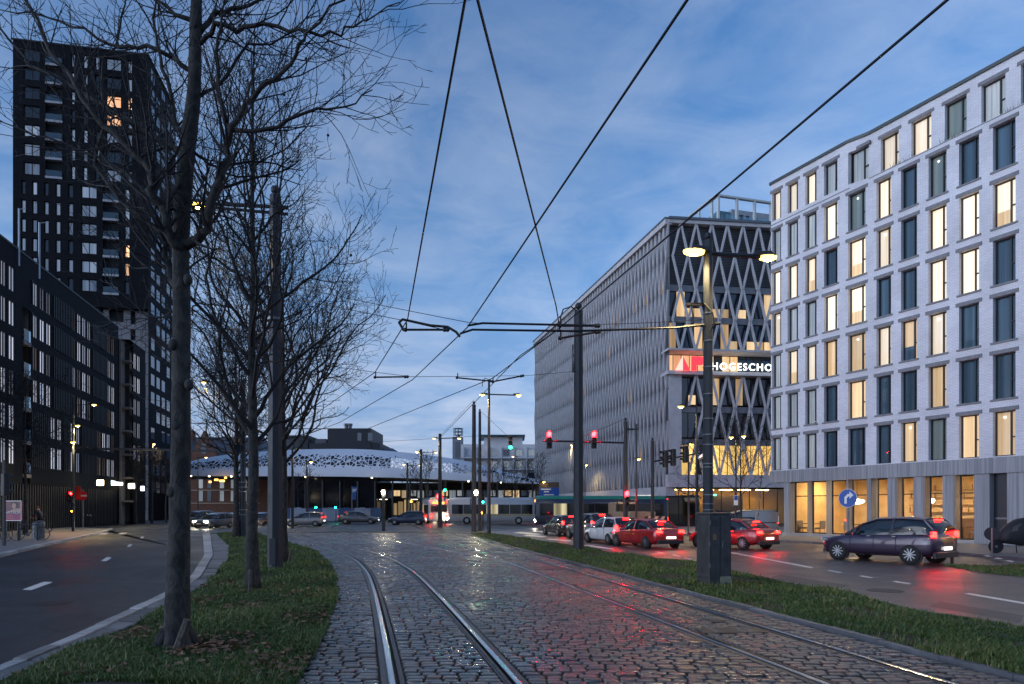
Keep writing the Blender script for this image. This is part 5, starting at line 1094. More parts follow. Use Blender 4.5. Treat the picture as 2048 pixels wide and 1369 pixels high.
# tram signals with white light
for px_, py_, D, lab in ((767, 985, 52, 'short post with a dazzling white tram signal in the middle of the setts'), (953, 986, 49, 'white tram signal mounted low on the pole pair')):
    P = Vector(((px_-CX)/F*D, D, 0)); t = thing('tram_signal', lab, 'signal', P if px_ < 900 else P+Vector((0.0, -.4, 0))); z = zat(py_, D)
    if px_ < 900: MB().tube([(0, 0, 0), (0, 0, z-.2)], .13, 8).build('post', POLE, t)
    h_ = MB().bbox(-.16, .16, -.1, .14, z-.25, z+.25, .03).build('housing', BLACK, t); MB().lathe([(.13, 0), (.12, .04), (.05, .06)], 14, Matrix.Translation((0, -.1, z)) @ Matrix.Rotation(R(90), 4, 'X')).build('lens', WHITELAMP, h_)
    l_ = bpy.data.lights.new('lamp_light', 'SPOT'); l_.energy = 160; l_.color = (1, .85, .55); l_.spot_size = R(120); l_.spot_blend = .8; l_.shadow_soft_size = .15; o = bpy.data.objects.new('lamp_light', l_); COL.objects.link(o); o.parent = h_; o.location = (0, -.3, z); o.rotation_euler = (R(80), 0, 0)
# overhead green light on a wire, green signal behind the pair
t = thing('traffic_light', 'green traffic light hanging on a wire beside the white apartments', 'traffic light', W(1021, 900, 48)); signal(t, (0, 0, 0), 0, 2, .95)
t = thing('traffic_light', 'small green traffic light above the round red signal', 'traffic light', Vector(((890-CX)/F*66, 66, 0))); MB().tube([(0,0,0), (0,0,zat(985,66))], .05, 6).build('post', POLE, t); signal(t, (0, -.1, zat(984, 66)), 0, 2, .9)
t = thing('traffic_light', 'small green traffic light low behind the pole pair', 'traffic light', Vector(((966-CX)/F*54, 54, 0))); MB().tube([(0,0,0), (0,0,zat(1010,54))], .06, 6).build('post', POLE, t); signal(t, (0, -.1, zat(1008, 54)), 0, 2, .8); MB().lathe([(.06, 0), (.03, .03)], 8, Matrix.Translation((-.1, -.12, zat(1026, 54))) @ Matrix.Rotation(R(90), 4, 'X')).build('push_button_light', AMBER, t)
for px_, lab in ((633, 'left one of two far green pedestrian lights by the hoarding'), (672, 'right one of two far green pedestrian lights by the hoarding')):
    t = thing('traffic_light', lab, 'traffic light', Vector(((px_-CX)/F*84, 84, 0))); MB().tube([(0,0,0), (0,0,zat(1004,84))], .05, 6).build('post', POLE, t); signal(t, (0, -.1, zat(1018, 84)), 0, 1, 1.0, n=2)
D = 64; t = thing('round_signal', 'large round red disc signal on a dark post in front of the tram', 'signal', Vector(((880-CX)/F*D, D-.6, 0))); MB().tube([(0,0,0),(0,0,zat(1002,D))], .05, 6).build('post', POLE, t)
MB().lathe([(.34, 0), (.34, .05)], 24, Matrix.Translation((0, 0, zat(994, D))) @ Matrix.Rotation(R(90), 4, 'X')).build('red_ring', lens('red_disc', (1, .02, .03), .7, (.5, .01, .01)), t); MB().lathe([(.24, .05), (.24, .06)], 24, Matrix.Translation((0, 0, zat(994, D))) @ Matrix.Rotation(R(90), 4, 'X')).build('pink_face', lens('pink_disc', (1, .25, .28), .8, (.8, .3, .3)), t)
# --- road signs
BLUE = mat('sign_blue', (0.01, 0.075, 0.35), .4, 0, 0); WHT = mat('sign_white', (.75, .75, .75), .45, 0, 0); REDP = mat('sign_red', (.55, .008, .012), .4, 0, 0)
def disc(t, z, r, m, y0=-.05, nm='disc', sx=1.0): return MB().lathe([(r, 0), (r, .012)], 28, Matrix.Translation((0, y0, z)) @ Matrix.Rotation(R(90), 4, 'X')).build(nm, m, t)
P = G(1697, 1112); t = thing('turn_right_sign', 'round blue sign with a white right-turn arrow before the restaurant windows', 'road sign', P, R(-54)); D = P.y; z = zat(997, D); MB().tube([(0,0,0),(0,0,z+.35)], .035, 8).build('post', GREYMETAL, t); disc(t, z, .33, BLUE)
disc(t, z, .345, WHT, -.045, 'rim')
ar = [(-.12,-.20),(-.03,-.20),(-.03,.0),(.04,.07),(.07,.07),(.07,-.02),(.22,.115),(.07,.25),(.07,.16),(.0,.16),(-.12,.04)]
MB().prism([(x, y) for x, y in ar], 0, .004, Matrix.Translation((0, -.064, z)) @ Matrix.Rotation(R(90), 4, 'X')).build('arrow', WHT, t)
P = G(1984, 1124); t = thing('round_sign', 'round road sign seen from behind near the cargo bike', 'road sign', P, R(155)); D = P.y; z = zat(1068, D); MB().tube([(0,0,0),(0,0,z+.2)], .03, 8).build('post', GREYMETAL, t); disc(t, z, .22, POLE, .0, 'plate')
P = G(1904, 1128); t = thing('bollard', 'brown metal bollard at the end of the small grass island', 'bollard', P); MB().tube([(0,0,0),(0,0,.72)], .05, 8).lathe([(.052,.72),(.04,.76),(.01,.78)], 8).build('post', mat('brown_metal', (.10, .07, .05), .5, .3), t)
D = 58; P = Vector(((166-CX)/F*D, D, .1)); t = thing('no_entry_sign', 'round red no-entry sign with a white bar on the left pavement', 'road sign', P); z = zat(992, D)-.1; MB().tube([(0,0,0),(0,0,z+.5)], .05, 8).build('post', GREYMETAL, t); disc(t, z, .39, REDP); MB().box(-.36, .36, -.07, -.065, z-.06, z+.06).build('white_bar', WHT, t)
D = 49; P = Vector(((146-CX)/F*D, D, .1)); t = thing('traffic_light', 'red traffic light on a red-backed post at the left kerb', 'traffic light', P); MB().tube([(0,0,0),(0,0,2.55)], .09, 8).build('post', POLE, t); signal(t, (.0, -.16, zat(999, D)-.35), R(8), 0, .8); signal(t, (-.42, -.05, zat(999, D)-.3), R(40), -1, .8)
MB().bbox(.15, .55, .0, .05, zat(1000, D)-.1, zat(973, D)-.1, .02).build('red_backboard', mat('dull_red', (.42, .02, .015), .5, 0, .1), t); MB().lathe([(.05, 0), (.03, .03)], 8, Matrix.Translation((-.03, -.1, zat(1023, D)-.1)) @ Matrix.Rotation(R(90), 4, 'X')).build('push_button_light', AMBER, t)
D = 30; P = Vector(((8-CX)/F*D, D, .1)); t = thing('street_name_pole', 'dark square pole at the left edge by the poster', 'pole', P); MB().box(-.05, .05, -.05, .05, 0, zat(925, D)).build('post', POLE, t); signal(t, (.1, -.05, 2.2), R(150), -1, 1.0)
# poster stand
D = 36.5; P = Vector(((27-CX)/F*D, D, .1)); t = thing('poster_stand', 'free-standing lit poster panel headed NATALIA beside the left pole', 'poster', P, R(-5)); z0, z1 = zat(1041, D)-.1, zat(1003, D)-.1
POSTER = mat('poster_dark_red', (.14, .012, .03), .3, 0, .4, 3); LITF = emit('poster_frame_glow', (.6, .65, .85), .25)
MB().box(-.48, .48, -.06, .06, z0, z1).build('poster_face', POSTER, t); MB().box(-.50, .50, -.07, -.062, z0-.03, z0+.0).box(-.50, .50, -.07, -.062, z1, z1+.03).box(-.50, -.48, -.07, -.062, z0, z1).box(.48, .50, -.07, -.062, z0, z1).build('frame', LITF, t)
for x in (-.4, .4): MB().tube([(x, 0, 0), (x, 0, z0)], .035, 6).build('leg', GREYMETAL, t)
SKIN = mat('print_skin', (.48, .27, .20), .4, 0, .15, 8); HAIR = mat('print_dark', (.03, .015, .012), .4, 0, 0); PLUM = mat('print_plum', (.30, .03, .10), .4, 0, .2, 6)
def flat(t, poly, m, y, nm): return MB().prism(poly, 0, .001, Matrix.Translation((0, y, 0)) @ Matrix.Rotation(R(90), 4, 'X')).build(nm, m, t)
hz_ = z1-z0; el = lambda cx, cz, a, b, n=16: [(cx+a*math.cos(i*2*math.pi/n), cz+b*math.sin(i*2*math.pi/n)) for i in range(n)]
flat(t, el(.12, z0+hz_*.82, .22, .17), HAIR, -.064, 'printed_hair'); flat(t, el(.08, z0+hz_*.76, .12, .15), SKIN, -.066, 'printed_face'); flat(t, [(-.3, z0+hz_*.44), (.44, z0+hz_*.44), (.46, z0+hz_*.62), (.10, z0+hz_*.62), (.0, z0+hz_*.56)], SKIN, -.065, 'printed_shoulder')
flat(t, [(-.46, z0+.01), (.46, z0+.01), (.46, z0+hz_*.33), (-.46, z0+hz_*.33)], PLUM, -.064, 'printed_panel'); tm = text_mesh('NATALIA', .215, .001, 'CENTER'); tm.materials.append(WHT); inst('poster_title', tm, t, (0, -.068, z0+hz_*.35), (R(90), 0, 0))
for k in range(3): MB().box(-.38, .1-.06*k, -.068, -.066, z0+.08+.09*k, z0+.11+.09*k).build('printed_line', mat('print_pink', (.45, .16, .16), .4, 0, 0) if k == 0 else MATS['print_pink'], t)
# litter bin, bollards, racks
D = 36.8; P = Vector(((77-CX)/F*D, D, .1)); t = thing('litter_bin', 'tall rounded grey litter bin with a slanted top on the left pavement', 'litter bin', P, R(10))
BIN = mat('bin_grey', (.10, .11, .12), .4, .3, .2); m_ = MB(); n = 16; ring = lambda r, z, sl: [(r*math.cos(i*2*math.pi/n), r*.8*math.sin(i*2*math.pi/n), z+sl*math.sin(i*2*math.pi/n)) for i in range(n)]
vs = ring(.30, 0, 0)+ring(.30, .82, .05)+ring(.27, .92, .08); m_.add(vs, [(i, (i+1) % n, n+(i+1) % n, n+i) for i in range(n)]+[(n+i, n+(i+1) % n, 2*n+(i+1) % n, 2*n+i) for i in range(n)]+[tuple(range(2*n, 3*n))]); m_.build('body', BIN, t); MB().box(-.10, .10, -.16, -.04, .895, .91).build('slot', BLACK, t)
for px_, D, lab in ((37, 34.5, 'short dark bollard in front of the poster stand'), (72, 50, 'slim pale bollard behind the litter bin')):
    P = Vector(((px_-CX)/F*D, D, .1)); t = thing('bollard', lab, 'bollard', P); MB().tube([(0,0,0),(0,0,.95),(0,0,1.0)], [.055,.055,.03], 8).build('post', BLACK if D < 40 else GREYMETAL, t)
def bicycle(t, col, s=1.0, parts=True):
    fr = MB(); bk, ft, bb, st, hd = Vector((-.52,0,.34)), Vector((.56,0,.34)), Vector((-.05,0,.30)), Vector((-.2,0,.82)), Vector((.40,0,.82))
    for a, b in ((bk,bb),(bk,st),(bb,st),(bb,hd),(st,hd),(hd,ft)): fr.tube([a, b], .017, 6)
    fr.build('frame', col, t)
    for c in (bk, ft):
        w = MB(); k = 24; r = .335; rr = .018; vs = []
        for i in range(k):
            a = i*2*math.pi/k
            for j in range(5): b = j*2*math.pi/5; vs.append((c.x+(r+rr*math.cos(b))*math.cos(a), rr*math.sin(b), c.z+(r+rr*math.cos(b))*math.sin(a)))
        w.add(vs, [(i*5+j, i*5+(j+1) % 5, ((i+1) % k)*5+(j+1) % 5, ((i+1) % k)*5+j) for i in range(k) for j in range(5)]); o = w.build('wheel', BLACK, t)
        sp = MB()
        for i in range(12): a = i*math.pi/6; sp.tube([c, c+Vector((.32*math.cos(a), 0, .32*math.sin(a)))], .003, 3)
        sp.build('spokes', GREYMETAL, o)
    MB().bbox(-.34, -.08, -.07, .07, .90, .95, .02).tube([st, (-.21,0,.9)], .014, 6).build('saddle', BLACK, t); MB().tube([hd, (.36,0,1.0)], .015, 6).tube([(.3,-.27,1.0),(.38,-.1,1.02),(.38,.1,1.02),(.3,.27,1.0)], .013, 6).build('handlebar', BLACK, t)
    MB().lathe([(.09, -.02), (.09, .02)], 14, Matrix.Translation(bb) @ Matrix.Rotation(R(90), 4, 'X')).tube([bb+Vector((-.12,-.06,-.1)), bb, bb+Vector((.12,.06,.1))], .012, 5).build('pedals', GREYMETAL, t)
D = 35; t = thing('bicycle', 'dark bicycle locked to a rail between bollard and litter bin', 'bicycle', ((58-CX)/F*D, D, .1), R(25)); bicycle(t, BLACK)
t = thing('bike_rail', 'low dark metal rail the bicycle leans on', 'rail', ((55-CX)/F*34.8, 34.8, .1)); MB().tube([(-.5,0,0),(-.5,0,.78),(-.4,0,.84),(.45,0,.8),(.5,0,.75),(.5,0,0)], .03, 8).build('hoop', BLACK, t)
D = 33.5; t = thing('bicycle', 'black bicycle cut by the left picture edge', 'bicycle', ((-8-CX)/F*D, D, .1), R(80)); bicycle(t, BLACK)
# shop signs on the left block
SIG = emit('lit_box_sign', (1.0, .80, .45), 5.0); SIGW = emit('lit_letters', (.75, .95, 1.0), 2.2)
for px_, py_, w_, h_, D, lab, m_ in ((200.5, 966, 12, 11, 62, 'square glowing box sign, left one on the dark block', SIG), (263, 972.5, 11, 10, 72, 'square glowing box sign, right one on the dark block', SIG), (285, 977.5, 6, 9, 74, 'small narrow lit box sign beyond the glowing squares', SIGW)):
    t = thing('box_sign', lab, 'shop sign', W(px_, py_, D)); MB().bbox(-w_/2/F*D, w_/2/F*D, -.1, .1, -h_/2/F*D, h_/2/F*D, .02).build('light_box', m_, t)
    MB().tube([(0, 0, 0), (-.7, .3, 0)], .03, 5).build('bracket', POLE, t)
t = thing('shop_lettering', 'short line of glowing pale letters between the two box signs', 'shop sign', W(223, 971, 66)); 
for k, (a, b) in enumerate(((0, .75), (.22, .65), (.40, .5), (.58, .5), (.76, .45), (.94, .45))): MB().box(a, a+.13, -.05, .05, 0, b*.62).build('letter_stroke', SIGW, t)
# blue direction board
D = 72; t = thing('direction_board', 'blue motorway direction board with a brown top above the buses', 'road sign', ((1098-CX)/F*D, D, 0)); z0, z1, zm = zat(996, D), zat(965, D), zat(976, D); wd = 20/F*D
MB().box(-wd, wd, 0, .1, z0, zm).build('blue_panel', BLUE, t); MB().box(-wd, wd, 0, .1, zm+.01, z1).build('brown_panel', mat('sign_brown', (.09, .06, .035), .5, 0, 0), t)
for x in (-wd*.7, wd*.7): MB().tube([(x, .15, 0), (x, .15, z1)], .07, 6).build('post', GREYMETAL, t)
for y_, a, b in ((979, -.8, .2), (984, -.5, .0), (990, -.5, .5)): MB().box(wd*a, wd*b, -.012, -.002, zat(y_+1, D), zat(y_-1, D)).build('legend_line', WHT, t)
head(t, (-wd, -.4, z1+.05), 0, .7, .2, 0)
# totem and small plates by the strapped pole
D = 34; t = thing('info_totem', 'white and magenta information panel behind the cabinet', 'sign', ((1440-CX)/F*D, D, .1)); MB().bbox(-.22, .22, 0, .12, .25, 1.55, .02).build('case', BLACK, t); MB().box(-.17, .17, -.012, -.002, .35, 1.2).build('white_panel', lens('lit_white_panel', (.9, .85, .9), .25, (.7, .7, .7)), t); MB().box(-.17, .17, -.012, -.002, 1.21, 1.45).build('magenta_panel', lens('magenta', (.6, .02, .1), .3, (.5, .02, .1)), t); MB().box(-.06, .06, .03, .09, 0, .25).build('foot', BLACK, t)
D = 40; t = thing('parking_sign', 'small blue and white upright plate on a lamp post before the college', 'road sign', ((1471-CX)/F*D, D, 0)); MB().tube([(0,0,0),(0,0,3.0)], .06, 6).build('post', POLE, t); MB().box(-.12, .12, -.08, -.065, zat(1011, D), zat(991, D)).build('plate', WHT, t); MB().box(-.10, .10, -.085, -.081, zat(1001, D), zat(992, D)).build('blue_field', BLUE, t)
t = thing('camera', 'white surveillance camera on the post beside the strapped pole', 'camera', W(1401, 915, 36)); MB().box(-.1, .14, -.3, .1, -.07, .07, Matrix.Rotation(R(35), 4, 'Z') @ Matrix.Rotation(R(-25), 4, 'X')).build('body', WHT, t); MB().tube([(0,0,0),(-.12,.1,.15),(-.2,.1,.15)], .02, 5).build('bracket', GREYMETAL, t)
# hoarding and banner in the distance
D = 92; t = thing('hoarding', 'long blue and white construction hoarding in front of the dark hall', 'fence', ((570-CX)/F*D, D, 0)); HB = mat('hoarding_blue', (.05, .10, .20), .5, 0, .3, .5); HW = mat('hoarding_pale', (.28, .33, .42), .5, 0, .3, .5)
for k in range(18): x = k*.72; MB().box(x, x+.70, 0, .06, .05, 1.75+.05*(k % 3)).build('panel', (HB, HW)[(k*5//3) % 2], t)
D = 86; t = thing('banner', 'tall white and blue flag banner before the dark hall', 'flag', ((704-CX)/F*D, D, 0)); MB().tube([(0,0,0),(0,0,zat(973,D))], .05, 6).build('pole', GREYMETAL, t); a, b = zat(1000, D), zat(974, D)
MB().add([(.05,0,a),(.45,.05,a),(.62,.1,b),(.05,0,b)], [(0,1,2,3)]).build('flag', mat('flag_blue', (.05, .16, .45), .7, 0, .1), t); MB().add([(.05,-.01,a+.9),(.5,.03,a+1.1),(.6,.085,b-.25),(.05,-.01,b-.25)], [(0,1,2,3)]).build('white_field', WHT, t)
# --- overhead wires
def wz(px_, py_, z): return W(px_, py_, (z-CH)*F/(HY-py_))
def wire(pts, r, lab, nm='overhead_wire', sag=0.0):
    Q = []
    for a, b in zip(pts[:-1], pts[1:]):
        n = 8
        for i in range(n): f = i/n; p = a.lerp(b, f); p.z -= sag*4*f*(1-f); Q.append(p)
    Q.append(pts[-1]); c = Q[0].copy(); return tag(inst(nm, MB().tube([q-c for q in Q], r, 5).mesh(nm, BLACK), None, c), lab, 'wire')
Zw = 5.9
a0, a1 = wz(930, 0, Zw), wz(815, 640, Zw); wire([a0-(a1-a0)*.8, a0, a1, wz(750, 745, Zw), wz(600, 850, Zw), wz(480, 900, Zw)], .013, 'contact wire from the picture top bending left over the curved track')
c0, c1 = wz(1375, 0, Zw), wz(935, 655, Zw); wire([c0-(c1-c0)*.8, c0, c1, wz(825, 760, Zw), wz(680, 845, Zw), wz(560, 890, Zw)], .014, 'contact wire slanting from top centre-right down to the far left')
d0, d1 = wz(1895, 0, Zw), wz(1115, 660, Zw); wire([d0-(d1-d0)*.5, d0, d1, wz(985, 757, Zw), wz(730, 860, Zw)], .014, 'long contact wire from the upper right corner over the white block')
b0, b1 = wz(955, 0, Zw), wz(1112, 612, Zw); wire([b0-(b1-b0)*.5, b0, b1, W(1120, 660, 15.2)], .013, 'contact wire crossing the others and running down to the middle pole')
wire([W(1115, 660, 15.2), wz(1040, 712, Zw), wz(880, 876, Zw)], .013, 'contact wire from the middle crossing toward the far lamp posts')
wire([W(562, 568, 18.3), W(940, 646, 15.6), W(1158, 650, 18), W(1408, 640, 15.4)], .008, 'upper span wire between the two thick poles', sag=.02); wire([W(562, 592, 18.3), W(805, 641, 15.2), W(880, 658, 15.2)], .008, 'lower span wire from the left pole')
wire([W(540, 716, 27), W(750, 745, 21), W(825, 754, 21.5), W(1050, 752, 24), W(1155, 743, 26.2)], .008, 'far span wire held by the middle pole')
wire([W(935, 652, 15.4), W(965, 647, 15.4), W(1100, 650, 15.2), W(1195, 652, 15.2)], .026, 'thick upper feeder cable between span clamps'); wire([W(920, 668, 15.2), W(945, 660, 15.2), W(1150, 663, 15.2), W(1355, 656, 15.3), W(1408, 650, 15.3)], .026, 'thick lower feeder cable reaching the strapped pole')
wire([W(808, 662, 15.1), W(798, 645, 15.1), W(805, 639, 15.1), W(860, 651, 15.1), W(895, 654, 15.1), W(912, 664, 15.1), W(920, 674, 15.1)], .03, 'looped thick feeder cable at the left clamp')
for pts, lab in (([W(811, 660, 15.1), W(895, 660, 15.1)], 'left'), ([W(1120, 652, 15.2), W(1197, 652, 15.2)], 'upper right'), ([W(1120, 677, 15.4), W(1198, 664, 15.6)], 'lower right'), ([W(750, 755, 21), W(815, 754, 21)], 'far left'), ([W(914, 756, 23), W(985, 763, 23)], 'far middle'), ([W(985, 764, 23), W(1046, 752, 23)], 'far right')):
    t = thing('registration_arm', f'{lab} steel registration arm holding a contact wire', 'wire arm', pts[0]); d = pts[1]-pts[0]; MB().tube([(0,0,0), tuple(d)], .026, 6).build('rod', POLE, t)
    for f in (0, 1.0, .93): q = d*f; MB().ball(tuple(q), .05, 8).build('insulator', BLACK, t)
    MB().tube([tuple(d*.02), tuple(d*.02+Vector((0, 0, .16)))], .018, 5).build('clamp', BLACK, t)
for p, q, lab in (((958, 820, 49), (1016, 873, 48), 'stay wire carrying the hanging green light'), ((880, 872, 62), (948, 800, 50), 'stay wire from the double lamp pole up to the pole pair')): wire([W(*p), W(*q)], .012, lab)
wire([W(570, 858, 45), W(700, 858, 50)], .03, 'thick horizontal span tube left of the dark block'); wire([W(730, 886, 60), W(960, 872, 50)], .012, 'thin horizontal span wire above the white roof')
# ================================================================== trees
def bark(name, a, b, sc):
    m, t, n, l, o = nmat(name); p = n.new('ShaderNodeBsdfPrincipled'); p.inputs['Roughness'].default_value = .8; l.new(p.outputs[0], o.inputs[0]); pos = n.new('ShaderNodeNewGeometry').outputs['Position']
    mp = n.new('ShaderNodeMapping'); mp.inputs['Scale'].default_value = (1, 1, .55); l.new(pos, mp.inputs[0])
    z = n.new('ShaderNodeTexNoise'); z.inputs['Scale'].default_value = sc; z.inputs['Detail'].default_value = 6; z.inputs['Roughness'].default_value = .7; z.inputs['Distortion'].default_value = 1.0; l.new(mp.outputs[0], z.inputs['Vector'])
    cr = n.new('ShaderNodeValToRGB'); e = cr.color_ramp.elements; e[0].position = .42; e[0].color = (*a, 1); e[1].position = .62; e[1].color = (*b, 1); l.new(z.outputs[0], cr.inputs[0]); l.new(cr.outputs[0], p.inputs['Base Color'])
    bp = n.new('ShaderNodeBump'); bp.inputs['Strength'].default_value = .9; bp.inputs['Distance'].default_value = .05; l.new(z.outputs[0], bp.inputs['Height']); l.new(bp.outputs[0], p.inputs['Normal']); return m
BARK = bark('plane_bark', (0.010, 0.0095, 0.009), (0.050, 0.046, 0.040), 8.0); TWIG = mat('twig', (0.012, 0.011, 0.012), .8, 0, 0); BIRCH = bark('birch_bark', (0.05, 0.045, 0.04), (.45, .42, .38), 9.0)
def grow(mb, p, d, L, r, lvl, maxl, rng, dens, trop, rmin, wig=.16):
    n = max(3, min(12, int(L/.16))) if lvl < maxl else 3
    st = L/n; pts = [p.copy()]; rad = [r]; d = d.normalized()
    for i in range(n):
        d = (d+Vector((rng.gauss(0, wig), rng.gauss(0, wig), rng.gauss(0, wig)+trop))).normalized(); p = p+d*st; pts.append(p.copy()); rad.append(max(r*(1-.72*(i+1)/n), rmin))
    mb.tube(pts, rad, 6 if r > .03 else 4 if r > .012 else 3, cap=False)
    if lvl >= maxl: return
    k = max(2, int(L*dens[lvl])); 
    for j in range(k):
        f = .18+.80*(j+rng.random())/k; i = min(int(f*n), n-1); q = pts[i].lerp(pts[i+1], f*n-i); dd = (pts[i+1]-pts[i]).normalized()
        ax = dd.orthogonal().normalized(); ax.rotate(Matrix.Rotation(rng.uniform(0, 6.283), 3, dd)); an = R(rng.uniform(32, 62)); c = dd*math.cos(an)+ax*math.sin(an); c.z += .12
        grow(mb, q, c, L*rng.uniform(.30, .58)*(1.15-.55*f), max(rad[i]*.55, rmin), lvl+1, maxl, rng, dens, trop, rmin, wig)
def trunk_tube(pts, rad, n=12):
    mb = MB(); Q = []; Rr = []
    for i in range(len(pts)-1):
        for k in range(4): f = k/4; Q.append(pts[i].lerp(pts[i+1], f)); Rr.append(rad[i]+(rad[i+1]-rad[i])*f)
    Q.append(pts[-1]); Rr.append(rad[-1])
    for _ in range(2): Q = [Q[0]]+[(Q[i-1]+Q[i]*2+Q[i+1])/4 for i in range(1, len(Q)-1)]+[Q[-1]]
    mb.tube(Q, [r*(1+.04*math.sin(i*2.7)) for i, r in enumerate(Rr)], n); return mb, Q, Rr
def tree(base, height, r0, lab, spread, zmin, nl, seed, maxl=3, dens=(3.2, 5.0, 6.0), trop=.05, rmin=.005, lean=(0, 0), group=None, name='bare_tree', bm=None, up=.75, tw=None):
    rng = random.Random(seed); t = thing(name, lab, 'tree', base, 0, group)
    pts = [Vector((lean[0]*f+rng.gauss(0, .03)*min(1, f*5), lean[1]*f+rng.gauss(0, .03), height*f-(.05 if f == 0 else 0))) for f in [i/9 for i in range(10)]]
    rad = [r0*1.25]+[max(r0*(1-.93*f**.9), .01) for f in [i/9 for i in range(1, 10)]]
    mb, Q, Rr = trunk_tube(pts, rad, 12 if r0 > .1 else 8); mb.build('trunk', bm or BARK, t, True)
    cr = MB(); h0 = zmin
    for i in range(nl):
        f = (i+rng.random()*.7)/nl; z = h0+(height*.97-h0)*f; k = min(int(z/height*(len(Q)-1)), len(Q)-2); p = Q[k].lerp(Q[k+1], z/height*(len(Q)-1)-k)
        a = i*2.39996+rng.uniform(-.4, .4); prof = math.sin(math.pi*min(.12+.88*(f*.80+.16), 1))**.8; L = spread*max(.22, prof)*rng.uniform(.75, 1.1)*1.12
        grow(cr, p, Vector((math.cos(a), math.sin(a), up+.6*f)), L, max(min(Rr[k]*.5, .05*L/2.2+.008), .01), 0, maxl, rng, dens, trop, rmin)
    cr.build('crown', tw or TWIG, t); return t
# --- near plane tree with its own limbs
D1 = CH*F/(1305-HY); T0 = G(352, 1305); t = thing('plane_tree', 'big bare plane tree with mottled trunk nearest the camera, left', 'tree', T0)
def L1(px_, py_, dd=0.0): return W(px_, py_, D1+dd)-T0
tp = [L1(352, 1318), L1(354, 1250), L1(358, 1100), L1(362, 900), L1(362, 760), L1(364, 620), L1(361, 500), L1(365, 400), L1(375, 290), L1(389, 190), L1(391, 60), L1(397, -120), L1(404, -320)]
wpx = [74, 50, 42, 38, 35, 34, 32, 33, 32, 26, 23, 19, 8]; mb, Q, Rr = trunk_tube(tp, [w_/2/F*D1 for w_ in wpx], 14); mb.build('trunk', BARK, t, True)
for px_, py_ in ((346, 690), (378, 770), (343, 985), (376, 560), (352, 850)): MB().ball(tuple(L1(px_, py_, -.09)), .055, 10, 1.3).build('knot', BARK, t, True)
for k in range(7):
    a_ = k*.9+.3; MB().tube([L1(352, 1262)+Vector((math.cos(a_)*.10, math.sin(a_)*.10, 0)), L1(352, 1300)+Vector((math.cos(a_)*.24, math.sin(a_)*.24, 0)), L1(352, 1318)+Vector((math.cos(a_)*.42, math.sin(a_)*.42, 0))], [.09, .065, .03], 7).build('root', BARK, t, True)
rng = random.Random(5)
limbs = [([(372,490,0),(395,480,-.1),(412,455,-.15),(430,380,-.2),(452,310,-.2),(462,258,-.2),(490,205,-.2),(550,165,-.2),(590,112,-.25),(612,60,-.3),(690,0,-.3)], 15),
 ([(462,258,-.2),(520,262,-.3),(580,246,-.3),(635,220,-.35),(690,215,-.4),(745,180,-.4)], 7), ([(452,240,-.2),(437,190,-.2),(433,110,-.2),(445,30,-.2),(450,-60,-.2)], 8),
 ([(366,510,0),(345,480,-.15),(330,420,-.2),(300,380,-.3),(300,345,-.3),(268,305,-.3),(205,250,-.35),(150,170,-.4),(95,100,-.4),(55,0,-.4),(40,-60,-.4)], 15),
 ([(362,590,0),(345,565,.1),(330,510,.2),(335,480,.2),(310,455,.2),(235,400,.25),(190,330,.3),(210,230,.3),(200,150,.35),(240,60,.4),(250,-20,.4)], 11),
 ([(385,330,0),(340,290,.1),(300,270,.2),(240,230,.3),(140,170,.4),(60,130,.5),(0,60,.5),(-60,20,.5)], 11), ([(388,285,0),(350,260,.0),(345,190,.0),(320,120,.0),(310,40,.0),(318,-40,0)], 9),
 ([(392,95,0),(420,60,-.1),(470,55,-.1),(530,56,-.1),(600,62,-.2),(665,70,-.2),(705,55,-.2),(735,42,-.2),(800,5,-.2)], 8), ([(392,70,0),(430,30,.1),(480,12,.1),(540,-10,.1),(600,-60,.1)], 9),
 ([(390,150,0),(355,120,0),(300,95,0),(240,95,0),(170,60,0),(90,30,0),(0,20,0)], 8), ([(393,40,0),(350,25,0),(300,-10,0),(250,-60,0)], 8), ([(390,200,0),(430,180,.2),(500,95,.2),(560,80,.2),(640,20,.2)], 6),
 ([(366,470,0),(350,450,.2),(250,340,.3),(160,300,.3),(70,270,.3),(-20,230,.3)], 7), ([(372,430,0),(420,420,.2),(480,450,.2),(560,480,.2)], 4), ([(364,640,0),(340,625,.1),(300,640,.2),(260,600,.2),(210,560,.2)], 4), ([(387,300,0),(420,330,.1),(450,350,.1),(520,350,.15),(600,370,.15)], 5)]
cr = MB()
for pl, w0 in limbs:
    P_ = [L1(*q) for q in pl]; P2_ = []
    for a, b in zip(P_[:-1], P_[1:]):
        for f in (0, .33, .66): P2_.append(a.lerp(b, f)+Vector((rng.gauss(0, .012), rng.gauss(0, .03), rng.gauss(0, .012))))
    P2_.append(P_[-1]); r_ = w0*1.35/2/F*D1; rad = [max(r_*(1-.85*i/len(P2_)), .006) for i in range(len(P2_))]
    lm_ = MB(); lm_.tube(P2_, rad, 8); lm_.build('limb', BARK if w0 > 7 else TWIG, t, True)
    for i in range(2, len(P2_)-1):
        for _ in range(1 if i % 3 else 2):
            dd = (P2_[i+1]-P2_[i]).normalized(); ax = dd.orthogonal().normalized(); ax.rotate(Matrix.Rotation(rng.uniform(0, 6.283), 3, dd)); an = R(rng.uniform(30, 65)); c = dd*math.cos(an)+ax*math.sin(an); c.y *= .8; c.z += .25
            grow(cr, P2_[i], c, rng.uniform(.5, 1.25), max(rad[i]*.45, .007), 1, 3, rng, (2.5, 3.4, 3.8), .06, .0030, .12)
cr.build('crown', TWIG, t)
for px_, py_ in ((568, 190), (656, 271), (702, 511), (612, 118)): MB().tube([(0,0,0), tuple(Vector((0,0,.10)))], .002, 3).ball((0,0,0), .017, 8).build('seed_ball', TWIG, t).location = L1(px_, py_)
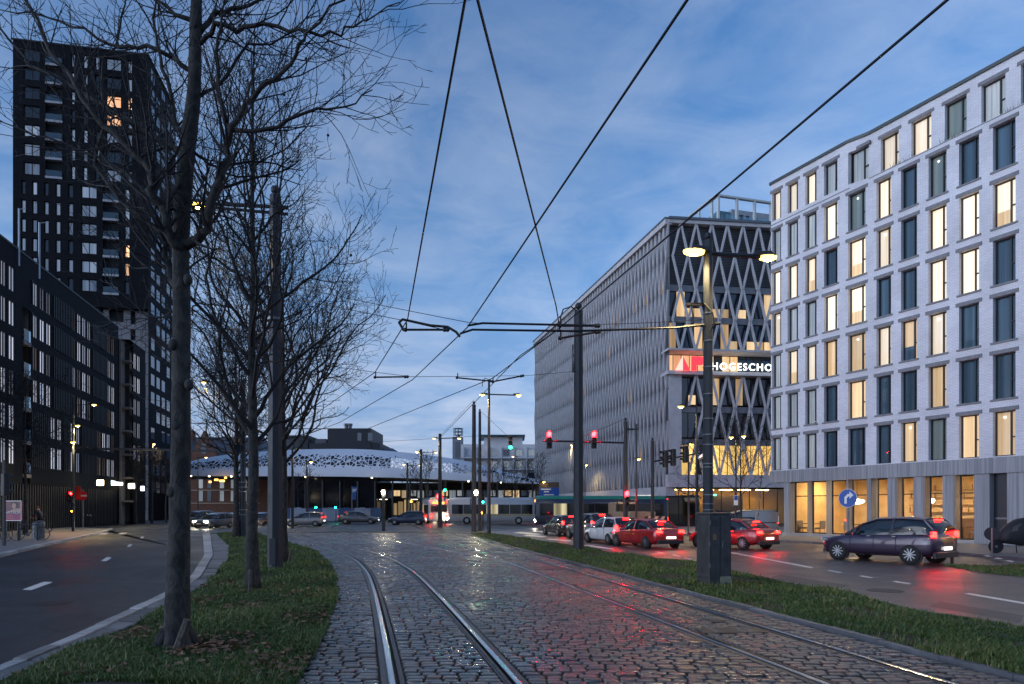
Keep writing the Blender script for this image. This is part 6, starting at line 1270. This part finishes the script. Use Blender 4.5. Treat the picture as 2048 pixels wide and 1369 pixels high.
a, b = G(345, 1318), W(376, 1240, D1-.35); s = thing('wooden_stake', 'leaning weathered wooden stake at the foot of the big plane tree', 'stake', a); MB().tube([(0,0,-.05), tuple(b-a)], [.055, .048], 7).build('stake', bark('weathered_wood', (.05, .042, .034), (.12, .10, .08), 20), s)
# --- trees along the strip
tree(G(505, 1188), 11.6, .135, 'second bare tree of the strip, left of the thick tram pole', 3.6, 2.9, 42, 21, rmin=.0045, trop=.075, dens=(2.6, 3.6, 4.4))
s = thing('wooden_stake', 'short upright stake at the foot of the second tree', 'stake', G(499, 1196)); MB().tube([(0,0,0),(.02,0,.55)], .035, 6).build('stake', MATS.get('weathered_wood') or bpy.data.materials['weathered_wood'], s)
tree(G(566, 1131), 9.6, .15, 'third bare tree with pale trunk right behind the thick tram pole', 4.6, 3.0, 40, 34, rmin=.005, trop=.065, dens=(2.3, 3.2, 3.8))
s = thing('wooden_stake', 'leaning stake at the foot of the third tree', 'stake', G(575, 1133)); MB().tube([(0,0,0),(.12,0,.5)], .035, 6).build('stake', bpy.data.materials['weathered_wood'], s)
tree(G(472, 1077), 12.0, .20, 'fourth tree of the strip, seen between the second tree and the near trunk', 4.6, 3.6, 40, 45, maxl=2, rmin=.012, dens=(2.8, 3.6))
# --- left pavement and far trees
tree(Vector(((50-CX)/F*44, 44, .1)), 9.8, .13, 'bare street tree in front of the dark left block', 4.0, 4.0, 26, 51, maxl=2, rmin=.011, dens=(2.6, 3.4))
for i, (px_, D, h_, sp, lab) in enumerate(((272, 74, 9.0, 2.8, 'small bare tree before the pale tower stem, left one'), (303, 78, 8.6, 2.6, 'small bare tree before the pale tower stem, right one'), (332, 82, 8.0, 2.4, 'small bare tree near the left tip of the white roof'),
        (596, 96, 6.6, 1.9, 'thin tree before the hall, under the left perforations'), (618, 97, 7.4, 2.2, 'thin tree before the hall, right of the smaller lamp post'), (852, 92, 9.0, 2.8, 'bushy bare tree between the double lamp poles'), (826, 95, 8.2, 2.2, 'bare tree just left of the middle double lamp pole'),
        (985, 98, 8.8, 2.3, 'first plaza tree right of the crossing lamp post'), (1008, 99, 8.4, 2.2, 'second plaza tree right of the crossing lamp post'), (1030, 100, 8.6, 2.2, 'third plaza tree right of the crossing lamp post'), (1056, 101, 8.8, 2.4, 'fourth plaza tree right of the crossing lamp post'), (1080, 98, 9.6, 2.6, 'plaza tree nearest the lattice facade'))):
    tree(Vector(((px_-CX)/F*D, D, 0)), h_, .11, lab, sp, h_*.38, 20, 60+i, maxl=1, rmin=.02, dens=(3.0, 3.0), group='small trees on the far plaza', up=1.0)
tree(Vector(((1396-CX)/F*42, 42, .1)), 6.0, .085, 'young bare tree just left of the strapped pole', 2.0, 2.0, 22, 81, maxl=2, rmin=.008, dens=(3.4, 4.0)); tree(Vector(((1481-CX)/F*37, 37, .1)), 6.6, .075, 'young bare tree in front of the yellow-lit hall', 2.4, 2.3, 24, 83, maxl=2, rmin=.007, dens=(3.4, 4.0))
tree(Vector(((1513-CX)/F*43, 43, .1)), 6.4, .06, 'slender leaning birch with pale trunk before the hall', 1.4, 2.6, 16, 85, maxl=1, rmin=.008, lean=(.6, 0), bm=BIRCH, dens=(3.0, 3.0))
# ================================================================== vehicles
TYRE = mat('tyre', (.012, .012, .013), .8, 0, 0); RIM = mat('alloy_rim', (.35, .36, .38), .3, .9, 0); CHROME = mat('chrome', (.6, .6, .62), .12, 1, 0); TAIL = lens('tail_lamp_lit', (1.0, .004, .003), 26.0, (.4, .0, .0)); TAILD = lens('tail_lamp', (1.0, .03, .02), 1.2, (.35, .0, .0)); HEADL = emit('head_lamp', (1.0, .90, .68), 60.0); PLATEM = lens('plate_lit', (1.0, .95, .85), 1.1, (.8, .8, .78)); CARGL = mat('car_glass', (.010, .012, .016), .05, 0, 0, spec=.8); INTL = mat('car_trim', (.02, .02, .022), .5, 0, 0)
def paint(nm, c): return mat(nm, c, .28, .25, 0, coat=.8)
PAINTS = dict(black=paint('black_car', (.010, .011, .014)), grey=paint('grey_car', (.10, .11, .125)), white=paint('white_car', (.58, .60, .63)), red=paint('red_car', (.36, .008, .012)), blue=paint('blue_car', (.03, .045, .09)), plum=paint('plum_car', (.035, .018, .045)), silver=paint('silver_car', (.26, .27, .29)))
def loft(secs, closed=True):
    mb = MB(); n = len(secs[0])
    for s in secs: mb.v.extend(s)
    for i in range(len(secs)-1):
        for k in range(n-1): a = i*n+k; mb.f.append((a, a+1, a+n+1, a+n)); mb.mi.append(0)
    if closed: mb.f.append(tuple(range(n-1, -1, -1))); mb.mi.append(0); mb.f.append(tuple(range((len(secs)-1)*n, len(secs)*n))); mb.mi.append(0)
    return mb
SHAPES = {   # x from rear to front, lower body: (x, half width, z low, z shoulder); cabin: (x, half width at belt, half width at roof, roof z)
 'hatch': dict(L=3.9, H=1.46, body=[(0,.70,.36,.82),(.08,.80,.26,.94),(.4,.86,.20,.97),(1.2,.87,.18,.93),(2.2,.87,.18,.90),(2.9,.86,.19,.87),(3.45,.82,.20,.76),(3.8,.72,.26,.66),(3.9,.60,.34,.58)], cab=[(.10,.76,.60,1.20),(.35,.79,.64,1.41),(1.0,.80,.66,1.46),(1.8,.80,.65,1.44),(2.3,.79,.60,1.28),(2.95,.76,.60,.89)], wh=(.72, 3.18), r=.31),
 'sedan': dict(L=4.4, H=1.42, body=[(0,.72,.38,.80),(.08,.82,.28,.95),(.5,.87,.22,.99),(1.3,.88,.18,.94),(2.5,.88,.18,.90),(3.3,.87,.19,.86),(3.95,.83,.20,.76),(4.3,.72,.26,.66),(4.4,.60,.34,.58)], cab=[(.55,.76,.62,1.02),(1.05,.79,.64,1.34),(1.6,.80,.66,1.42),(2.3,.80,.65,1.40),(2.8,.79,.60,1.24),(3.4,.76,.60,.88)], wh=(.85, 3.60), r=.32),
 'suv': dict(L=4.2, H=1.62, body=[(0,.76,.42,.95),(.08,.85,.32,1.05),(.4,.89,.26,1.08),(1.2,.90,.24,1.04),(2.4,.90,.24,1.01),(3.1,.89,.25,.98),(3.75,.85,.27,.88),(4.1,.76,.34,.78),(4.2,.62,.42,.68)], cab=[(.10,.80,.62,1.36),(.4,.82,.66,1.58),(1.1,.83,.68,1.63),(2.0,.83,.67,1.60),(2.55,.82,.62,1.42),(3.2,.78,.62,1.0)], wh=(.78, 3.42), r=.35),
 'van': dict(L=5.0, H=2.1, body=[(0,.86,.40,1.05),(.06,.93,.30,1.10),(.4,.95,.26,1.10),(1.5,.95,.25,1.10),(3.0,.95,.25,1.08),(4.0,.94,.26,1.05),(4.7,.88,.28,.92),(4.95,.78,.34,.80),(5.0,.66,.42,.70)], cab=[(.04,.92,.82,2.0),(.3,.93,.84,2.08),(1.5,.94,.85,2.10),(3.0,.94,.84,2.06),(3.7,.92,.78,1.85),(4.55,.86,.74,1.08)], wh=(.95, 4.1), r=.34)}
def car(shape, colr, label, loc, heading, brake=True, heads=False, scale=.90, roofbar=False, group='cars and vans in the traffic'):
    S_ = SHAPES[shape]; L = S_['L']; hx = L/2; t = thing('car' if shape != 'van' else 'van', label, 'car' if shape != 'van' else 'van', loc, heading, group, scale); P_ = PAINTS[colr]
    # local x runs forward from rear (-L/2) to front
    secs = []
    for x, w_, zl, zs in S_['body']:
        zm = zl+(zs-zl)*.45; half = [(w_*.55, zl), (w_*.90, zl+.02), (w_*.985, zl+(zm-zl)*.45), (w_, zm), (w_*.985, zl+(zs-zl)*.82), (w_*.93, zs), (w_*.6, zs+.025), (0, zs+.035)]
        secs.append([(x-hx, y, z) for y, z in half]+[(x-hx, -y, z) for y, z in half[-2::-1]])
    b = loft(secs).build('body', P_, t, True); m_ = b.modifiers.new('s', 'SUBSURF'); m_.levels = 1; m_.render_levels = 1
    cs = []; zb = lambda x: np.interp(x, [q[0] for q in S_['body']], [q[3] for q in S_['body']])
    for x, wb_, wr, zr in S_['cab']:
        z0 = float(zb(x))-.03; half = [(wb_, z0), (wb_*.985, z0+(zr-z0)*.3), (wr+(wb_-wr)*.35, z0+(zr-z0)*.72), (wr, zr-.045), (wr*.82, zr-.008), (0, zr+.012)]
        cs.append([(x-hx, y, z) for y, z in half]+[(x-hx, -y, z) for y, z in half[-2::-1]])
    loft(cs).build('windows', CARGL, t, True)
    rc = []                                           # roof skin and pillars in body colour
    for x, wb_, wr, zr in S_['cab'][1:-1]: rc.append([(x-hx, wr*1.01, zr-.05), (x-hx, wr*.84, zr+.004), (x-hx, 0, zr+.024), (x-hx, -wr*.84, zr+.004), (x-hx, -wr*1.01, zr-.05)])
    loft(rc, False).build('roof', P_, t, True)
    pl = MB(); C_ = S_['cab']
    for s in (-1, 1):
        def pt(i, f, o=.008): x, wb_, wr, zr = C_[i]; z0 = float(zb(x)); return (x-hx, s*((wb_+(wr-wb_)*f)+o), z0+(zr-z0)*f-.02*f)
        pl.tube([pt(0, 0), pt(0, .55), pt(1, .95)], .035, 6); pl.tube([pt(5, .05), pt(4, .95)], .028, 6); xm = 2 if shape != 'van' else 2
        a_, b_ = pt(2, 0), pt(2, .95); pl.tube([(a_[0]+.35, a_[1], a_[2]), (b_[0]+.3, b_[1], b_[2])], .03, 6); pl.tube([pt(i, .93) for i in (1, 2, 3, 4)], .024, 6)
        if shape == 'van': pl.add([pt(0, 0, .012), pt(1, 0, .012), pt(2, 0, .012), pt(3, 0, .012), pt(3, .95, .012), pt(2, .95, .012), pt(1, .95, .012), pt(0, .95, .012)], [(0,1,6,7),(1,2,5,6),(2,3,4,5)])
    pl.build('pillars', P_, t)
    for x in S_['wh']:
        for s in (-1, 1):
            r = S_['r']; M = Matrix.Translation((x-hx, s*(S_['body'][3][1]-.10), r)) @ Matrix.Rotation(R(90), 4, 'X')
            wt = MB().lathe([(r*.62, -.10), (r*.92, -.105), (r, -.07), (r, .07), (r*.92, .105), (r*.62, .10)], 20, M).build('wheel', TYRE, t, True)
            rm = MB().lathe([(r*.60, -.09), (r*.64, -.10), (r*.64, .10), (r*.60, .09)], 16, M)
            for k in range(10): an = k*2*math.pi/10; rm.box(.03, r*.61, -.017, .017, -.108, .108, M @ Matrix.Rotation(an, 4, 'Z'))
            rm.lathe([(.05, -.118), (.05, .118)], 10, M); rm.build('rim', RIM, wt)
            MB().lathe([(r*1.10, -.02), (r*1.10, .07)], 20, Matrix.Translation((x-hx, s*(S_['body'][3][1]-.085), r)) @ Matrix.Rotation(R(90), 4, 'X')).build('wheel_arch', INTL, t)
    for xs_ in (S_['L']*.30, S_['L']*.49, S_['L']*.70):                 # door gaps
        w_ = float(np.interp(xs_, [q[0] for q in S_['body']], [q[1] for q in S_['body']])); zl = float(np.interp(xs_, [q[0] for q in S_['body']], [q[2] for q in S_['body']])); zs = float(zb(xs_))
        for s in (-1, 1): MB().tube([(xs_-hx, s*w_*f1, zl+(zs-zl)*f2) for f1, f2 in ((.995, .22), (1.004, .45), (.992, .8), (.955, .96))], .007, 4).build('door_gap', BLACK, t)
    zsr = S_['body'][1][3]; w0 = S_['body'][1][1]
    for s in (-1, 1):
        if shape in ('hatch', 'suv', 'van'): q = MB().bbox(-hx-.005, -hx+.16, s*w0*.86-.075, s*w0*.86+.075, zsr-.10, zsr+(.10 if shape != 'van' else .35), .03)
        else: q = MB().bbox(-hx-.005, -hx+.18, s*w0*.74-.15, s*w0*.74+.15, zsr-.18, zsr-.06, .03)
        q.build('tail_light', TAIL if brake else TAILD, t)
        xf = L-hx; wf = S_['body'][-3][1]; zf = S_['body'][-3][3]; MB().bbox(xf-.30, xf-.06, s*wf*.78-.15, s*wf*.78+.15, zf-.17, zf-.04, .025).build('headlight', HEADL if heads else CHROME, t)
        xm, wb_, wr, zr = C_[4]; zmir = float(zb(xm))+.1; MB().bbox(xm-hx+.05, xm-hx+.17, s*(wb_+.12)-.08, s*(wb_+.12)+.08, zmir, zmir+.13, .02).build('mirror', P_, t)
        MB().box(.05, .19, s*(S_['body'][3][1]+.004)-.008, s*(S_['body'][3][1]+.004)+.008, zsr-.12, zsr-.09).box(-.85, -.71, s*(S_['body'][3][1]+.004)-.008, s*(S_['body'][3][1]+.004)+.008, zsr-.11, zsr-.08).build('door_handle', CHROME, t)
    MB().bbox(-hx-.03, -hx+.10, -w0*.88, w0*.88, .26, .46, .03).build('rear_bumper', INTL if colr != 'white' else P_, t); MB().box(-hx-.040, -hx-.028, -.26, .26, .52 if shape != 'sedan' else .50, .63 if shape != 'sedan' else .60).build('number_plate', PLATEM, t)
    xh = L-hx; MB().bbox(xh-.16, xh+.02, -.60, .60, .26, .40, .03).box(xh-.05, xh+.0, -.38, .38, .44, .58).build('front_grille', INTL, t); MB().box(xh+.0, xh+.012, -.25, .25, .40, .50).build('front_plate', PLATEM if not heads else WHT, t)
    zr0 = C_[1][3]; MB().box(C_[0][0]-hx+.12, C_[0][0]-hx+.26, -.16, .16, C_[1][3]-.055, C_[1][3]-.02).build('high_brake_light', TAIL if brake else TAILD, t)
    if heads:
        l_ = bpy.data.lights.new('beam', 'SPOT'); l_.energy = 80; l_.color = (1, .9, .7); l_.spot_size = R(60); l_.spot_blend = .7; l_.shadow_soft_size = .1; o = bpy.data.objects.new('beam', l_); COL.objects.link(o); o.parent = t; o.location = (xh+.1, 0, .62); o.rotation_euler = (R(82), 0, R(-90))
    return t
HD = R(90+12)       # along the right road, away from the camera
def at(px_, py_): g = G(px_, py_); return Vector((g.x, g.y, .006))
def fwd(p, h, d): return p+Vector((math.cos(h), math.sin(h), 0))*d
for shp, c, px_, py_, h, lab, br in (('hatch', 'black', 1146, 1074, HD+R(6), 'black hatchback at the head of the queue beside the middle tram pole', True), ('suv', 'grey', 1207, 1082, HD+R(6), 'dark grey sport utility car queueing behind the black hatchback', True),
        ('hatch', 'white', 1258, 1091, HD+R(8), 'white hatchback in the queue ahead of the red car', True), ('sedan', 'red', 1337, 1099, HD+R(10), 'red saloon with bright brake lights just left of the cabinet', True),
        ('sedan', 'red', 1532, 1101, HD+R(20), 'red saloon just right of the cabinet, tail lights glowing', True), ('suv', 'plum', 1888, 1131, HD+R(20), 'dark purple car nearest the camera on the right road', True)):
    p = at(px_, py_); car(shp, c, lab, fwd(p, h, 1.8), h, br)
car('van', 'silver', 'silver van in the far lane before the yellow-lit hall', (15.2, 44.5, .006), R(180-8), False, True, scale=.78)
car('hatch', 'blue', 'dark blue car crossing before the round red signal', ((815-CX)/F*72, 72, .006), R(180), False, False, scale=1.0); car('sedan', 'grey', 'grey saloon crossing left of the short white signal post', ((718-CX)/F*76, 76, .006), R(2), False, False, scale=1.0)
car('hatch', 'silver', 'silver car crossing at the far end of the curved track', ((610-CX)/F*66, 66, .006), R(182), False, True, scale=.95)
for px_, D, c, shp, lab in ((428, 60, 'grey', 'hatch', 'grey car with headlights on facing the camera beside the near trunk'), (394, 66, 'black', 'suv', 'dark car with headlights on, partly behind the near trunk'), (468, 64, 'silver', 'hatch', 'silver car with headlights on behind the short post'), (524, 68, 'black', 'hatch', 'dark car with headlights on between the second tree and thick pole')):
    car(shp, c, lab, ((px_-CX)/F*D, D, .006), R(-90-18), False, True, scale=.92)
# --- buses, tram, lorry
def bus(label, loc, heading, L, body, roofc, stripe, rearlit=True, n=7, H=2.75, name='bus', cat='bus', lit=.5):
    t = thing(name, label, cat, loc, heading); hx = L/2; W_ = 1.15
    sec = lambda x, k=1.0: [(x, y*W_*k, z) for y, z in ((.92,.32),(1,.42),(1,1.1),(.985,2.0),(.93,H-.2),(.80,H-.04),(0,H),(-.80,H-.04),(-.93,H-.2),(-.985,2.0),(-1,1.1),(-1,.42),(-.92,.32))]
    loft([sec(-hx, .94), sec(-hx+.10), sec(-hx+2), sec(hx-2), sec(hx-.12), sec(hx, .93)]).build('body', body, t, True)
    loft([[(x, y*W_, z) for y, z in ((.94,H-.22),(.84,H-.01),(0,H+.09),(-.84,H-.01),(-.94,H-.22))] for x in (-hx+.1, -hx+.8, hx-.8, hx-.1)], True).build('roof', roofc, t, True)
    for s in (-1, 1):
        bay = (L-.7)/n
        for k in range(n): x = -hx+.35+k*bay; MB().box(x+.03, x+bay-.03, s*W_*1.0-.015 if s > 0 else s*W_*1.0-.012, s*W_*1.0+.012 if s > 0 else s*W_*1.0+.015, 1.12, 2.15).build('window', BUSW if (k+int(s)) % 4 else BUSL, t)
        MB().box(-hx+.3, hx-.3, s*W_*1.002-.012, s*W_*1.002+.012, .95, 1.06).build('stripe', stripe, t)
    for x in (-hx+1.9, hx-2.0):
        for s in (-1, 1):
            M = Matrix.Translation((x, s*(W_-.12), .42)) @ Matrix.Rotation(R(90), 4, 'X'); w_ = MB().lathe([(.24, -.13), (.40, -.135), (.42, -.1), (.42, .1), (.40, .135), (.24, .13)], 18, M).build('wheel', TYRE, t, True); MB().lathe([(.22, -.138), (.22, .138)], 12, M).build('rim', RIM, w_)
    MB().box(-hx-.02, -hx+.02, -W_*.8, W_*.8, 1.35, 2.1).build('rear_window', BUSW, t); MB().box(hx-.02, hx+.02, -W_*.86, W_*.86, 1.0, 2.2).build('windscreen', BUSW, t)
    MB().box(-hx-.03, -hx+.0, -W_*.6, W_*.6, 2.26, 2.46).build('destination_display', AMBD, t); MB().box(hx-.0, hx+.03, -W_*.6, W_*.6, 2.3, 2.5).build('destination_display', AMBD, t)
    for s in (-1, 1): MB().bbox(-hx-.03, -hx+.04, s*W_*.80-.10, s*W_*.80+.10, .70, 1.0, .02).box(-hx-.03, -hx+.04, s*W_*.78-.06, s*W_*.78+.06, 2.5, 2.6).build('tail_light', TAIL if rearlit else TAILD, t); MB().bbox(hx-.04, hx+.03, s*W_*.75-.16, s*W_*.75+.16, .55, .75, .02).build('headlight', HEADL, t)
    return t
BUSW = mat('bus_window', (.012, .014, .016), .06, 0, 0, spec=.8); BUSL = stripes('bus_interior_lit', (.10, .09, .05), (.75, .62, .34), 2.0, .5, 0, emis=.25); AMBD = emit('amber_display', (1, .28, .04), 2.0)
BW_ = mat('bus_white', (.50, .51, .52), .35, .1, .08, coat=.4); BG_ = mat('bus_green', (.02, .22, .15), .35, .1, 0); BB_ = mat('bus_navy', (.015, .02, .05), .35, .1, 0, coat=.4); BY_ = mat('bus_yellow', (.45, .32, .02), .4, 0, 0)
bus('white city bus with dark windows crossing behind the pole pair', ((985-CX)/F*76, 76, .006), R(180), 9.6, BW_, BW_, BY_, H=2.85)
bus('dark articulated bus with a green and blue roof crossing behind the queue', ((1200-CX)/F*60, 60, .006), R(180), 11.4, BB_, BG_, BB_, n=9, H=2.75)
t = bus('tram seen from behind with red lamps at the four corners', ((866-CX)/F*82, 82, .006), R(90+14), 10.0, BW_, BB_, REDP, name='tram', cat='tram', H=3.0); 
# lorry with a tilted bed
t = thing('lorry', 'beige tipper lorry waiting with a striped rear board', 'lorry', ((1262-CX)/F*50, 50, .006), HD); BEI = mat('lorry_beige', (.20, .15, .11), .5, 0, .2)
MB().bbox(-2.2, .8, -.95, .95, .7, 1.5, .03).build('bed', BEI, t); MB().bbox(.9, 2.3, -.95, .95, .5, 2.2, .1).build('cab', BEI, t); MB().box(.88, .9, -.8, .8, 1.5, 2.05).build('cab_window', CARGL, t); MB().box(-2.2, 2.2, -.4, .4, .45, .7).build('chassis', INTL, t)
MB().tube([(.7, -.8, 1.5), (.7, -.8, 2.35), (.7, .8, 2.35), (.7, .8, 1.5)], .05, 6).build('rack', BLACK, t)
for x in (-1.3, 1.5):
    for s in (-1, 1): MB().lathe([(.22, -.12), (.38, -.12), (.38, .12), (.22, .12)], 16, Matrix.Translation((x, s*.8, .38)) @ Matrix.Rotation(R(90), 4, 'X')).build('wheel', TYRE, t, True)
for s in (-1, 1): MB().box(-2.24, -2.2, s*.75-.14, s*.75+.14, .55, .68).build('tail_light', TAIL, t)
t = thing('chevron_barrier', 'slanted black and white striped barrier board behind the white car', 'barrier', ((1303-CX)/F*42, 42, .006), R(12)); 
for k in range(6): MB().add([(k*.22-.6, 0, .9), (k*.22-.38, 0, .9), (k*.22-.18, 0, 1.25), (k*.22-.40, 0, 1.25), (k*.22-.6, .04, .9), (k*.22-.38, .04, .9), (k*.22-.18, .04, 1.25), (k*.22-.40, .04, 1.25)], [(0,1,2,3),(7,6,5,4),(0,3,7,4),(1,5,6,2)]).build('stripe', (BLACK, mat('cream_stripe', (.5, .46, .3), .5, 0, 0) if k == 1 else MATS.get('cream_stripe', BLACK))[k % 2], t)
for x in (-.4, .5): MB().tube([(x, .06, 0), (x, .06, .92)], .03, 6).build('leg', GREYMETAL, t)
# --- cyclists
CLOTHD = mat('navy_jacket', (.02, .025, .05), .9, 0, .2); CLOTHP = mat('pale_jacket', (.42, .45, .50), .9, 0, .2); TROU = mat('dark_trousers', (.018, .018, .022), .9, 0, .2); SKN = mat('skin', (.38, .22, .16), .6, 0, .1)
def cyclist(loc, h, jacket, label, cap):
    t = thing('person', label, 'person', loc, h, 'cyclists on the left')
    # continuous body: pelvis on the saddle, torso leaning to the bars
    J = dict(pel=(-.16,0,1.0), wai=(-.06,0,1.18), che=(.06,0,1.40), nec=(.10,0,1.54), hea=(.14,0,1.66), top=(.15,0,1.78)); V_ = list(J.values()); E_ = [(i, i+1) for i in range(5)]; RD = [.16,.14,.17,.065,.095,.07]
    for s in (-1, 1):
        b = len(V_); V_ += [(-.14, s*.10, .98), (.22, s*.12, .74 if s > 0 else .92), (.02, s*.12, .34 if s > 0 else .52), (.14, s*.12, .28 if s > 0 else .46)]; RD += [.10,.075,.05,.04]; E_ += [(0, b), (b, b+1), (b+1, b+2), (b+2, b+3)]
        b = len(V_); V_ += [(.07, s*.19, 1.42), (.20, s*.25, 1.20), (.37, s*.22, 1.05)]; RD += [.075,.05,.035]; E_ += [(2, b), (b, b+1), (b+1, b+2)]
        d = len(V_)
        for k in range(5): V_.append((.40+.02*k-.04*(k == 0), s*(.20+.018*k), 1.03-.01*abs(k-2))); RD.append(.014); E_.append((b+2, d+k))
    me = bpy.data.meshes.new('body'); me.from_pydata(V_, E_, []); o = inst('body', me, t); me.materials.append(jacket); me.materials.append(TROU); me.materials.append(SKN)
    sk = o.modifiers.new('skin', 'SKIN'); 
    for i, v in enumerate(me.skin_vertices[0].data if me.skin_vertices else []): v.radius = (RD[i], RD[i]); v.use_root = i == 0
    if not me.skin_vertices:
        bm = bmesh.new(); bm.from_mesh(me); ly = bm.verts.layers.skin.verify(); bm.verts.ensure_lookup_table()
        for i, v in enumerate(bm.verts): v[ly].radius = (RD[i], RD[i]); v[ly].use_root = i == 0
        bm.to_mesh(me); bm.free()
    ss = o.modifiers.new('sub', 'SUBSURF'); ss.levels = 1; ss.render_levels = 1
    dg = bpy.context.evaluated_depsgraph_get(); bpy.context.view_layer.update(); m2 = bpy.data.meshes.new_from_object(o.evaluated_get(bpy.context.evaluated_depsgraph_get()))
    o.modifiers.clear(); o.data = m2
    while len(m2.materials) < 3: m2.materials.append([jacket, TROU, SKN][len(m2.materials)])
    for f in m2.polygons: c = f.center; f.use_smooth = True; f.material_index = 2 if c.z > 1.55 or (c.x > .36 and 1.0 < c.z < 1.12) else 1 if c.z < 1.06 and c.x < .33 else 0
    MB().ball((.13, 0, 1.73), .108, 12, .8).build('hair', cap, t, True); 
    for s in (-1, 1): MB().ball((.235, s*.035, 1.68), .012, 6).build('eye', BLACK, t)
    MB().add([(.235, -.015, 1.655), (.235, .015, 1.655), (.262, 0, 1.65), (.238, 0, 1.69)], [(0,1,2),(0,2,3),(1,3,2)]).build('nose', SKN, t)
    return t
for loc, h, j, lab, lab2, cp in ((((79-CX)/F*46, 46, .1), R(178), CLOTHD, 'cyclist in a dark navy jacket riding behind the litter bin', 'bicycle ridden by the person in navy behind the litter bin', mat('auburn_hair', (.12, .05, .025), .7, 0, .2)), (((171-CX)/F*64, 64, .006), R(2), CLOTHP, 'cyclist in a pale jacket riding past the no-entry sign', 'bicycle under the pale-jacketed rider by the no-entry sign', mat('grey_cap', (.30, .31, .33), .7, 0, .2))):
    cyclist(loc, h, j, lab, cp); t = thing('bicycle', lab2, 'bicycle', loc, h); bicycle(t, BLACK)
# --- cargo bike at the right edge
P = G(2036, 1113); t = thing('cargo_bike', 'black hooded cargo bike parked at the right picture edge', 'cargo bike', (P.x+.15, P.y, .1), R(172)); HOOD = mat('black_hood', (.012, .012, .014), .6, 0, .3, 5, .3, 20)
secs = []
for x, w_, z0, z1 in ((-.75,.26,.42,.9),(-.65,.30,.36,1.28),(-.3,.32,.32,1.36),(.2,.32,.32,1.26),(.55,.29,.36,1.0),(.78,.22,.44,.72)): secs.append([(x, y*w_, z0+(z1-z0)*f) for y, f in ((.7,0),(1,.12),(1,.45),(.95,.75),(.7,.95),(0,1.0),(-.7,.95),(-.95,.75),(-1,.45),(-1,.12),(-.7,0))])
loft(secs).build('box_hood', HOOD, t, True); 
for s in (-1, 1): MB().add([(.18, s*.312, .86), (.52, s*.288, .80), (.42, s*.285, 1.0), (.2, s*.300, 1.10)], [(0,1,2,3)]).build('hood_window', CARGL, t)
MB().tube([(.86,0,.24), (.70,0,.50), (.1,0,.30), (-1.0,0,.32), (-1.2,0,.85)], .025, 6).tube([(-1.0,0,.32),(-1.65,0,.33)], .02, 6).tube([(-1.2,0,.85),(-1.65,0,.33)], .018, 6).tube([(.2,0,.30),(.12,-.1,.02)], .018, 5).build('frame', BLACK, t)
for x, r in ((.88, .25), (-1.65, .33)):
    w_ = MB().lathe([(r*.86, -.025), (r, -.02), (r, .02), (r*.86, .025)], 22, Matrix.Translation((x, 0, r)) @ Matrix.Rotation(R(90), 4, 'X')).build('wheel', TYRE, t); MB().lathe([(.05, -.04), (.05, .04)], 8, Matrix.Translation((x, 0, r)) @ Matrix.Rotation(R(90), 4, 'X')).build('hub', GREYMETAL, w_)
MB().bbox(-1.35, -1.08, -.08, .08, .92, .98, .02).build('saddle', BLACK, t); MB().tube([(-.75,-.28,1.08),(-.68,0,1.1),(-.75,.28,1.08)], .014, 5).build('handlebar', BLACK, t)
